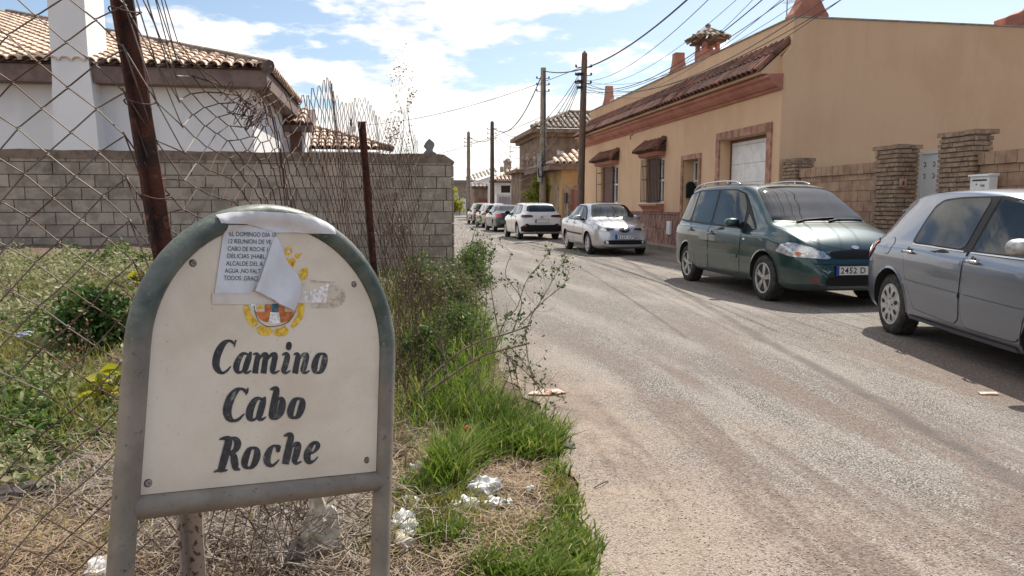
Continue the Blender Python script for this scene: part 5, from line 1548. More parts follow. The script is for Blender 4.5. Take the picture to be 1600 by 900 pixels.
def wheel(parent, x, y, side, r, w_, style, m_rim, steer=0.0):
    """tyre is the wheel part, the rim its sub-part"""
    ty = MB(); rr = r * 0.66
    prof = [(rr - 0.01, -w_ / 2 + 0.02), (rr + 0.01, -w_ / 2 + 0.003), (r * 0.85, -w_ / 2 - 0.004), (r * 0.955, -w_ / 2 + 0.012), (r * 0.99, -w_ / 2 + 0.03), (r, -w_ / 4), (r, w_ / 4), (r * 0.99, w_ / 2 - 0.03), (r * 0.955, w_ / 2 - 0.012), (r * 0.85, w_ / 2 + 0.004), (rr + 0.01, w_ / 2 - 0.003), (rr - 0.01, w_ / 2 - 0.02)]
    ty.lathe(prof, (0, 0, 0), 'Y', 40)
    for i in range(56):      # tread blocks
        a = 2 * PI * i / 56
        ty.box((math.cos(a) * (r + 0.001), 0, math.sin(a) * (r + 0.001)), (0.008, w_ * 0.82, 0.022), Matrix.Rotation(-a, 3, 'Y'))
    o = ty.build('wheel', M['tyre'], parent, smooth='auto'); o.location = (x, y, r); o.rotation_euler = (0, 0, steer)
    rm = MB(); s = side; f = s * (w_ / 2 - 0.012)
    def L(prof, m=0): rm.lathe([(a, s * b) for a, b in prof], (0, 0, 0), 'Y', 40, m=m, cap=False)
    L([(rr + 0.008, w_ / 2 - 0.004), (rr + 0.004, w_ / 2 + 0.002), (rr - 0.012, w_ / 2 - 0.002), (rr - 0.02, w_ / 2 - 0.03), (rr - 0.025, w_ / 2 - 0.08)])
    L([(rr - 0.02, w_ / 2 - 0.07), (0.0, w_ / 2 - 0.075)], 1)
    hub = [(0.055, w_ / 2 - 0.06), (0.052, w_ / 2 - 0.018), (0.03, w_ / 2 - 0.006), (0.0, w_ / 2 - 0.004)]
    if style == 'hubcap9':
        L([(rr - 0.004, w_ / 2 - 0.006), (rr * 0.8, w_ / 2 + 0.006), (rr * 0.45, w_ / 2 + 0.002), (0.07, w_ / 2 - 0.006), (0.05, w_ / 2 + 0.004), (0.0, w_ / 2 + 0.006)])
        for i in range(9):
            a = 2 * PI * (i + 0.3) / 9; vs = []; c = Vector((math.cos(a), 0, math.sin(a))) * rr * 0.68; e = Vector((math.cos(a), 0, math.sin(a))); tt = Vector((-math.sin(a), 0, math.cos(a)))
            for k in range(14):
                b = 2 * PI * k / 14; wd = rr * (0.105 + 0.035 * math.cos(b)); q = c + e * (math.cos(b) * rr * 0.19) + tt * (math.sin(b) * wd); q.y = s * (w_ / 2 + 0.0075); vs.append(q)
            rm.add(vs, [tuple(range(14))], m=1)
        for i in range(4):
            a = 2 * PI * i / 4; rm.lathe([(0.009, s * (w_ / 2 + 0.0)), (0.009, s * (w_ / 2 + 0.006)), (0, s * (w_ / 2 + 0.006))], (math.cos(a) * 0.055, 0, math.sin(a) * 0.055), 'Y', 8, m=1)
    else:
        L(hub)
        n = {'spoke5': 5, 'spoke7': 7, 'spoke6': 6}[style]
        for i in range(n):
            for db in ((-0.13, 0.13) if style == 'spoke5' else (0,)):
                a = 2 * PI * i / n + 0.2
                e = Vector((math.cos(a + db), 0, math.sin(a + db))); p0 = Vector((math.cos(a), 0, math.sin(a))) * 0.03; p1 = e * (rr - 0.008)
                d = (p1 - p0).normalized(); tt = Vector((-d.z, 0, d.x)); vs = []
                w0 = 0.030 if style == 'spoke5' else 0.045; w1 = 0.020 if style == 'spoke5' else 0.038
                for (P_, wd, yy) in ((p0, w0, w_ / 2 - 0.012), (p1, w1, w_ / 2 - 0.014)):
                    for (k, dy) in ((-1, -0.03), (-0.75, 0.0), (0.75, 0.0), (1, -0.03)):
                        q = P_ + tt * (wd * k); q.y = s * (yy + dy); vs.append(q)
                rm.add(vs, [(0, 1, 5, 4), (1, 2, 6, 5), (2, 3, 7, 6)])
    rm.build('rim', [m_rim, M['trimblack']], o, smooth='auto')
    return o


def make_car(sp_, loc, heading, label, group='cars parked along the street', steer=0.0):
    """sp_: shape table. Local x runs forward from the rear axle, y to the car's left."""
    t = empty(sp_['name'], (loc[0], loc[1], 0.008), heading, label, 'car', group)
    ro = sp_['ro']; L = sp_['L']; wbse = sp_['wbase']
    zt, zb, wb, wr, zs = (pchip(sp_[k]) for k in ('zt', 'zb', 'wb', 'wr', 'zs'))
    xs = sorted(set(list(np.round(np.concatenate([np.array([0, .004, .012, .024, .04, .06, .085, .115]), np.arange(.15, L - .14, .05), L - np.array([.115, .085, .06, .04, .024, .012, .004, 0])]), 4))))
    rings = []
    for x in xs:
        T = zt(x); S = zs(x); B = min(zb(x), T - 0.03); w_ = wb(x); R = min(wr(x), w_ * 0.93)
        mid = S + (B - S) * 0.52; hgt = T - B
        cr = min(0.05, hgt * 0.35)
        ctl = [(0, S), (w_ * 0.55, S), (w_ * 0.86, S + 0.01), (w_ * 0.955, S + 0.06), (w_ * 0.985, S + (mid - S) * 0.5), (w_, mid), (w_ * 0.992, B - (B - mid) * 0.35), (w_ * 0.97, B - 0.035), (w_ * 0.935, B + 0.004)]
        y0 = w_ * 0.925
        if hgt > 0.22:
            ctl += [(y0 + (R - y0) * 0.35, B + (hgt - 0.07) * 0.38), (y0 + (R - y0) * 0.75, B + (hgt - 0.07) * 0.76), (R - 0.005, T - 0.075), (R * 0.93, T - 0.032), (R * 0.72, T - 0.012), (R * 0.4, T - 0.003), (0, T)]
        else:
            k = hgt / 0.22
            ctl += [(y0 + (R - y0) * 0.35, B + hgt * (0.30)), (y0 + (R - y0) * 0.75, B + hgt * 0.56), (R - 0.005, B + hgt * (0.70)), (R * 0.90, B + hgt * 0.80), (R * 0.70, B + hgt * 0.92), (R * 0.4, B + hgt * 0.98), (0, T)]
        rings.append([(x - ro, y, z) for y, z in catmull([(a, b) for a, b in ctl], 3)])
    n = len(rings[0]); vs = []; 
    full = []
    for r_ in rings:
        loop = r_ + [(p[0], -p[1], p[2]) for p in reversed(r_[1:-1])]; full.append(len(loop)); vs += loop
    m = full[0]; fs = [(i * m + j, (i + 1) * m + j, (i + 1) * m + (j + 1) % m, i * m + (j + 1) % m) for i in range(len(rings) - 1) for j in range(m)]
    def capf(base, flip):
        # ladder faces across the end
        out = []
        for j in range(n - 1):
            a = base + j; b = base + j + 1; c = base + (m - j - 1) % m; d = base + (m - j) % m
            f = [a, b, c, d]; f2 = []
            for q in f:
                if q not in f2: f2.append(q)
            if len(f2) >= 3: out.append(tuple(f2 if not flip else reversed(f2)))
        return out
    fs += capf(0, False) + capf((len(rings) - 1) * m, True)
    bvh = BVHTree.FromPolygons([Vector(v) for v in vs], fs)
    me = bpy.data.meshes.new('body'); me.from_pydata(vs, [], fs)
    bm = bmesh.new(); bm.from_mesh(me); bmesh.ops.remove_doubles(bm, verts=bm.verts, dist=1e-5); bmesh.ops.recalc_face_normals(bm, faces=bm.faces); bm.to_mesh(me); bm.free()
    pm = sp_['paint']; me.materials.append(pm); me.materials.append(M['under'])
    body = bpy.data.objects.new('body', me); col.objects.link(body)
    # wheel arches
    r = sp_['r']; cut = MB(); W2 = max(p[1] for p in sp_['wb'])
    for x in (0, wbse):
        for s in (-1, 1): cut.lathe([(r * 1.20, s * (W2 - 0.27)), (r * 1.20, s * (W2 + 0.2))], (x, 0, r * 1.02), 'Y', 36)
    co = cut.build('cutter', [M['under']]); 
    md = body.modifiers.new('arch', 'BOOLEAN'); md.operation = 'DIFFERENCE'; md.solver = 'EXACT'; md.object = co; md.material_mode = 'TRANSFER'; md.use_self = True
    dg = bpy.context.evaluated_depsgraph_get(); dg.update()
    me2 = bpy.data.meshes.new_from_object(body.evaluated_get(dg)); body.modifiers.clear(); body.data = me2; bpy.data.objects.remove(co)
    me2.shade_smooth(); me2.set_sharp_from_angle(angle=RD(50)); me2.name = 'body'
    body.parent = t

    def hit(view, u, v):
        if view == 'sideL': o_, d = Vector((u, 5, v)), Vector((0, -1, 0))
        elif view == 'sideR': o_, d = Vector((u, -5, v)), Vector((0, 1, 0))
        elif view == 'front': o_, d = Vector((9, u, v)), Vector((-1, 0, 0))
        elif view == 'rear': o_, d = Vector((-9, u, v)), Vector((1, 0, 0))
        else: o_, d = Vector((u, v, 5)), Vector((0, 0, -1))
        h = bvh.ray_cast(o_, d)
        if h[0] is None:
            q = {'sideL': Vector((u, .8, v)), 'sideR': Vector((u, -.8, v)), 'front': Vector((L - ro, u, v)), 'rear': Vector((-ro, u, v)), 'top': Vector((u, v, 1.4))}[view]
            h = bvh.find_nearest(q)
        nn = h[1]
        if nn.dot(d) > 0: nn = -nn
        return h[0], nn

    def patch(name, view, poly, off, m_, parent=t, rd=0, grid=0.05, mirror=False, sub=None):
        res_o = []
        polys = [poly]
        if mirror: polys.append([(-a, b) for a, b in reversed(poly)] if view in ('front', 'rear') else [(a, -b) for a, b in reversed(poly)])
        for pl in polys:
            P = [(a - (ro if view in ('sideL', 'sideR', 'top') else 0), b) for a, b in pl]
            if rd: P = chaikin(P, 2, rd)
            pts = []
            for i in range(len(P)):
                a, b = Vector(P[i]), Vector(P[(i + 1) % len(P)]); k = max(1, int((b - a).length / grid)); pts += [a.lerp(b, j / k) for j in range(k)]
            nb = len(pts); x0 = min(p.x for p in pts); x1 = max(p.x for p in pts); y0 = min(p.y for p in pts); y1 = max(p.y for p in pts)
            q = x0 + grid / 2
            while q < x1:
                w__ = y0 + grid / 2
                while w__ < y1: pts.append(Vector((q, w__))); w__ += grid
                q += grid
            rs = delaunay_2d_cdt(pts, [(i, (i + 1) % nb) for i in range(nb)], [list(range(nb))], 1, 1e-6)
            V = []
            for p in rs[0]: h, nn = hit(view, p.x, p.y); V.append(h + nn * off)
            mb = MB(); mb.add(V, [tuple(f) for f in rs[2]]); o = mb.build(name, m_, parent, smooth=True, fix=False)
            # faces outwards
            bm = bmesh.new(); bm.from_mesh(o.data); bm.normal_update()
            dv = {'sideL': Vector((0, 1, 0)), 'sideR': Vector((0, -1, 0)), 'front': Vector((1, 0, 0)), 'rear': Vector((-1, 0, 0)), 'top': Vector((0, 0, 1))}[view]
            if sum(f.normal.dot(dv) for f in bm.faces) < 0: bmesh.ops.reverse_faces(bm, faces=bm.faces)
            bm.to_mesh(o.data); bm.free(); res_o.append(o)
        return res_o

    def ribbon(name, view, line, w_, off, m_, parent=t):
        P = [(a - (ro if view in ('sideL', 'sideR', 'top') else 0), b) for a, b in line]; C = catmull(P, 6); mb = MB(); A = []; B = []
        for i in range(len(C)):
            p0 = C[max(i - 1, 0)]; p1 = C[min(i + 1, len(C) - 1)]; d = np.array(p1) - np.array(p0); d = d / max(1e-9, np.hypot(*d)); nn = np.array([-d[1], d[0]]) * w_ / 2
            for (lst, sg) in ((A, 1), (B, -1)):
                q = np.array(C[i]) + nn * sg; h, hn = hit(view, float(q[0]), float(q[1])); lst.append(h + hn * off)
        k = len(A); mb.add(A + B, [(i, i + 1, k + i + 1, k + i) for i in range(k - 1)])
        return mb.build(name, m_, parent, smooth=True)

    W_ = W2
    for sd in sp_.get('sides', ['sideR']):
        s = -1 if sd == 'sideR' else 1
        doors = []
        for d in sp_.get('doors', []):
            patch('door_gap', sd, d, 0.0022, M['seam'], body, 0.10)
            cx = sum(p[0] for p in d) / len(d); cz = sum(p[1] for p in d) / len(d)
            sh = [(p[0] + (0.0075 if p[0] < cx else -0.0075), p[1] + (0.0065 if p[1] < cz else -0.0065)) for p in d]
            doors += patch('door', sd, sh, 0.0045, pm, t, 0.10)
        if sp_.get('dlo'): patch('window_surround', sd, sp_['dlo'], 0.0065, M['trimblack'], t, 0.12)
        for wn in sp_['windows']: patch('window', sd, wn, 0.0095, M['glass'], t, 0.07)
        for bp in sp_.get('pillars', []): patch('pillar_trim', sd, bp, 0.009, M['trimblack'], t)
        for ln, w__, mk in sp_.get('strips', []): ribbon('trim_strip', sd, ln, w__, 0.013, M[mk] if mk in M else pm)
        if sp_.get('seams'):
            for ln in sp_['seams']: ribbon('panel_gap', sd, ln, 0.006, 0.003, M['seam'])
        for i, (hx, hzz) in enumerate(sp_.get('handles', [])):
            h, nn = hit(sd, hx - ro, hzz); mb = MB()
            mb.lathe([(0.001, 0.002), (0.042, 0.003), (0.05, 0.001)], (0, 0, 0), 'Y', 20, m=1)
            mb.tube([(-0.09, 0.004 * s, 0), (-0.075, 0.028 * s, 0.002), (0, 0.038 * s, 0.004), (0.075, 0.028 * s, 0.002), (0.09, 0.004 * s, 0)], [0.012, 0.015, 0.015, 0.015, 0.012], 8, m=0)
            o = mb.build('handle', [sp_.get('handle_mat', pm), M['trimblack']], doors[min(i, len(doors) - 1)] if doors else t, smooth=True); o.location = h + Vector((0, 0.006 * s, 0))
        if sp_.get('fuel'):
            fx, fz, fr_ = sp_['fuel']
            patch('fuel_gap', sd, [(fx + fr_ * math.cos(k * PI / 12), fz + fr_ * math.sin(k * PI / 12)) for k in range(24)], 0.002, M['seam'], body); patch('fuel_flap', sd, [(fx + (fr_ - .005) * math.cos(k * PI / 12), fz + (fr_ - .005) * math.sin(k * PI / 12)) for k in range(24)], 0.004, pm)
        if sp_.get('indicator'):
            ix, iz = sp_['indicator']; patch('side_indicator', sd, [(ix - .035, iz - .014), (ix + .035, iz - .014), (ix + .035, iz + .014), (ix - .035, iz + .014)], 0.006, M['plate'], t, 0.25, 0.02)
        for x in (0, wbse):      # arch lip
            mb = MB(); A = []; B = []
            for k in range(25):
                a = PI * (k / 24) * 1.06 - 0.03 * PI; q = []
                for rr in (r * 1.195, r * 1.27):
                    zz_ = r * 1.02 + rr * math.sin(a); h, hn = hit(sd, x + rr * math.cos(a), max(zz_, 0.24)); q.append(h + hn * (0.009 if rr < r * 1.22 else 0.002))
                A.append(q[0]); B.append(q[1])
            mb.add(A + B, [(i, i + 1, 25 + i + 1, 25 + i) for i in range(24)]); mb.build('arch_lip', sp_.get('arch_mat', pm), t, smooth=True)
    for x in (0, wbse):
        for s in (-1, 1):
            wheel(t, x, s * (W_ - 0.125), s, r, sp_.get('tw', 0.2), sp_['rim'], sp_.get('rim_mat', M['rim']), steer if x > 0 else 0)
    for nm, view, poly, off, mk, rd in sp_.get('patches', []):
        patch(nm, view, poly, off, M[mk] if mk in M else pm, t, rd, 0.045)
    for nm, view, poly, off, mk, rd in sp_.get('pairs', []):
        patch(nm, view, poly, off, M[mk] if mk in M else pm, t, rd, 0.03, mirror=True)
    for nm, view, ln, w__, off, mk in sp_.get('lines', []): ribbon(nm, view, ln, w__, off, M[mk] if mk in M else pm)
    # mirrors
    if sp_.get('mirror'):
        mx, mz = sp_['mirror']
        for s in (-1, 1):
            h, nn = hit('sideL' if s > 0 else 'sideR', mx - ro, mz); mb = MB()
            ctr = Vector((mx - ro - 0.02, s * (abs(h.y) + 0.13), mz + 0.04)); R3 = Matrix.Identity(3)
            rings_ = [(-0.055, 0.85), (-0.05, 0.97), (-0.02, 1.0), (0.03, 0.9), (0.06, 0.68), (0.075, 0.3)]; vs_ = []; nk = 18
            for dx, sc in rings_:
                for k in range(nk):
                    a = 2 * PI * k / nk; cx = abs(math.cos(a)) ** 0.75 * (1 if math.cos(a) > 0 else -1); cz = abs(math.sin(a)) ** 0.75 * (1 if math.sin(a) > 0 else -1)
                    vs_.append(ctr + Vector((dx, 0.115 * sc * cx, 0.072 * sc * cz)))
            fs_ = [(i * nk + j, i * nk + (j + 1) % nk, (i + 1) * nk + (j + 1) % nk, (i + 1) * nk + j) for i in range(5) for j in range(nk)] + [tuple(range(nk)), tuple(5 * nk + j for j in range(nk))]
            mb.add(vs_, fs_); mb.tube([h + Vector((0, -s * 0.03, -0.02)), ctr + Vector((0.01, -s * 0.06, -0.04))], [0.035, 0.028], 8, m=1)
            mo = mb.build('wing_mirror', [sp_.get('mirror_mat', pm), M['trimblack']], t, smooth='auto')
            g_ = MB(); g_.lathe([(0.0, 0), (0.9, 0)], (0, 0, 0), 'X', 18); g_.v = [(ctr.x - 0.058, ctr.y + v[1] * 0.10, ctr.z + v[2] * 0.062) for v in g_.v]; g_.build('mirror_glass', M['glass'], mo)
    # number plates
    for view, y_, z_, txt in sp_.get('plates', []):
        h, nn = hit(view, y_, z_); s = 1 if view == 'front' else -1
        xf = max(hit(view, y_ + dy, z_ + dz)[0].x * s for dy in (-.2, 0, .2) for dz in (-.04, .04)) + 0.006
        pb = MB(); pb.box((s * xf, y_, z_), (0.012, 0.53, 0.12)); po = pb.build('number_plate', M['plate'], t)
        bb = MB(); bb.box((s * (xf + 0.0066), y_ - s * 0.24 * 1.0, z_), (0.002, 0.045, 0.112)); bb.build('country_band', M['plate_blue'], po)
        U_ = Vector((0, s, 0))
        if txt: me_ = text_mesh(txt, 0.112, offset=0.0015, space=1.08); place_text(me_, 'plate_number', M['plate_ink'], Vector((s * (xf + 0.0075), y_ - s * 0.20, z_ - 0.038)), U_, Z1, po)
        fr_ = MB(); 
        for dy, dz, a, b in ((0, .063, .54, .008), (0, -.063, .54, .008), (.269, 0, .008, .134), (-.269, 0, .008, .134)): fr_.box((s * (xf + 0.001), y_ + dy, z_ + dz), (0.02, a, b))
        fr_.build('plate_frame', M['trimblack'], po)
    if sp_.get('extra'): sp_['extra'](t, hit, patch, ribbon, ro, pm)
    return t


def contact(px, py): g = G(px, py, 0.008); return Vector((g.x, g.y, 0))


# --- dark green people carrier
def galaxy_extra(t, hit, patch, ribbon, ro, pm):
    for s in (-1, 1):
        mb = MB(); pts = []
        for i in range(13):
            x = 0.42 + i * (2.30 - 0.42) / 12; h, nn = hit('top', x - ro, s * 0.60); k = math.sin(PI * i / 12) ** 0.35 if 0 < i < 12 else 0
            pts.append(h + Vector((0, 0, 0.012 + 0.055 * k)))
        mb.tube([Vector(q) for q in catmull(pts, 3)], 0.014, 8)
        for i in (3, 9): mb.tube([pts[i], pts[i] - Z1 * 0.07], 0.016, 8)
        mb.build('roof_rail', M['chrome'], t, smooth=True)
        wp = MB(); a, _ = hit('top', 3.70 - ro, s * 0.12 - 0.25); b, _ = hit('top', 3.63 - ro, s * 0.12 + 0.33)
        pts = [hit('top', x - ro, y)[0] + Vector((0, 0, 0.02)) for x, y in ((3.72, -0.42 + 0.5 * (s > 0)), (3.66, -0.25 + 0.5 * (s > 0)), (3.63, 0.05 + 0.5 * (s > 0)), (3.61, 0.22 + 0.45 * (s > 0)))]
        wp.tube(pts, 0.011, 6); wp.build('wiper', M['trimblack'], t)
        # headlamp internals
        for (yy, zz_, rr, mk) in ((0.60, 0.745, 0.055, 'chrome'), (0.70, 0.77, 0.05, 'chrome'), (0.50, 0.71, 0.04, 'chrome'), (0.745, 0.715, 0.024, 'lamp_amber')):
            patch('lamp_reflector', 'front', [(s * yy + rr * math.cos(k * PI / 8), zz_ + rr * math.sin(k * PI / 8)) for k in range(16)], 0.014, M[mk], t, 0, 0.03)
    patch('badge', 'front', [(0.055 * math.cos(k * PI / 10), 0.80 + 0.024 * math.sin(k * PI / 10)) for k in range(20)], 0.008, M['chrome'], t, 0, 0.02)


galaxy = dict(name='people_carrier', L=4.63, ro=0.83, wbase=2.835, r=0.325, tw=0.205, rim='spoke5', sides=['sideR'],
    paint=paint('dark_green_paint', (0.003, 0.036, 0.040), metal=0.45),
    zt=[(0, .62), (.02, .92), (.06, 1.06), (.12, 1.26), (.26, 1.53), (.45, 1.66), (.9, 1.715), (1.9, 1.73), (2.5, 1.70), (2.8, 1.635), (3.15, 1.45), (3.5, 1.235), (3.7, 1.125), (3.95, 1.06), (4.25, .955), (4.46, .83), (4.57, .70), (4.63, .52)],
    zb=[(0, .55), (.08, 1.0), (.8, 1.04), (2, 1.01), (3.0, .975), (3.6, .965), (4.0, .90), (4.35, .78), (4.55, .62), (4.63, .45)],
    wb=[(0, .60), (.02, .70), (.08, .80), (.3, .875), (.8, .90), (2.3, .905), (3.4, .895), (3.95, .87), (4.3, .79), (4.5, .68), (4.6, .56), (4.63, .48)],
    wr=[(0, .56), (.3, .62), (1.2, .67), (2.4, .66), (2.8, .64), (3.2, .69), (3.65, .76), (4.0, .74), (4.4, .64), (4.63, .40)],
    zs=[(0, .36), (.2, .26), (.8, .23), (3.6, .23), (4.2, .2), (4.63, .24)],
    windows=[[(.20, 1.12), (.30, 1.36), (.46, 1.55), (.84, 1.60), (.83, 1.09)], [(.90, 1.09), (.91, 1.605), (1.72, 1.61), (1.74, 1.06)], [(1.81, 1.06), (1.79, 1.61), (2.32, 1.60), (2.60, 1.54), (2.80, 1.36), (2.90, 1.03)], [(2.98, 1.02), (2.95, 1.24), (3.30, 1.01)]],
    dlo=[(.16, 1.09), (.28, 1.38), (.43, 1.58), (.84, 1.625), (1.8, 1.635), (2.36, 1.62), (2.64, 1.555), (2.92, 1.33), (3.36, .99), (2.0, 1.02), (.8, 1.06)],
    doors=[[(.93, .34), (.90, .75), (.87, 1.6), (1.76, 1.62), (1.78, .30), (1.25, .30), (1.10, .34)], [(1.79, .30), (1.77, 1.62), (2.36, 1.61), (2.66, 1.54), (2.92, 1.30), (2.96, .95), (2.93, .30)]],
    handles=[(1.02, .93), (1.90, .90)], indicator=(3.06, .86), strips=[([(1.02, .60), (1.5, .595), (2.1, .59), (2.86, .585)], 0.055, 'body')],
    patches=[('windscreen', 'top', [(2.80, -.57), (2.73, -.3), (2.72, 0), (2.73, .3), (2.80, .57), (3.2, .645), (3.58, .71), (3.64, .4), (3.66, 0), (3.64, -.4), (3.58, -.71), (3.2, -.645)], 0.008, 'glass', 0.06),
             ('grille', 'front', [(-.36, .655), (.36, .655), (.40, .745), (.2, .765), (-.2, .765), (-.40, .745)], 0.007, 'trimblack', 0.12),
             ('air_intake', 'front', [(-.50, .30), (.50, .30), (.46, .43), (-.46, .43)], 0.007, 'trimblack', 0.15),
             ('bumper_gap', 'front', [(-.62, .585), (.62, .585), (.62, .592), (-.62, .592)], 0.004, 'seam', 0)],
    pairs=[('headlight', 'front', [(.40, .672), (.44, .650), (.80, .672), (.865, .73), (.84, .83), (.76, .86), (.60, .80), (.48, .73)], 0.010, 'lamp_clear', 0.12),
           ('fog_light', 'front', [(.60 + .05 * math.cos(k * PI / 8), .37 + .045 * math.sin(k * PI / 8)) for k in range(16)], 0.012, 'lamp_dark', 0),
           ('tail_light', 'sideR', [(.02, .80), (.14, .80), (.20, 1.0), (.05, 1.02)], 0.006, 'lamp_red', 0.1)] [:2],
    mirror=(2.80, 1.06), plates=[('front', -0.09, .505, '2452 D')], extra=galaxy_extra,
    lines=[('bonnet_gap', 'top', [(3.72, -.74), (4.1, -.66), (4.40, -.50), (4.50, -.2), (4.52, 0), (4.50, .2), (4.40, .50), (4.1, .66), (3.72, .74)], 0.006, 0.004, 'seam'),
           ('scuttle', 'top', [(3.60, -.70), (3.68, -.4), (3.70, 0), (3.68, .4), (3.60, .70)], 0.05, 0.006, 'trimblack')])
a = contact(1190, 469); b = contact(1073, 438.5); d = (a - b).normalized(); left = Vector((-d.y, d.x, 0))
make_car(galaxy, b + left * (0.905 - 0.03) , math.atan2(d.y, d.x), 'dark green people carrier with roof rails parked beside the brick pillars', steer=0.0)


# --- blue grey hatchback in front
def peugeot_extra(t, hit, patch, ribbon, ro, pm):
    patch('bumper_gap', 'sideR', [(.02, .70), (.30, .745), (.30, .751), (.02, .706)], 0.004, M['seam'], t)
    h, _ = hit('top', 0.50 - ro, 0.0); mb = MB(); mb.tube([h, h + Vector((-0.12, 0, 0.03)), h + Vector((-0.34, 0, 0.20))], [0.008, 0.006, 0.003], 6); mb.lathe([(0.035, 0), (0.03, 0.012), (0.01, 0.02)], h, 'Z', 12); mb.build('aerial', M['trimblack'], t)
    # head restraints and seat backs seen through the glass are dark shapes behind it: rear spoiler lip
    mb = MB()
    pts = [hit('top', x - ro, y)[0] + Vector((-0.03, 0, 0.008)) for x, y in ((0.43, -.60), (0.40, -.3), (0.39, 0), (0.40, .3), (0.43, .60))]
    mb.tube(pts, 0.018, 8); mb.build('spoiler', pm, t, smooth=True)


hatch = dict(name='hatchback_car', L=4.20, ro=0.74, wbase=2.608, r=0.318, tw=0.195, rim='hubcap9', rim_mat=M['hub'], sides=['sideR'],
    paint=paint('blue_grey_paint', (0.155, 0.185, 0.235), metal=0.75), arch_mat=None,
    zt=[(0, .64), (.02, .84), (.05, .95), (.12, 1.08), (.24, 1.26), (.38, 1.40), (.52, 1.455), (.8, 1.50), (1.5, 1.52), (2.1, 1.49), (2.45, 1.42), (2.8, 1.27), (3.15, 1.09), (3.3, 1.02), (3.6, .95), (3.95, .82), (4.12, .68), (4.20, .5)],
    zb=[(0, .58), (.05, .86), (.3, .965), (1.2, .965), (2.5, .93), (3.2, .91), (3.6, .84), (4.0, .7), (4.2, .45)],
    wb=[(0, .60), (.02, .72), (.06, .79), (.15, .835), (.4, .862), (1.2, .87), (2.4, .87), (3.3, .855), (3.8, .80), (4.1, .66), (4.2, .48)],
    wr=[(0, .50), (.3, .545), (.6, .57), (1.3, .60), (2.1, .60), (2.45, .58), (2.9, .63), (3.2, .70), (3.6, .70), (4.0, .58), (4.2, .38)],
    zs=[(0, .33), (.15, .25), (.6, .2), (3.4, .19), (4.0, .18), (4.2, .25)],
    windows=[[(1.12, .995), (1.145, 1.19), (1.20, 1.33), (1.30, 1.395), (1.55, 1.418), (2.05, 1.424), (2.03, .972)], [(2.17, .965), (2.19, 1.412), (2.45, 1.37), (2.75, 1.22), (3.05, 1.02), (3.1, .96)]],
    dlo=[(1.07, .975), (1.105, 1.19), (1.165, 1.355), (1.28, 1.418), (1.60, 1.44), (2.2, 1.44), (2.5, 1.385), (2.8, 1.23), (3.2, .94), (2.1, .948)],
    pillars=[[(2.065, .965), (2.085, 1.425), (2.155, 1.425), (2.145, .96)]],
    doors=[[(1.08, .96), (1.02, .84), (1.10, .62), (1.20, .46), (1.28, .34), (2.10, .30), (2.12, .95), (2.12, 1.42), (1.6, 1.435), (1.27, 1.41), (1.15, 1.345), (1.095, 1.18)], [(2.13, .30), (2.135, .95), (2.135, 1.42), (2.5, 1.38), (2.8, 1.22), (3.12, .96), (3.10, .60), (2.98, .36), (2.9, .30)]],
    handles=[(1.13, .90), (2.27, .885)], handle_mat=M['chrome'], fuel=(.62, .935, .092),
    strips=[([(1.06, .60), (1.5, .585), (2.1, .57)], 0.045, 'body'), ([(2.15, .57), (2.6, .56), (3.1, .55)], 0.045, 'body'), ([(1.12, .972), (1.6, .962), (2.05, .953)], 0.012, 'chrome'), ([(2.16, .95), (2.6, .945), (3.1, .938)], 0.012, 'chrome'), ([(1.15, .255), (2.0, .245), (2.9, .245)], 0.035, 'body')],
    seams=[[(.40, 1.36), (.22, 1.13), (.14, .96), (.12, .80)]],
    patches=[('windscreen', 'top', [(2.42, -.50), (2.36, 0), (2.42, .50), (3.1, .64), (3.2, 0), (3.1, -.64)], 0.008, 'glass', 0.1),
             ('rear_window', 'rear', [(-.52, 1.0), (.52, 1.0), (.45, 1.36), (-.45, 1.36)], 0.008, 'glass', 0.1),
             ('tail_light', 'sideR', [(.012, .77), (.018, .92), (.05, .99), (.27, .995), (.345, .965), (.27, .86), (.15, .77)], 0.011, 'lamp_red', 0.1)],
    mirror=(2.98, 1.0), mirror_mat=M['rim'], plates=[], extra=peugeot_extra)
hatch['arch_mat'] = hatch['paint']
b = contact(1388, 521); d = Vector((-0.055, -1, 0)).normalized(); left = Vector((-d.y, d.x, 0))
make_car(hatch, b + left * (0.87 - 0.03), math.atan2(d.y, d.x), 'nearest blue grey hatchback with red tail light at the right edge')


# --- silver saloon facing the camera
def saloon_extra(t, hit, patch, ribbon, ro, pm):
    patch('grille', 'front', [(.15 * math.cos(k * PI / 12), .70 + .065 * math.sin(k * PI / 12) * (1.15 if math.sin(k * PI / 12) < 0 else 0.9)) for k in range(24)], 0.010, M['trimblack'], t, 0, 0.03)
    x = hit('front', 0, .70)[0].x + 0.016; mb = MB()
    mb.tube([Vector((x, y, z)) for y, z in ((0.045, .735), (0.0, .742), (-0.045, .728), (-0.035, .712), (0.035, .694), (0.045, .676), (0.0, .662), (-0.045, .670))], 0.0085, 6); mb.build('badge', M['chrome'], t)
    for s in (-1, 1):
        pts = [hit('top', x - ro, y)[0] + Vector((0, 0, 0.018)) for x, y in ((3.30, -0.30 + 0.45 * (s > 0)), (3.26, -0.1 + 0.45 * (s > 0)), (3.22, 0.15 + 0.42 * (s > 0)))]
        wp = MB(); wp.tube(pts, 0.01, 6); wp.build('wiper', M['trimblack'], t)
        patch('lamp_reflector', 'front', [(s * .60 + .055 * math.cos(k * PI / 8), .725 + .05 * math.sin(k * PI / 8)) for k in range(16)], 0.014, M['chrome'], t, 0, 0.03)
        patch('lamp_surround', 'front', [(s * .26, .70), (s * .48, .67), (s * .50, .745), (s * .30, .735)], 0.012, M['trimblack'], t, 0, 0.03)
        ribbon('bonnet_crease', 'top', [(3.35, s * .52), (3.8, s * .40), (4.1, s * .26)], 0.012, 0.003, pm)


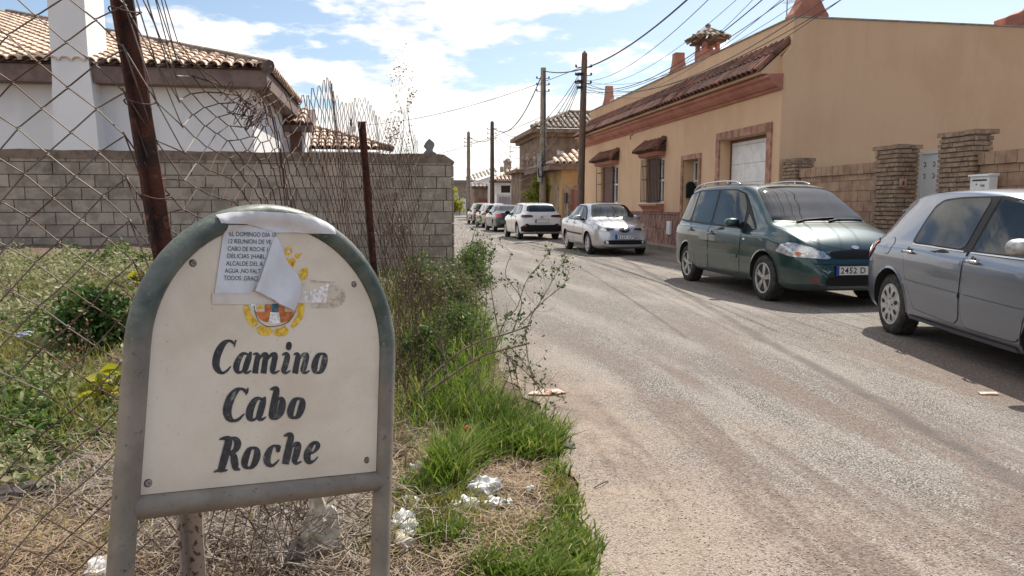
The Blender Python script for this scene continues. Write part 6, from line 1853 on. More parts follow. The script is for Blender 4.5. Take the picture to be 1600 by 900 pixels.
saloon = dict(name='saloon_car', L=4.27, ro=0.93, wbase=2.46, r=0.30, tw=0.185, rim='spoke7', sides=['sideR'],
    paint=paint('silver_paint', (0.46, 0.47, 0.49), metal=0.7),
    zt=[(0, .7), (.03, .93), (.08, 1.02), (.5, 1.07), (.72, 1.13), (1.2, 1.355), (1.6, 1.425), (2.2, 1.44), (2.6, 1.395), (3.15, 1.08), (3.32, .99), (3.7, .925), (4.0, .83), (4.18, .70), (4.25, .58), (4.27, .45)],
    zb=[(0, .6), (.08, .93), (.6, .96), (1.5, .94), (2.6, .91), (3.2, .88), (3.7, .81), (4.05, .68), (4.27, .4)],
    wb=[(0, .58), (.03, .70), (.1, .77), (.4, .83), (1.0, .85), (2.4, .85), (3.3, .84), (3.8, .785), (4.1, .68), (4.22, .57), (4.27, .48)],
    wr=[(0, .5), (.5, .62), (.9, .58), (1.5, .58), (2.2, .585), (2.6, .57), (3.0, .63), (3.25, .70), (3.7, .69), (4.05, .58), (4.27, .38)],
    zs=[(0, .33), (.15, .26), (.6, .21), (3.4, .2), (4.0, .18), (4.27, .24)],
    windows=[[(1.0, .99), (1.28, 1.30), (1.55, 1.345), (1.88, 1.35), (1.88, .955)], [(1.95, .955), (1.95, 1.35), (2.35, 1.33), (2.62, 1.22), (2.95, .98), (2.97, .945)]],
    dlo=[(.92, .97), (1.25, 1.33), (1.55, 1.37), (2.0, 1.375), (2.4, 1.355), (2.68, 1.23), (3.05, .93), (1.9, .935)],
    doors=[[(1.0, .95), (1.02, .8), (1.16, .5), (1.22, .32), (1.91, .3), (1.92, 1.36), (1.6, 1.36), (1.28, 1.33)], [(1.925, .3), (1.93, 1.36), (2.38, 1.34), (2.65, 1.23), (3.0, .93), (2.96, .3)]],
    handles=[(1.08, .86), (2.05, .85)], strips=[([(1.12, .58), (1.5, .57), (1.88, .56)], 0.05, 'trimblack'), ([(1.96, .56), (2.4, .555), (2.9, .55)], 0.05, 'trimblack')],
    patches=[('windscreen', 'top', [(2.58, -.49), (2.52, 0), (2.58, .49), (3.16, .64), (3.24, 0), (3.16, -.64)], 0.008, 'glass', 0.1),
             ('air_intake', 'front', [(-.58, .31), (.58, .31), (.56, .43), (-.56, .43)], 0.008, 'trimblack', 0.14)],
    pairs=[('headlight', 'front', [(.27, .69), (.50, .655), (.74, .68), (.80, .75), (.73, .79), (.50, .765), (.30, .745)], 0.009, 'lamp_clear', 0.12),
           ('fog_light', 'front', [(.50 + .04 * math.cos(k * PI / 8), .37 + .04 * math.sin(k * PI / 8)) for k in range(16)], 0.012, 'lamp_clear', 0)],
    mirror=(2.62, .98), plates=[('front', 0.0, .515, '5127 CPL')], extra=saloon_extra,
    lines=[('bonnet_gap', 'top', [(3.30, -.70), (3.8, -.60), (4.08, -.38), (4.14, 0), (4.08, .38), (3.8, .60), (3.30, .70)], 0.006, 0.004, 'seam')])
a = contact(915, 397); b = contact(884, 389.5); d = (a - b).normalized(); d = (d * 0.5 - sv * 0.5).normalized(); left = Vector((-d.y, d.x, 0))
c0 = contact(900, 393); make_car(saloon, c0 - d * 1.23 + left * (0.85 - 0.03), math.atan2(d.y, d.x), 'silver saloon facing the camera beside the barred windows')


# --- white crossover seen from behind
def cross_extra(t, hit, patch, ribbon, ro, pm):
    x = hit('rear', 0, .93)[0].x - 0.008; mb = MB()
    for dz in (0.0, -0.045): mb.tube([(x, -0.065, .90 + dz), (x - 0.004, 0, .945 + dz), (x, 0.065, .90 + dz)], 0.010, 5)
    mb.build('badge', M['chrome'], t)
    h, _ = hit('top', 0.62 - ro, 0.0); mb = MB(); mb.tube([h, h + Vector((-0.16, 0, 0.13))], [0.008, 0.004], 5); mb.build('aerial', M['trimblack'], t)
    mb = MB(); mb.tube([(-0.62 - 0.10, .30, .30), (-0.86, .30, .30)], 0.035, 10); mb.build('exhaust', M['chrome'], t)


cross = dict(name='crossover_car', L=4.17, ro=0.80, wbase=2.595, r=0.325, tw=0.205, rim='spoke6', sides=['sideL'],
    paint=paint('white_paint_car', (0.74, 0.74, 0.73), metal=0.0, dirt=(0.5, 0.46, 0.4)), arch_mat=M['trimblack'],
    zt=[(0, .66), (.02, .90), (.05, 1.02), (.10, 1.10), (.28, 1.32), (.45, 1.41), (.8, 1.455), (1.5, 1.48), (2.1, 1.465), (2.5, 1.39), (3.05, 1.10), (3.25, 1.02), (3.7, .95), (4.0, .82), (4.12, .66), (4.17, .5)],
    zb=[(0, .6), (.05, .98), (.3, 1.0), (1.5, .98), (2.6, .95), (3.2, .92), (3.7, .84), (4.0, .7), (4.17, .42)],
    wb=[(0, .66), (.02, .74), (.07, .80), (.25, .85), (.7, .865), (2.4, .865), (3.4, .85), (3.9, .76), (4.1, .62), (4.17, .5)],
    wr=[(0, .56), (.3, .57), (.7, .60), (1.5, .61), (2.2, .60), (2.5, .58), (3.0, .66), (3.3, .72), (3.8, .68), (4.17, .4)],
    zs=[(0, .34), (.15, .26), (.6, .22), (3.4, .21), (4.0, .2), (4.17, .28)],
    windows=[[(.55, 1.10), (.70, 1.28), (.95, 1.36), (1.0, 1.02)], [(1.06, 1.02), (1.02, 1.37), (1.80, 1.39), (1.82, .99)], [(1.90, .99), (1.88, 1.39), (2.25, 1.36), (2.55, 1.22), (2.85, .98)]],
    dlo=[(.45, 1.06), (.66, 1.31), (.95, 1.39), (1.9, 1.415), (2.3, 1.385), (2.6, 1.24), (3.0, .95), (1.9, .965)],
    doors=[[(1.08, .32), (1.02, 1.37), (1.84, 1.40), (1.86, .32)], [(1.87, .32), (1.85, 1.40), (2.27, 1.37), (2.58, 1.22), (2.9, .96), (2.88, .32)]],
    handles=[(1.14, .92), (2.0, .9)],
    patches=[('rear_window', 'rear', [(-.60, 1.11), (.60, 1.11), (.53, 1.345), (.3, 1.37), (-.3, 1.37), (-.53, 1.345)], 0.008, 'glass', 0.12),
             ('rear_bumper', 'rear', [(-.80, .33), (-.83, .52), (-.60, .66), (-.50, .60), (.50, .60), (.60, .66), (.83, .52), (.80, .33)], 0.008, 'trimblack', 0.08),
             ('tailgate_gap', 'rear', [(-.70, .63), (.70, .63), (.70, .637), (-.70, .637)], 0.004, 'seam', 0)],
    pairs=[('tail_light', 'rear', [(.36, .90), (.38, .985), (.78, 1.0), (.82, .93), (.78, .88)], 0.010, 'lamp_dark', 0.14),
           ('rear_reflector', 'rear', [(.62, .55), (.62, .58), (.72, .575), (.72, .545)], 0.012, 'lamp_red', 0)],
    mirror=(2.62, 1.02), mirror_mat=M['trimblack'], plates=[('rear', 0.0, .745, '')], extra=cross_extra)
hd = math.atan2(sv.y, sv.x)
b = contact(808, 374); rt = Vector((sv.y, -sv.x, 0)); make_car(cross, b + rt * (0.865 - 0.03), hd + 0.03, 'white crossover seen from behind with black lower bumper and dark rear window')


def simple_tail(name, pm, zt_extra, label, c, hgt=1.43, saloon_=False, lampk='lamp_red'):
    k = hgt / 1.43
    if saloon_:
        zt = [(0, .66), (.03, .92), (.08, 1.0), (.5, 1.05), (.78, 1.12), (1.25, 1.34), (1.6, 1.415), (2.2, 1.43), (2.6, 1.38), (3.15, 1.06), (3.35, .98), (4.0, .84), (4.2, .68), (4.3, .5)]
        rw = [(-.52, 1.10), (.52, 1.10), (.46, 1.33), (-.46, 1.33)]; rwv = 'rear'
        wins = [[(1.05, .98), (1.30, 1.29), (1.88, 1.34), (1.88, .95)], [(1.95, .95), (1.95, 1.34), (2.35, 1.32), (2.95, .96)]]
    else:
        zt = [(0, .66), (.03, .92), (.07, 1.02), (.25, 1.27), (.45, 1.38), (.9, 1.425), (1.6, 1.43), (2.1, 1.42), (2.5, 1.36), (3.05, 1.08), (3.25, 1.0), (3.8, .9), (4.1, .75), (4.3, .5)]
        rw = [(-.55, 1.05), (.55, 1.05), (.48, 1.31), (-.48, 1.31)]; rwv = 'rear'
        wins = [[(.55, 1.02), (.75, 1.25), (1.15, 1.33), (1.15, .98)], [(1.22, .98), (1.22, 1.34), (1.88, 1.34), (1.88, .95)], [(1.95, .95), (1.95, 1.34), (2.35, 1.31), (2.9, .96)]]
    zt = [(a, z * (k if z > 1.0 else 1)) for a, z in zt]; wins = [[(a, z * (k if z > 1.0 else 1)) for a, z in w_] for w_ in wins]; rw = [(a, z * k) for a, z in rw]
    s = dict(name=name, L=4.3, ro=0.88, wbase=2.58, r=0.31, tw=0.195, rim='spoke6', sides=['sideL'], paint=pm, zt=zt,
        zb=[(0, .6), (.08, .92), (.6, .96), (1.5, .95), (2.6, .92), (3.3, .9), (3.8, .8), (4.1, .66), (4.3, .42)],
        wb=[(0, .62), (.03, .72), (.1, .79), (.4, .84), (1.0, .86), (2.4, .86), (3.4, .84), (3.9, .76), (4.2, .6), (4.3, .5)],
        wr=[(0, .52), (.4, .57), (.9, .59), (1.5, .60), (2.2, .59), (2.6, .57), (3.1, .66), (3.4, .70), (3.9, .64), (4.3, .38)],
        zs=[(0, .34), (.15, .26), (.6, .22), (3.4, .21), (4.0, .2), (4.3, .28)], windows=wins, doors=[[(1.1, .32), (1.18, 1.3), (1.90, 1.34), (1.91, .32)], [(1.92, .32), (1.93, 1.34), (2.35, 1.32), (2.9, .93), (2.9, .32)]], handles=[(1.2, .88), (2.05, .87)],
        patches=[('rear_window', rwv, rw, 0.008, 'glass', 0.1), ('bumper_gap', 'rear', [(-.7, .60), (.7, .60), (.7, .607), (-.7, .607)], 0.004, 'seam', 0), ('lower_bumper', 'rear', [(-.6, .34), (.6, .34), (.55, .42), (-.55, .42)], 0.006, 'trimblack', 0.1)],
        pairs=[('tail_light', 'rear', [(.52, .76), (.56, .95), (.76, .97), (.80, .80), (.74, .74)], 0.010, lampk, 0.12)],
        mirror=(2.62, 1.0), plates=[('rear', 0.0, .70, '')] if False else [])
    rt_ = Vector((sv.y, -sv.x, 0)); make_car(s, c + rt_ * 0.83, hd + 0.02, label)


simple_tail('parked_car', paint('dark_grey_green_paint', (0.030, 0.042, 0.040), metal=0.3), None, 'dark grey green saloon between the white crossover and the pale beige car', contact(770.5, 362), 1.42, True)
simple_tail('parked_car', paint('beige_silver_paint', (0.42, 0.37, 0.35), metal=0.4), None, 'pale beige silver hatchback, third car from the street end', contact(752.5, 355.5), 1.50, False)
simple_tail('parked_car', paint('dark_maroon_paint', (0.075, 0.035, 0.04), metal=0.3), None, 'dark maroon car, farthest of the row of parked cars', contact(737.5, 350.5), 1.55, False)
# ------------------------------------------------------------------ plants
def gz(px, py):
    z = 0.05
    for _ in range(12):
        g = G(px, py, z); z = 0.5 * z + 0.5 * hz(g.x, g.y)
    g = G(px, py, z)
    return Vector((g.x, g.y, z))


def blades(name, bases, hts, m, width=0.005, lean=0.5, curl=0.6, wind=(0.15, 0.05), parent=None):
    n = len(bases); B = np.array(bases, float); h = np.array(hts, float)
    az_ = npr.rand(n) * 2 * PI; d = np.stack([np.cos(az_), np.sin(az_), np.zeros(n)], 1); d[:, 0] += wind[0]; d[:, 1] += wind[1]
    lam = lean * (0.25 + npr.rand(n)); side = np.stack([-np.sin(az_ + npr.rand(n)), np.cos(az_), np.zeros(n)], 1)
    w_ = width * (0.6 + 0.8 * npr.rand(n))
    V = np.zeros((n, 8, 3)); ts = [0, 0.38, 0.74, 1.0]; ws = [0.8, 1.0, 0.65, 0.06]
    for i, (t, k) in enumerate(zip(ts, ws)):
        up_ = h * t * (1 - 0.25 * curl * t * lam); out = h * (lam * t ** (1.3 + curl))
        c = B + d * out[:, None]; c[:, 2] += up_
        V[:, 2 * i] = c - side * (w_ * k)[:, None]; V[:, 2 * i + 1] = c + side * (w_ * k)[:, None]
    idx = np.arange(n)[:, None] * 8
    F = np.concatenate([idx + np.array([[0, 1, 3, 2]]), idx + np.array([[2, 3, 5, 4]]), idx + np.array([[4, 5, 7, 6]])], 1).reshape(-1, 4)
    R = np.repeat(npr.rand(n), 3)
    return np_mesh(name, V.reshape(-1, 3), F, R, m, parent)


def leaves(name, C, size, m, parent=None, flat=0.0, aspect=0.55, R=None):
    n = len(C); C = np.array(C, float); s = np.array(size, float) * (0.6 + 0.8 * npr.rand(n))
    a = npr.randn(n, 3); a[:, 2] *= (1 - flat); a /= np.linalg.norm(a, axis=1)[:, None]
    b = npr.randn(n, 3); b[:, 2] *= (1 - flat * 0.8); b -= a * np.sum(a * b, 1)[:, None]; b /= np.linalg.norm(b, axis=1)[:, None]
    nn = np.cross(a, b); V = np.zeros((n, 6, 3)); S = s[:, None]
    V[:, 0] = C - a * S * 0.5; V[:, 1] = C - a * S * 0.1 + b * S * aspect * 0.5 + nn * S * 0.08; V[:, 2] = C + a * S * 0.25 + b * S * aspect * 0.36 + nn * S * 0.06
    V[:, 3] = C + a * S * 0.55 - nn * S * 0.05; V[:, 4] = C + a * S * 0.25 - b * S * aspect * 0.36 + nn * S * 0.06; V[:, 5] = C - a * S * 0.1 - b * S * aspect * 0.5 + nn * S * 0.08
    idx = np.arange(n)[:, None] * 6
    F = np.concatenate([idx + np.array([[0, 1, 2, 3]]), idx + np.array([[0, 3, 4, 5]])], 1).reshape(-1, 4)
    RR = np.repeat(R if R is not None else npr.rand(n), 2)
    return np_mesh(name, V.reshape(-1, 3), F, RR, m, parent)


GR = leafmat('fresh_grass', (0.07, 0.135, 0.014), (0.17, 0.25, 0.028), (0.36, 0.34, 0.12), 0.45)
GR2 = leafmat('yellow_grass', (0.16, 0.20, 0.03), (0.28, 0.27, 0.06), (0.45, 0.34, 0.14), 0.35)
STR = leafmat('dry_straw', (0.27, 0.185, 0.115), (0.40, 0.30, 0.20), (0.15, 0.09, 0.055), 0.15, 0.7)
STG = leafmat('grey_straw', (0.23, 0.185, 0.145), (0.37, 0.315, 0.26), (0.12, 0.09, 0.07), 0.1, 0.7)
LF = leafmat('weed_leaf', (0.05, 0.10, 0.022), (0.10, 0.17, 0.035), (0.22, 0.24, 0.06), 0.4)
LFD = leafmat('dark_bush_leaf', (0.035, 0.075, 0.018), (0.065, 0.125, 0.028), (0.16, 0.19, 0.06), 0.35)
LFY = leafmat('yellowing_leaf', (0.20, 0.24, 0.03), (0.42, 0.40, 0.03), (0.50, 0.42, 0.10), 0.5)
LFP = leafmat('pale_weed_leaf', (0.22, 0.25, 0.11), (0.36, 0.36, 0.19), (0.50, 0.46, 0.30), 0.4)
LFB = leafmat('dry_brown_leaf', (0.22, 0.13, 0.07), (0.34, 0.22, 0.12), (0.14, 0.08, 0.05), 0.2)
LFY2 = leafmat('dull_leaf', (0.10, 0.12, 0.04), (0.17, 0.18, 0.07), (0.30, 0.26, 0.14), 0.35)
TWIG = mat('bare_twig', (0.15, 0.095, 0.065), 0.9, c2=(0.08, 0.05, 0.038), ns=12)
BARK = mat('pale_bark', (0.27, 0.20, 0.145), 0.9, c2=(0.16, 0.11, 0.08), ns=14, bump=0.4)


def blobs(spec, hvar=0.45):
    B = []; Hh = []
    for cx, cy, sx, sy, n, h in spec:
        k = 0
        for _ in range(n):
            px = rnd.gauss(cx, sx * 0.6); py = rnd.gauss(cy, sy * 0.6)
            if py < 345: continue
            g = gz(px, py)
            if g.x > edge_x(g.y) + 0.09 + 0.05 * h2(0.3, g.y * 2.3) + abs(rnd.gauss(0, 0.05)): continue
            B.append(tuple(g)); Hh.append(h * (1 - hvar + 2 * hvar * rnd.random()) )
    return B, Hh


def grass_all():
    B, Hh = blobs([(810, 690, 50, 22, 1700, .12), (770, 665, 40, 22, 900, .15), (700, 745, 30, 26, 750, .17), (735, 715, 26, 14, 450, .14), (655, 775, 30, 14, 250, .10), (705, 640, 60, 35, 1300, .2), (855, 700, 22, 16, 600, .08), (868, 740, 16, 10, 160, .05),
                   (865, 865, 50, 30, 1800, .055), (840, 910, 70, 18, 1100, .07), (885, 800, 20, 20, 260, .05), (715, 560, 50, 45, 1300, .28), (745, 500, 24, 40, 900, .28), (690, 850, 40, 16, 420, .09), (760, 890, 30, 14, 220, .07), (650, 470, 60, 50, 700, .3)])
    o = blades('grass', B, Hh, GR, 0.0042, 0.85); tag(o, 'fresh green grass along the edge of the roadway', kind='stuff')
    ex_ = []
    for _ in range(2600):
        x = rnd.uniform(-3, -0.15); y = rnd.uniform(2.6, 11)
        if x < edge_x(y): ex_.append((x, y, hz(x, y)))
    o2 = blades('verge_grass', ex_, [0.05 + 0.14 * rnd.random() for _ in ex_], GR2, 0.0036, 0.8); tag(o2, 'sparse dry grass scattered across the whole verge', kind='stuff')
    B, Hh = blobs([(640, 820, 60, 30, 700, .08), (760, 850, 90, 30, 1300, .05), (690, 800, 60, 20, 400, .08), (620, 560, 60, 70, 1200, .22), (60, 560, 120, 40, 1400, .12), (60, 660, 120, 60, 1500, .13), (100, 460, 120, 20, 900, .12), (870, 760, 30, 20, 250, .04), (600, 850, 40, 30, 300, .08)])
    o = blades('yellow_grass', B, Hh, GR2, 0.0036, 0.7); tag(o, 'thin yellowing grass mixed through the verge and plot', kind='stuff')
    # straw lying flat
    def lying(spec, name, m, lab, ln=0.085, w_=0.0016, zmax=0.05, extra=0):
        P = []; 
        for cx, cy, sx, sy, n in spec:
            for _ in range(n):
                px = rnd.gauss(cx, sx * 0.6); py = rnd.gauss(cy, sy * 0.6)
                if py < 396: continue
                g = gz(px, py)
                if g.y > 12.7: continue
                if g.x > edge_x(g.y) - 0.02: continue
                P.append((g.x, g.y, g.z + rnd.random() ** 2 * zmax))
        for _ in range(extra):      # all over the plot, also where the sign hides it
            x = rnd.uniform(-6, -0.1); y = rnd.uniform(2.3, 12.4)
            if x < edge_x(y) - 0.1: P.append((x, y, hz(x, y) + rnd.random() ** 2 * zmax))
        n = len(P); P = np.array(P); a = npr.rand(n) * 2 * PI; pit = npr.randn(n) * 0.28; l = ln * (0.4 + 1.2 * npr.rand(n))
        d = np.stack([np.cos(a) * np.cos(pit), np.sin(a) * np.cos(pit), np.sin(pit)], 1); s = np.stack([-np.sin(a), np.cos(a), np.zeros(n)], 1) * (w_ * (0.5 + npr.rand(n)))[:, None]
        bend = npr.randn(n, 3) * (l * 0.12)[:, None]; V = np.zeros((n, 6, 3))
        V[:, 0] = P - d * (l / 2)[:, None] - s; V[:, 1] = P - d * (l / 2)[:, None] + s; V[:, 2] = P + bend - s; V[:, 3] = P + bend + s; V[:, 4] = P + d * (l / 2)[:, None] - s * 0.4; V[:, 5] = P + d * (l / 2)[:, None] + s * 0.4
        V[:, :, 2] = np.maximum(V[:, :, 2], P[:, None, 2] - 0.012 + 0.01)
        idx = np.arange(n)[:, None] * 6; F = np.concatenate([idx + np.array([[0, 1, 3, 2]]), idx + np.array([[2, 3, 5, 4]])], 1).reshape(-1, 4)
        o = np_mesh(name, V.reshape(-1, 3), F, np.repeat(npr.rand(n), 2), m); tag(o, lab, kind='stuff')
    lying([(100, 800, 240, 110, 17000), (440, 840, 200, 80, 11000), (200, 700, 200, 60, 6000), (660, 700, 40, 50, 1800), (780, 760, 80, 30, 1300), (100, 420, 220, 25, 7000), (300, 425, 200, 12, 2500), (100, 560, 180, 50, 4000), (760, 850, 90, 40, 2600), (700, 700, 60, 60, 2200)], 'straw', STR, 'dry straw litter lying over the empty plot', extra=14000)
    lying([(430, 830, 170, 60, 8500), (180, 760, 120, 60, 2600), (640, 600, 40, 80, 900)], 'grey_straw', STG, 'grey dead stalks heaped under the sign', 0.13, 0.0017, 0.11)
    # low leafy ground cover
    P = []; S = []
    def cover(lst, spec, zs_=0.12):
        for cx, cy, sx, sy, n, zh in spec:
            for _ in range(n):
                px = rnd.gauss(cx, sx * 0.6); py = rnd.gauss(cy, sy * 0.6)
                if py < 398: continue
                g = gz(px, py)
                if g.y > 12.6: continue
                if g.x > edge_x(g.y): continue
                lst.append((g.x, g.y, g.z + rnd.random() * zh * (0.5 + 0.5 * h2(g.x * 3, g.y * 3))))
    L1 = []; cover(L1, [(200, 408, 70, 6, 1800, .3), (120, 415, 150, 10, 1500, .2), (40, 690, 110, 50, 3600, .2), (30, 640, 90, 50, 2400, .22), (120, 680, 70, 30, 1600, .15), (60, 520, 120, 30, 1700, .2), (650, 420, 80, 20, 1200, .2)])
    for _ in range(5000):
        x = rnd.uniform(-2.6, -0.5); y = rnd.uniform(3.2, 11)
        if h2(x * 2, y * 1.5) > 0.05: L1.append((x, y, hz(x, y) + rnd.random() * .14))
    o = leaves('weeds', L1, 0.018 + 0.045 * npr.rand(len(L1)) ** 2.2, LF, flat=0.4); tag(o, 'low green weeds spreading over the left of the plot', kind='stuff')
    L2 = []; cover(L2, [(110, 418, 170, 16, 5200, .25), (40, 440, 90, 20, 2600, .3), (330, 420, 120, 14, 1800, .25), (20, 470, 90, 30, 1800, .3), (60, 440, 130, 14, 2200, .25), (90, 500, 130, 30, 1800, .2), (60, 600, 140, 50, 3000, .2), (150, 640, 60, 40, 800, .15), (30, 740, 60, 40, 900, .2), (200, 430, 60, 12, 500, .2)])
    o = leaves('pale_weeds', L2, 0.02 + 0.045 * npr.rand(len(L2)) ** 2.2, LFP, flat=0.3); tag(o, 'pale yellow green weeds scattered over the plot', kind='stuff')


def mound(name, label, cat, foot, ell, n, size, m, stems=26, group=None, aspect=0.6, m2=None):
    """bush of separate leaves on thin stems; an uneven ellipsoid of leaf clumps"""
    t = empty(name, foot, 0, label, cat, group); C = []; cl = []
    R3 = random.Random(sum(ord(c_) * (i_ + 1) for i_, c_ in enumerate(label)) % 1000)
    for _ in range(stems):
        a = R3.uniform(0, 2 * PI); b = R3.uniform(0.0, 1.0); k = R3.uniform(0.35, 1.0)
        cl.append((ell[0] * math.cos(a) * math.sqrt(1 - b * b) * k, ell[1] * math.sin(a) * math.sqrt(1 - b * b) * k, ell[2] * (0.15 + 0.85 * b * k), R3.uniform(0.14, 0.34) * min(ell)))
    per = n // stems
    for c in cl:
        for _ in range(per):
            v = npr.randn(3); v *= c[3] / 1.2; C.append((c[0] + v[0], c[1] + v[1], max(0.01, c[2] + v[2])))
    leaves('foliage', C, size, m, t, aspect=aspect)
    st = MB()
    for c in cl:
        st.tube([(0.1 * c[0], 0.1 * c[1], -0.03), (0.45 * c[0], 0.45 * c[1], c[2] * 0.6), c[:3]], [0.006 * max(1, ell[2] * 2), 0.004 * max(1, ell[2] * 2), 0.002], 5, cap=False)
    st.build('stem', TWIG, t, fix=False)
    return t


def branchy(mb, p, d, L, r, depth, R3, spread=0.55, lf=None, up=0.15):
    n = 5; pts = [p]; rr = [r]
    for i in range(n):
        d = (d + Vector((R3.gauss(0, .12), R3.gauss(0, .12), R3.gauss(up * .3, .10)))).normalized(); p = p + d * (L / n); pts.append(p); rr.append(r * (1 - 0.6 * (i + 1) / n))
    mb.tube(pts, rr, 5 if r > 0.003 else 3, cap=False)
    if lf is not None and depth <= 1:
        for q in pts[1:]:
            if R3.random() < 0.5: lf.append(tuple(q + Vector((R3.gauss(0, .012), R3.gauss(0, .012), R3.gauss(0, .012)))))
    if depth > 0:
        for k in range(R3.randint(2, 4)):
            i = R3.randint(1, n); dd = (d + Vector((R3.gauss(0, spread), R3.gauss(0, spread), R3.gauss(up, spread)))).normalized()
            branchy(mb, pts[i], dd, L * R3.uniform(.45, .75), rr[i] * 0.7, depth - 1, R3, spread, lf, up)


def plants():
    f = gz(150, 545); mound('leafy_bush', 'dark green leafy bush left of the sign behind the wire', 'bush', f, (0.30, 0.28, 0.50), 5200, 0.05, LFD, 60)
    # yellow and broad leaved plants
    for px, py, sz, lab in ((165, 628, 0.13, 'bright yellow green broad leaved plant touching the sign edge'), (60, 650, 0.10, 'small pale weed with upright leaves near the left edge'), (215, 445, 0.10, 'thin yellow green sprout against the block wall'), (100, 470, 0.10, 'small weed in the middle of the dry plot')):
        f = gz(px, py); t = empty('broad_leaved_plant', f, 0, lab, 'plant', 'scattered plants in the plot'); C = []; R3 = random.Random(px)
        for k in range(26): a = R3.uniform(0, 6.28); b = R3.uniform(0.2, 1); C.append((math.cos(a) * sz * b, math.sin(a) * sz * b, sz * (0.4 + 1.1 * R3.random())))
        leaves('foliage', C, sz * 0.75, LFY if px in (165, 215) else LFP, t, aspect=0.8, flat=0.3); st = MB()
        for c in C: st.tube([(0, 0, -0.02), (c[0] * .6, c[1] * .6, c[2] * .5), c], 0.003, 4, cap=False)
        st.build('stem', TWIG, t, fix=False)
    # dry brown stalks
    for i, (px, py, h_, lab) in enumerate(((125, 585, .34, 'leaning dry brown stalk beside the leafy bush'), (150, 520, .3, 'thin dry stalk between bush and wall'), (28, 470, .35, 'grey dry stalk near the left picture edge'))):
        f = gz(px, py); t = MB(); R3 = random.Random(i + 3); lf = []
        for k in range(5): branchy(t, Vector((0, 0, -0.02)), Vector((R3.gauss(0, .3), R3.gauss(0, .3), 1)).normalized(), h_, 0.005, 1, R3, .5, lf)
        e = empty('dry_stalk', f, 0, lab, 'dead plant', 'dry stalks in the plot'); t.build('stem', TWIG, e, fix=False); leaves('foliage', lf, 0.03, LFB, e)
    # white stick near the wall
    s = MB(); g = gz(180, 450); s.tube([g + Vector((0, 0, .02)), g + Vector((.25, .1, .16)), W(228, 413, g.y + .3)], [0.006, 0.005, 0.003], 6); o = s.build('bleached_stick', M['wire']); tag(o, 'pale bleached stick lying in front of the block wall', 'stick')
    # climbing weeds along the verge by the wall end
    specs = [((712, 560), (0.26, 0.40, 0.42), 5200, 'dense green weed bush in front of the tangled ones, right of the sign'), ((668, 590), (0.24, 0.40, 0.40), 3800, 'low green weed bush touching the right edge of the sign'), ((735, 455), (0.35, 0.5, 0.70), 5200, 'leafy green weed bush against the end of the block wall'), ((700, 500), (0.40, 0.5, 0.62), 4200, 'tangled green weed bush between the fence and the roadway'), ((655, 480), (0.3, 0.6, 0.72), 3000, 'green weed bush behind the last fence post'), ((745, 415), (0.35, 0.6, 0.62), 2600, 'farthest weed bush beyond the wall corner')]
    for (px, py), el, n, lab in specs:
        f = gz(px, py); mound('weed_bush', lab, 'bush', f, el, n, 0.036, LF if n != 4200 else LFY2, 60, 'weed bushes on the verge')
    # forest of dry stems on the verge behind the sign
    mb = MB(); R3 = random.Random(21); lf = []
    for _ in range(110):
        px = R3.gauss(655, 34); py = R3.uniform(470, 660); g = gz(px, py); h_ = R3.uniform(.35, 1.0) * (1.0 if px < 700 else .6)
        if g.x > edge_x(g.y): continue
        branchy(mb, g, Vector((R3.gauss(0, .14), R3.gauss(0, .14), 1)).normalized(), h_, 0.0032, 1, R3, .35, lf, .4)
    o = mb.build('dry_weed_stems', TWIG, fix=False); tag(o, 'thicket of thin dry brown stems on the verge behind the sign', kind='stuff')
    leaves('dry_weed_leaves', lf[::2], 0.018, LFY2); bpy.data.objects['dry_weed_leaves']['kind'] = 'stuff'; bpy.data.objects['dry_weed_leaves']['label'] = 'small pale leaves on the dry stems of the verge'
    # vine tangled through the far fence
    t = empty('dead_vine', W(610, 430, 5.8), 0, 'dead brown vine tangled through the far end of the fence', 'vine'); org = t.location; mb = MB(); R3 = random.Random(4); lf = []
    for _ in range(62):
        s = R3.random(); Y = 4.9 + 1.7 * s; x = -.96 + .12 * s + R3.gauss(0, .05); z = R3.uniform(.15, 1.2)
        branchy(mb, Vector((x, Y, z)) - org, Vector((R3.gauss(0, .25), R3.gauss(0, .4), 1)).normalized(), R3.uniform(.25, .7), 0.0032, 1, R3, .6, lf, .3)
    for _ in range(5):
        px = R3.uniform(600, 650); branchy(mb, W(px, R3.uniform(240, 300), 5.6) - org, Vector((R3.gauss(0, .2), 0, 1)).normalized(), R3.uniform(.28, .5), 0.004, 3, R3, .45, lf, .35)
    mb.build('stem', TWIG, t, fix=False); leaves('foliage', lf, 0.016, LFB, t)
    # fallen dry shrub reaching over the roadway
    base = gz(628, 652); t = empty('fallen_shrub', base, 0, 'bare dry shrub leaning out over the edge of the roadway', 'shrub'); mb = MB(); lf = []; R3 = random.Random(9)
    Yb = base.y
    def limb(pts, r0, r1, m_=None):
        P = [Vector(q) for q in catmull([W(px, py, Yb + dy) - base for px, py, dy in pts], 6)]; n = len(P); mb.tube(P, [r0 + (r1 - r0) * i / (n - 1) for i in range(n)], 7); return P
    l1 = limb([(628, 655, 0), (665, 615, .02), (700, 590, .05), (745, 560, .05), (780, 548, .0), (822, 538, 0)], .011, .005)
    l2 = limb([(628, 652, 0.05), (660, 605, .1), (705, 560, .18), (745, 535, .2), (790, 522, .2), (830, 508, .15)], .011, .004)
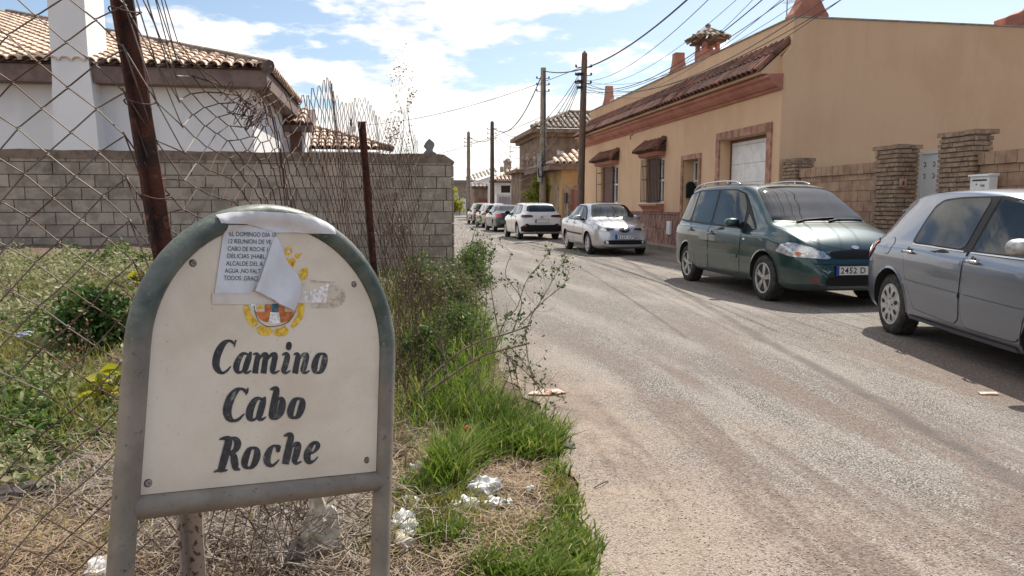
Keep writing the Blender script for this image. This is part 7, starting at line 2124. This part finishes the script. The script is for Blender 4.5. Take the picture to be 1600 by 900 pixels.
    brs = [[(770, 551, 0), (790, 500, .05), (808, 480, .05), (822, 440, .1), (850, 405, .1), (862, 388, .1)], [(815, 540, 0), (830, 495, 0), (845, 470, 0), (868, 430, 0), (885, 400, 0)], [(780, 548, 0), (803, 570, -.05), (812, 610, -.05), (835, 650, -.05), (850, 690, -.05)], [(785, 548, 0), (830, 590, 0), (850, 620, 0), (870, 640, 0)], [(800, 545, 0), (825, 575, -.08), (840, 600, -.08), (880, 622, -.08)],
           [(760, 553, 0), (748, 500, .05), (742, 440, .05), (745, 400, .05), (738, 372, .05)], [(735, 563, .05), (740, 480, 0), (720, 420, 0), (735, 385, 0)], [(800, 520, .2), (815, 470, .2), (790, 430, .2), (800, 395, .2)], [(820, 510, .15), (825, 560, .1), (835, 600, .1), (828, 650, .1)], [(745, 560, .03), (752, 620, 0), (756, 660, 0)], [(740, 560, .03), (738, 640, 0)], [(790, 545, 0), (806, 620, -.1), (830, 668, -.1)], [(812, 508, .2), (850, 470, .2), (880, 445, .25), (890, 420, .25)],
           [(700, 590, .05), (690, 520, .1), (700, 460, .12), (690, 410, .12)], [(780, 525, .2), (770, 470, .2), (765, 420, .2), (775, 380, .2)], [(752, 535, .2), (760, 470, .25), (752, 410, .25), (758, 375, .25)]]
    for k, b_ in enumerate(brs):
        P = limb(b_, .0042, .0015)
        for q in P[2::2]:
            if R3.random() < .75: branchy(mb, q, Vector((R3.gauss(0, .6), R3.gauss(0, .5), R3.gauss(.3, .6))).normalized(), R3.uniform(.06, .22), .0018, 1, R3, .5, lf if R3.random() < .5 else None, .3)
        for q in P[1:]:
            if R3.random() < .35:
                for _ in range(4): lf.append(tuple(q + Vector((R3.gauss(0, .013), R3.gauss(0, .013), R3.gauss(0, .013)))))
    for _ in range(60): q = l1[-1].lerp(l2[-1], R3.random()); lf.append(tuple(q + Vector((R3.gauss(-.06, .05), R3.gauss(0, .04), R3.gauss(0, .04)))))
    mb.build('branch', BARK, t, fix=False); leaves('foliage', lf, 0.022, LFD, t)
    # lemon tree in front of the tall house
    f = Vector((W(846, 330, 42).x + 0.1, 42, 0.1)); t = empty('lemon_tree', f, 0, 'bushy yellow green tree behind the pale concrete pole', 'tree'); C = []; R3 = random.Random(2); cl = []
    for _ in range(70): a = R3.uniform(0, 6.28); b = R3.uniform(-1, 1); k = R3.uniform(.4, 1); cl.append((1.0 * math.cos(a) * math.sqrt(1 - b * b) * k, .9 * math.sin(a) * math.sqrt(1 - b * b) * k, 1.75 + 1.15 * b * k))
    for c in cl:
        for _ in range(85): v = npr.randn(3) * .15; C.append((c[0] + v[0], c[1] + v[1], c[2] + v[2]))
    leaves('crown', C, .11, leafmat('lemon_leaf', (0.10, 0.15, 0.02), (0.28, 0.31, 0.04), (0.55, 0.50, 0.06), .5), t); mb = MB(); mb.tube([(0, 0, 0), (.05, 0, .8), (0, 0, 1.5)], [.09, .07, .05], 8)
    for c in cl[::4]: mb.tube([(0, 0, .9), (c[0] * .5, c[1] * .5, 1.4 + .2 * c[2]), c], [.04, .025, .008], 5)
    mb.build('trunk', TWIG, t, fix=False)
    f = US(FU + 1.2, v_px(905, FU + 1.2)); f.z = 0; mound('garden_shrub', 'sparse green shrub behind the dark wooden pole over the red panel wall', 'shrub', f, (.9, .7, 2.6), 1500, .11, LFP, 30)
    f = US(FU + .9, v_px(872, FU + .9)); f.z = 0; mound('garden_shrub', 'leafy yellow green shrub right of the pale concrete pole above the stone pier', 'shrub', f, (.9, .9, 2.8), 2200, .12, LFY, 40)
    f = W(705, 330, 100); f.z = 0; mound('street_tree', 'small yellow green treetop at the far end of the street', 'tree', f, (1.6, 1.2, 4.0), 1500, .3, LFY, 30)


grass_all(); plants()


# ------------------------------------------------------------------ litter
def crumple(name, p, sz, m, label, cat, group=None, flat=.6, seed=0, amp=.45, freq=26):
    bm = bmesh.new(); bmesh.ops.create_icosphere(bm, subdivisions=3, radius=1.0); R3 = random.Random(seed); ph = [R3.uniform(0, 6) for _ in range(6)]
    for v in bm.verts:
        c = v.co.copy(); f_ = freq / 8
        k = 1 + amp * (abs(math.sin(c.x * f_ + ph[0] + c.y * 1.7)) - .5) + amp * .7 * (abs(math.sin(c.y * f_ * 1.3 + ph[1] + c.z * 2.1)) - .5) + amp * .6 * (abs(math.sin(c.z * f_ * 1.1 + ph[2] + c.x * 2.9)) - .5) + R3.uniform(-.11, .11)
        v.co = Vector((c.x * k * sz[0], c.y * k * sz[1], max(-.25, c.z * k) * sz[2] + sz[2] * .3))
    me = bpy.data.meshes.new(name); bm.to_mesh(me); bm.free(); me.materials.append(m); at = me.attributes.new('rnd', 'FLOAT', 'FACE'); o = bpy.data.objects.new(name, me); col.objects.link(o); o.location = p; o.rotation_euler = (0, 0, R3.uniform(0, 3)); tag(o, label, cat, group); return o


def litter():
    wp = mat('crumpled_paper', (0.78, 0.78, 0.77), .8, c2=(.62, .61, .58), ns=14); L = [
      (672, 727, .034, 'small crumpled white paper in the tall grass, nearest to the sign post top'), (652, 738, .030, 'crumpled grey white paper just left of the tall grass'), (725, 752, .034, 'round white crumpled paper in the middle of the grass'), (758, 772, .055, 'largest crumpled white paper on the bare soil'),
      (725, 800, .045, 'flat crumpled white paper below the grass tuft'), (772, 796, .034, 'crumpled white paper below the largest one'), (828, 770, .018, 'tiny white paper scrap alone near the road edge'), (695, 778, .028, 'white paper half hidden at the foot of the grass'), (630, 835, .06, 'wide dirty white plastic scrap beside the sign post'), (645, 795, .035, 'pale green grey crumpled scrap left of the white papers'), (793, 792, .018, 'narrow white paper strip right of the crumpled papers')]
    for i, (px, py, s, lab) in enumerate(L):
        g = gz(px, py); crumple('crumpled_paper', g + Vector((0, 0, .014)), (s * 1.25, s, s * .85), wp, lab, 'litter', 'crumpled white papers on the verge', seed=i)
    g = gz(888, 703); crumple('black_rag', g, (.055, .04, .022), mat('black_cloth', (.02, .02, .022), .7, c2=(.07, .07, .07), ns=20), 'crumpled black rag lying at the edge of the roadway', 'rag', seed=31)
    g = gz(730, 706) + Vector((0, 0, .12)); crumple('orange_wrapper', g, (.022, .015, .018), mat('orange_foil', (.55, .10, .02), .5), 'small orange wrapper caught in the grass', 'wrapper', seed=33)
    g = gz(852, 622); g.z = .012; mb = MB(); mb.prism([(-.13, -.07), (.02, -.09), (.15, -.03), (.10, .08), (-.06, .09)], 'Z', 0, .008); o = mb.build('cardboard_piece', mat('pale_cardboard', (.55, .46, .38), .85, c2=(.35, .16, .1), ns=9), loc=g); tag(o, 'pale piece of cardboard on the road under the bare shrub', 'cardboard')
    g = G(1543, 615, .012); mb = MB(); mb.prism([(-.07, -.03), (.06, -.04), (.08, .03), (-.05, .035)], 'Z', 0, .006); o = mb.build('paper_scrap', MATS['pale_cardboard'], loc=g); tag(o, 'small pale scrap lying on the roadway near the hatchback', 'paper scrap')
    g = gz(486, 905) + Vector((0, 0, .02)); dirty = mat('dirty_plastic', (.62, .56, .46), .6, c2=(.40, .33, .25), ns=22, bump=.3)
    crumple('plastic_bag', g + Vector((0.0, 0.15, .0)), (.055, .05, .17), dirty, 'tall crumpled cream plastic bag under the sign', 'plastic bag', seed=41)
    g = gz(440, 880); crumple('plastic_bag', g, (.05, .05, .055), dirty, 'smaller round cream plastic lump left of the tall bag', 'plastic bag', seed=43)
    g = gz(400, 830); crumple('plastic_bag', g, (.10, .07, .05), mat('dark_plastic', (.05, .055, .06), .5, c2=(.16, .17, .18), ns=12), 'dark torn plastic bag in the heap under the sign', 'plastic bag', seed=45)
    g = gz(170, 895); crumple('crumpled_paper', g, (.09, .06, .03), wp, 'grey white paper at the foot of the sign, bottom left', 'litter', seed=46)
    g = gz(150, 735); crumple('clay_lump', g, (.09, .06, .05), mat('red_clay', (.25, .12, .08), .9, c2=(.17, .08, .06), ns=10), 'reddish brown lump of earth left of the sign', 'stone', seed=47, amp=.2)
    g = gz(30, 780); crumple('dark_rag', g, (.16, .07, .05), mat('brown_cloth', (.07, .055, .05), .9), 'dark brown rag half buried in straw at the left', 'rag', seed=48)
    g = gz(40, 535); crumple('blue_wrapper', g + Vector((0, 0, .05)), (.06, .03, .025), mat('blue_plastic', (.35, .38, .55), .5), 'pale blue wrapper in the weeds at the left', 'wrapper', seed=50)
    g = gz(640, 870); mb = MB(); mb.lathe([(.038, -.0), (.040, .10), (.036, .10), (.034, .004)], (0, 0, 0), 'X', 20); o = mb.build('plastic_cup', dirty, loc=g + Vector((0, 0, .035)), rot=(0, .1, 2.2), smooth='auto'); tag(o, 'dirty plastic cup lying on its side beside the sign post', 'cup')
    s = MB(); g = G(928, 762, .014); s.tube([g, g + Vector((.05, .04, .01)), g + Vector((.08, .09, 0))], .003, 5); o = s.build('twig', TWIG); tag(o, 'short dark twig on the sand at the road edge', 'twig')
    # loose stones on the roadway margin
    st = []; V = []; F = []; R_ = []
    ico = bmesh.new(); bmesh.ops.create_icosphere(ico, subdivisions=1, radius=1); iv = np.array([v.co[:] for v in ico.verts]); fi = np.array([[v.index for v in f.verts] for f in ico.faces]); ico.free()
    n = 7500; px = npr.rand(n) * 800 + 850; py = 560 + 360 * npr.rand(n) ** .7; k = 0
    for a, b in zip(px, py):
        g = G(a, b, .009); u, v = uv_of(g)
        if g.x < edge_x(g.y) + .02: continue
        if rnd.random() > (1.0 if h2(g.x * 2.1, g.y * 1.7) > -.1 else .25): continue
        s = .0015 + .0035 * rnd.random() ** 4
        sc = np.array([s * rnd.uniform(.8, 1.5), s * rnd.uniform(.7, 1.3), s * rnd.uniform(.45, .8)]); V.append(iv * sc + np.array([g.x, g.y, .010])); F.append(fi + 12 * k); R_.append(np.full(20, rnd.random())); k += 1
    o = np_mesh('gravel', np.concatenate(V), np.concatenate(F), np.concatenate(R_), mat('loose_gravel', (.46, .40, .34), .9, rv_=.3)); tag(o, 'loose gravel scattered over the near roadway', kind='stuff')


litter()
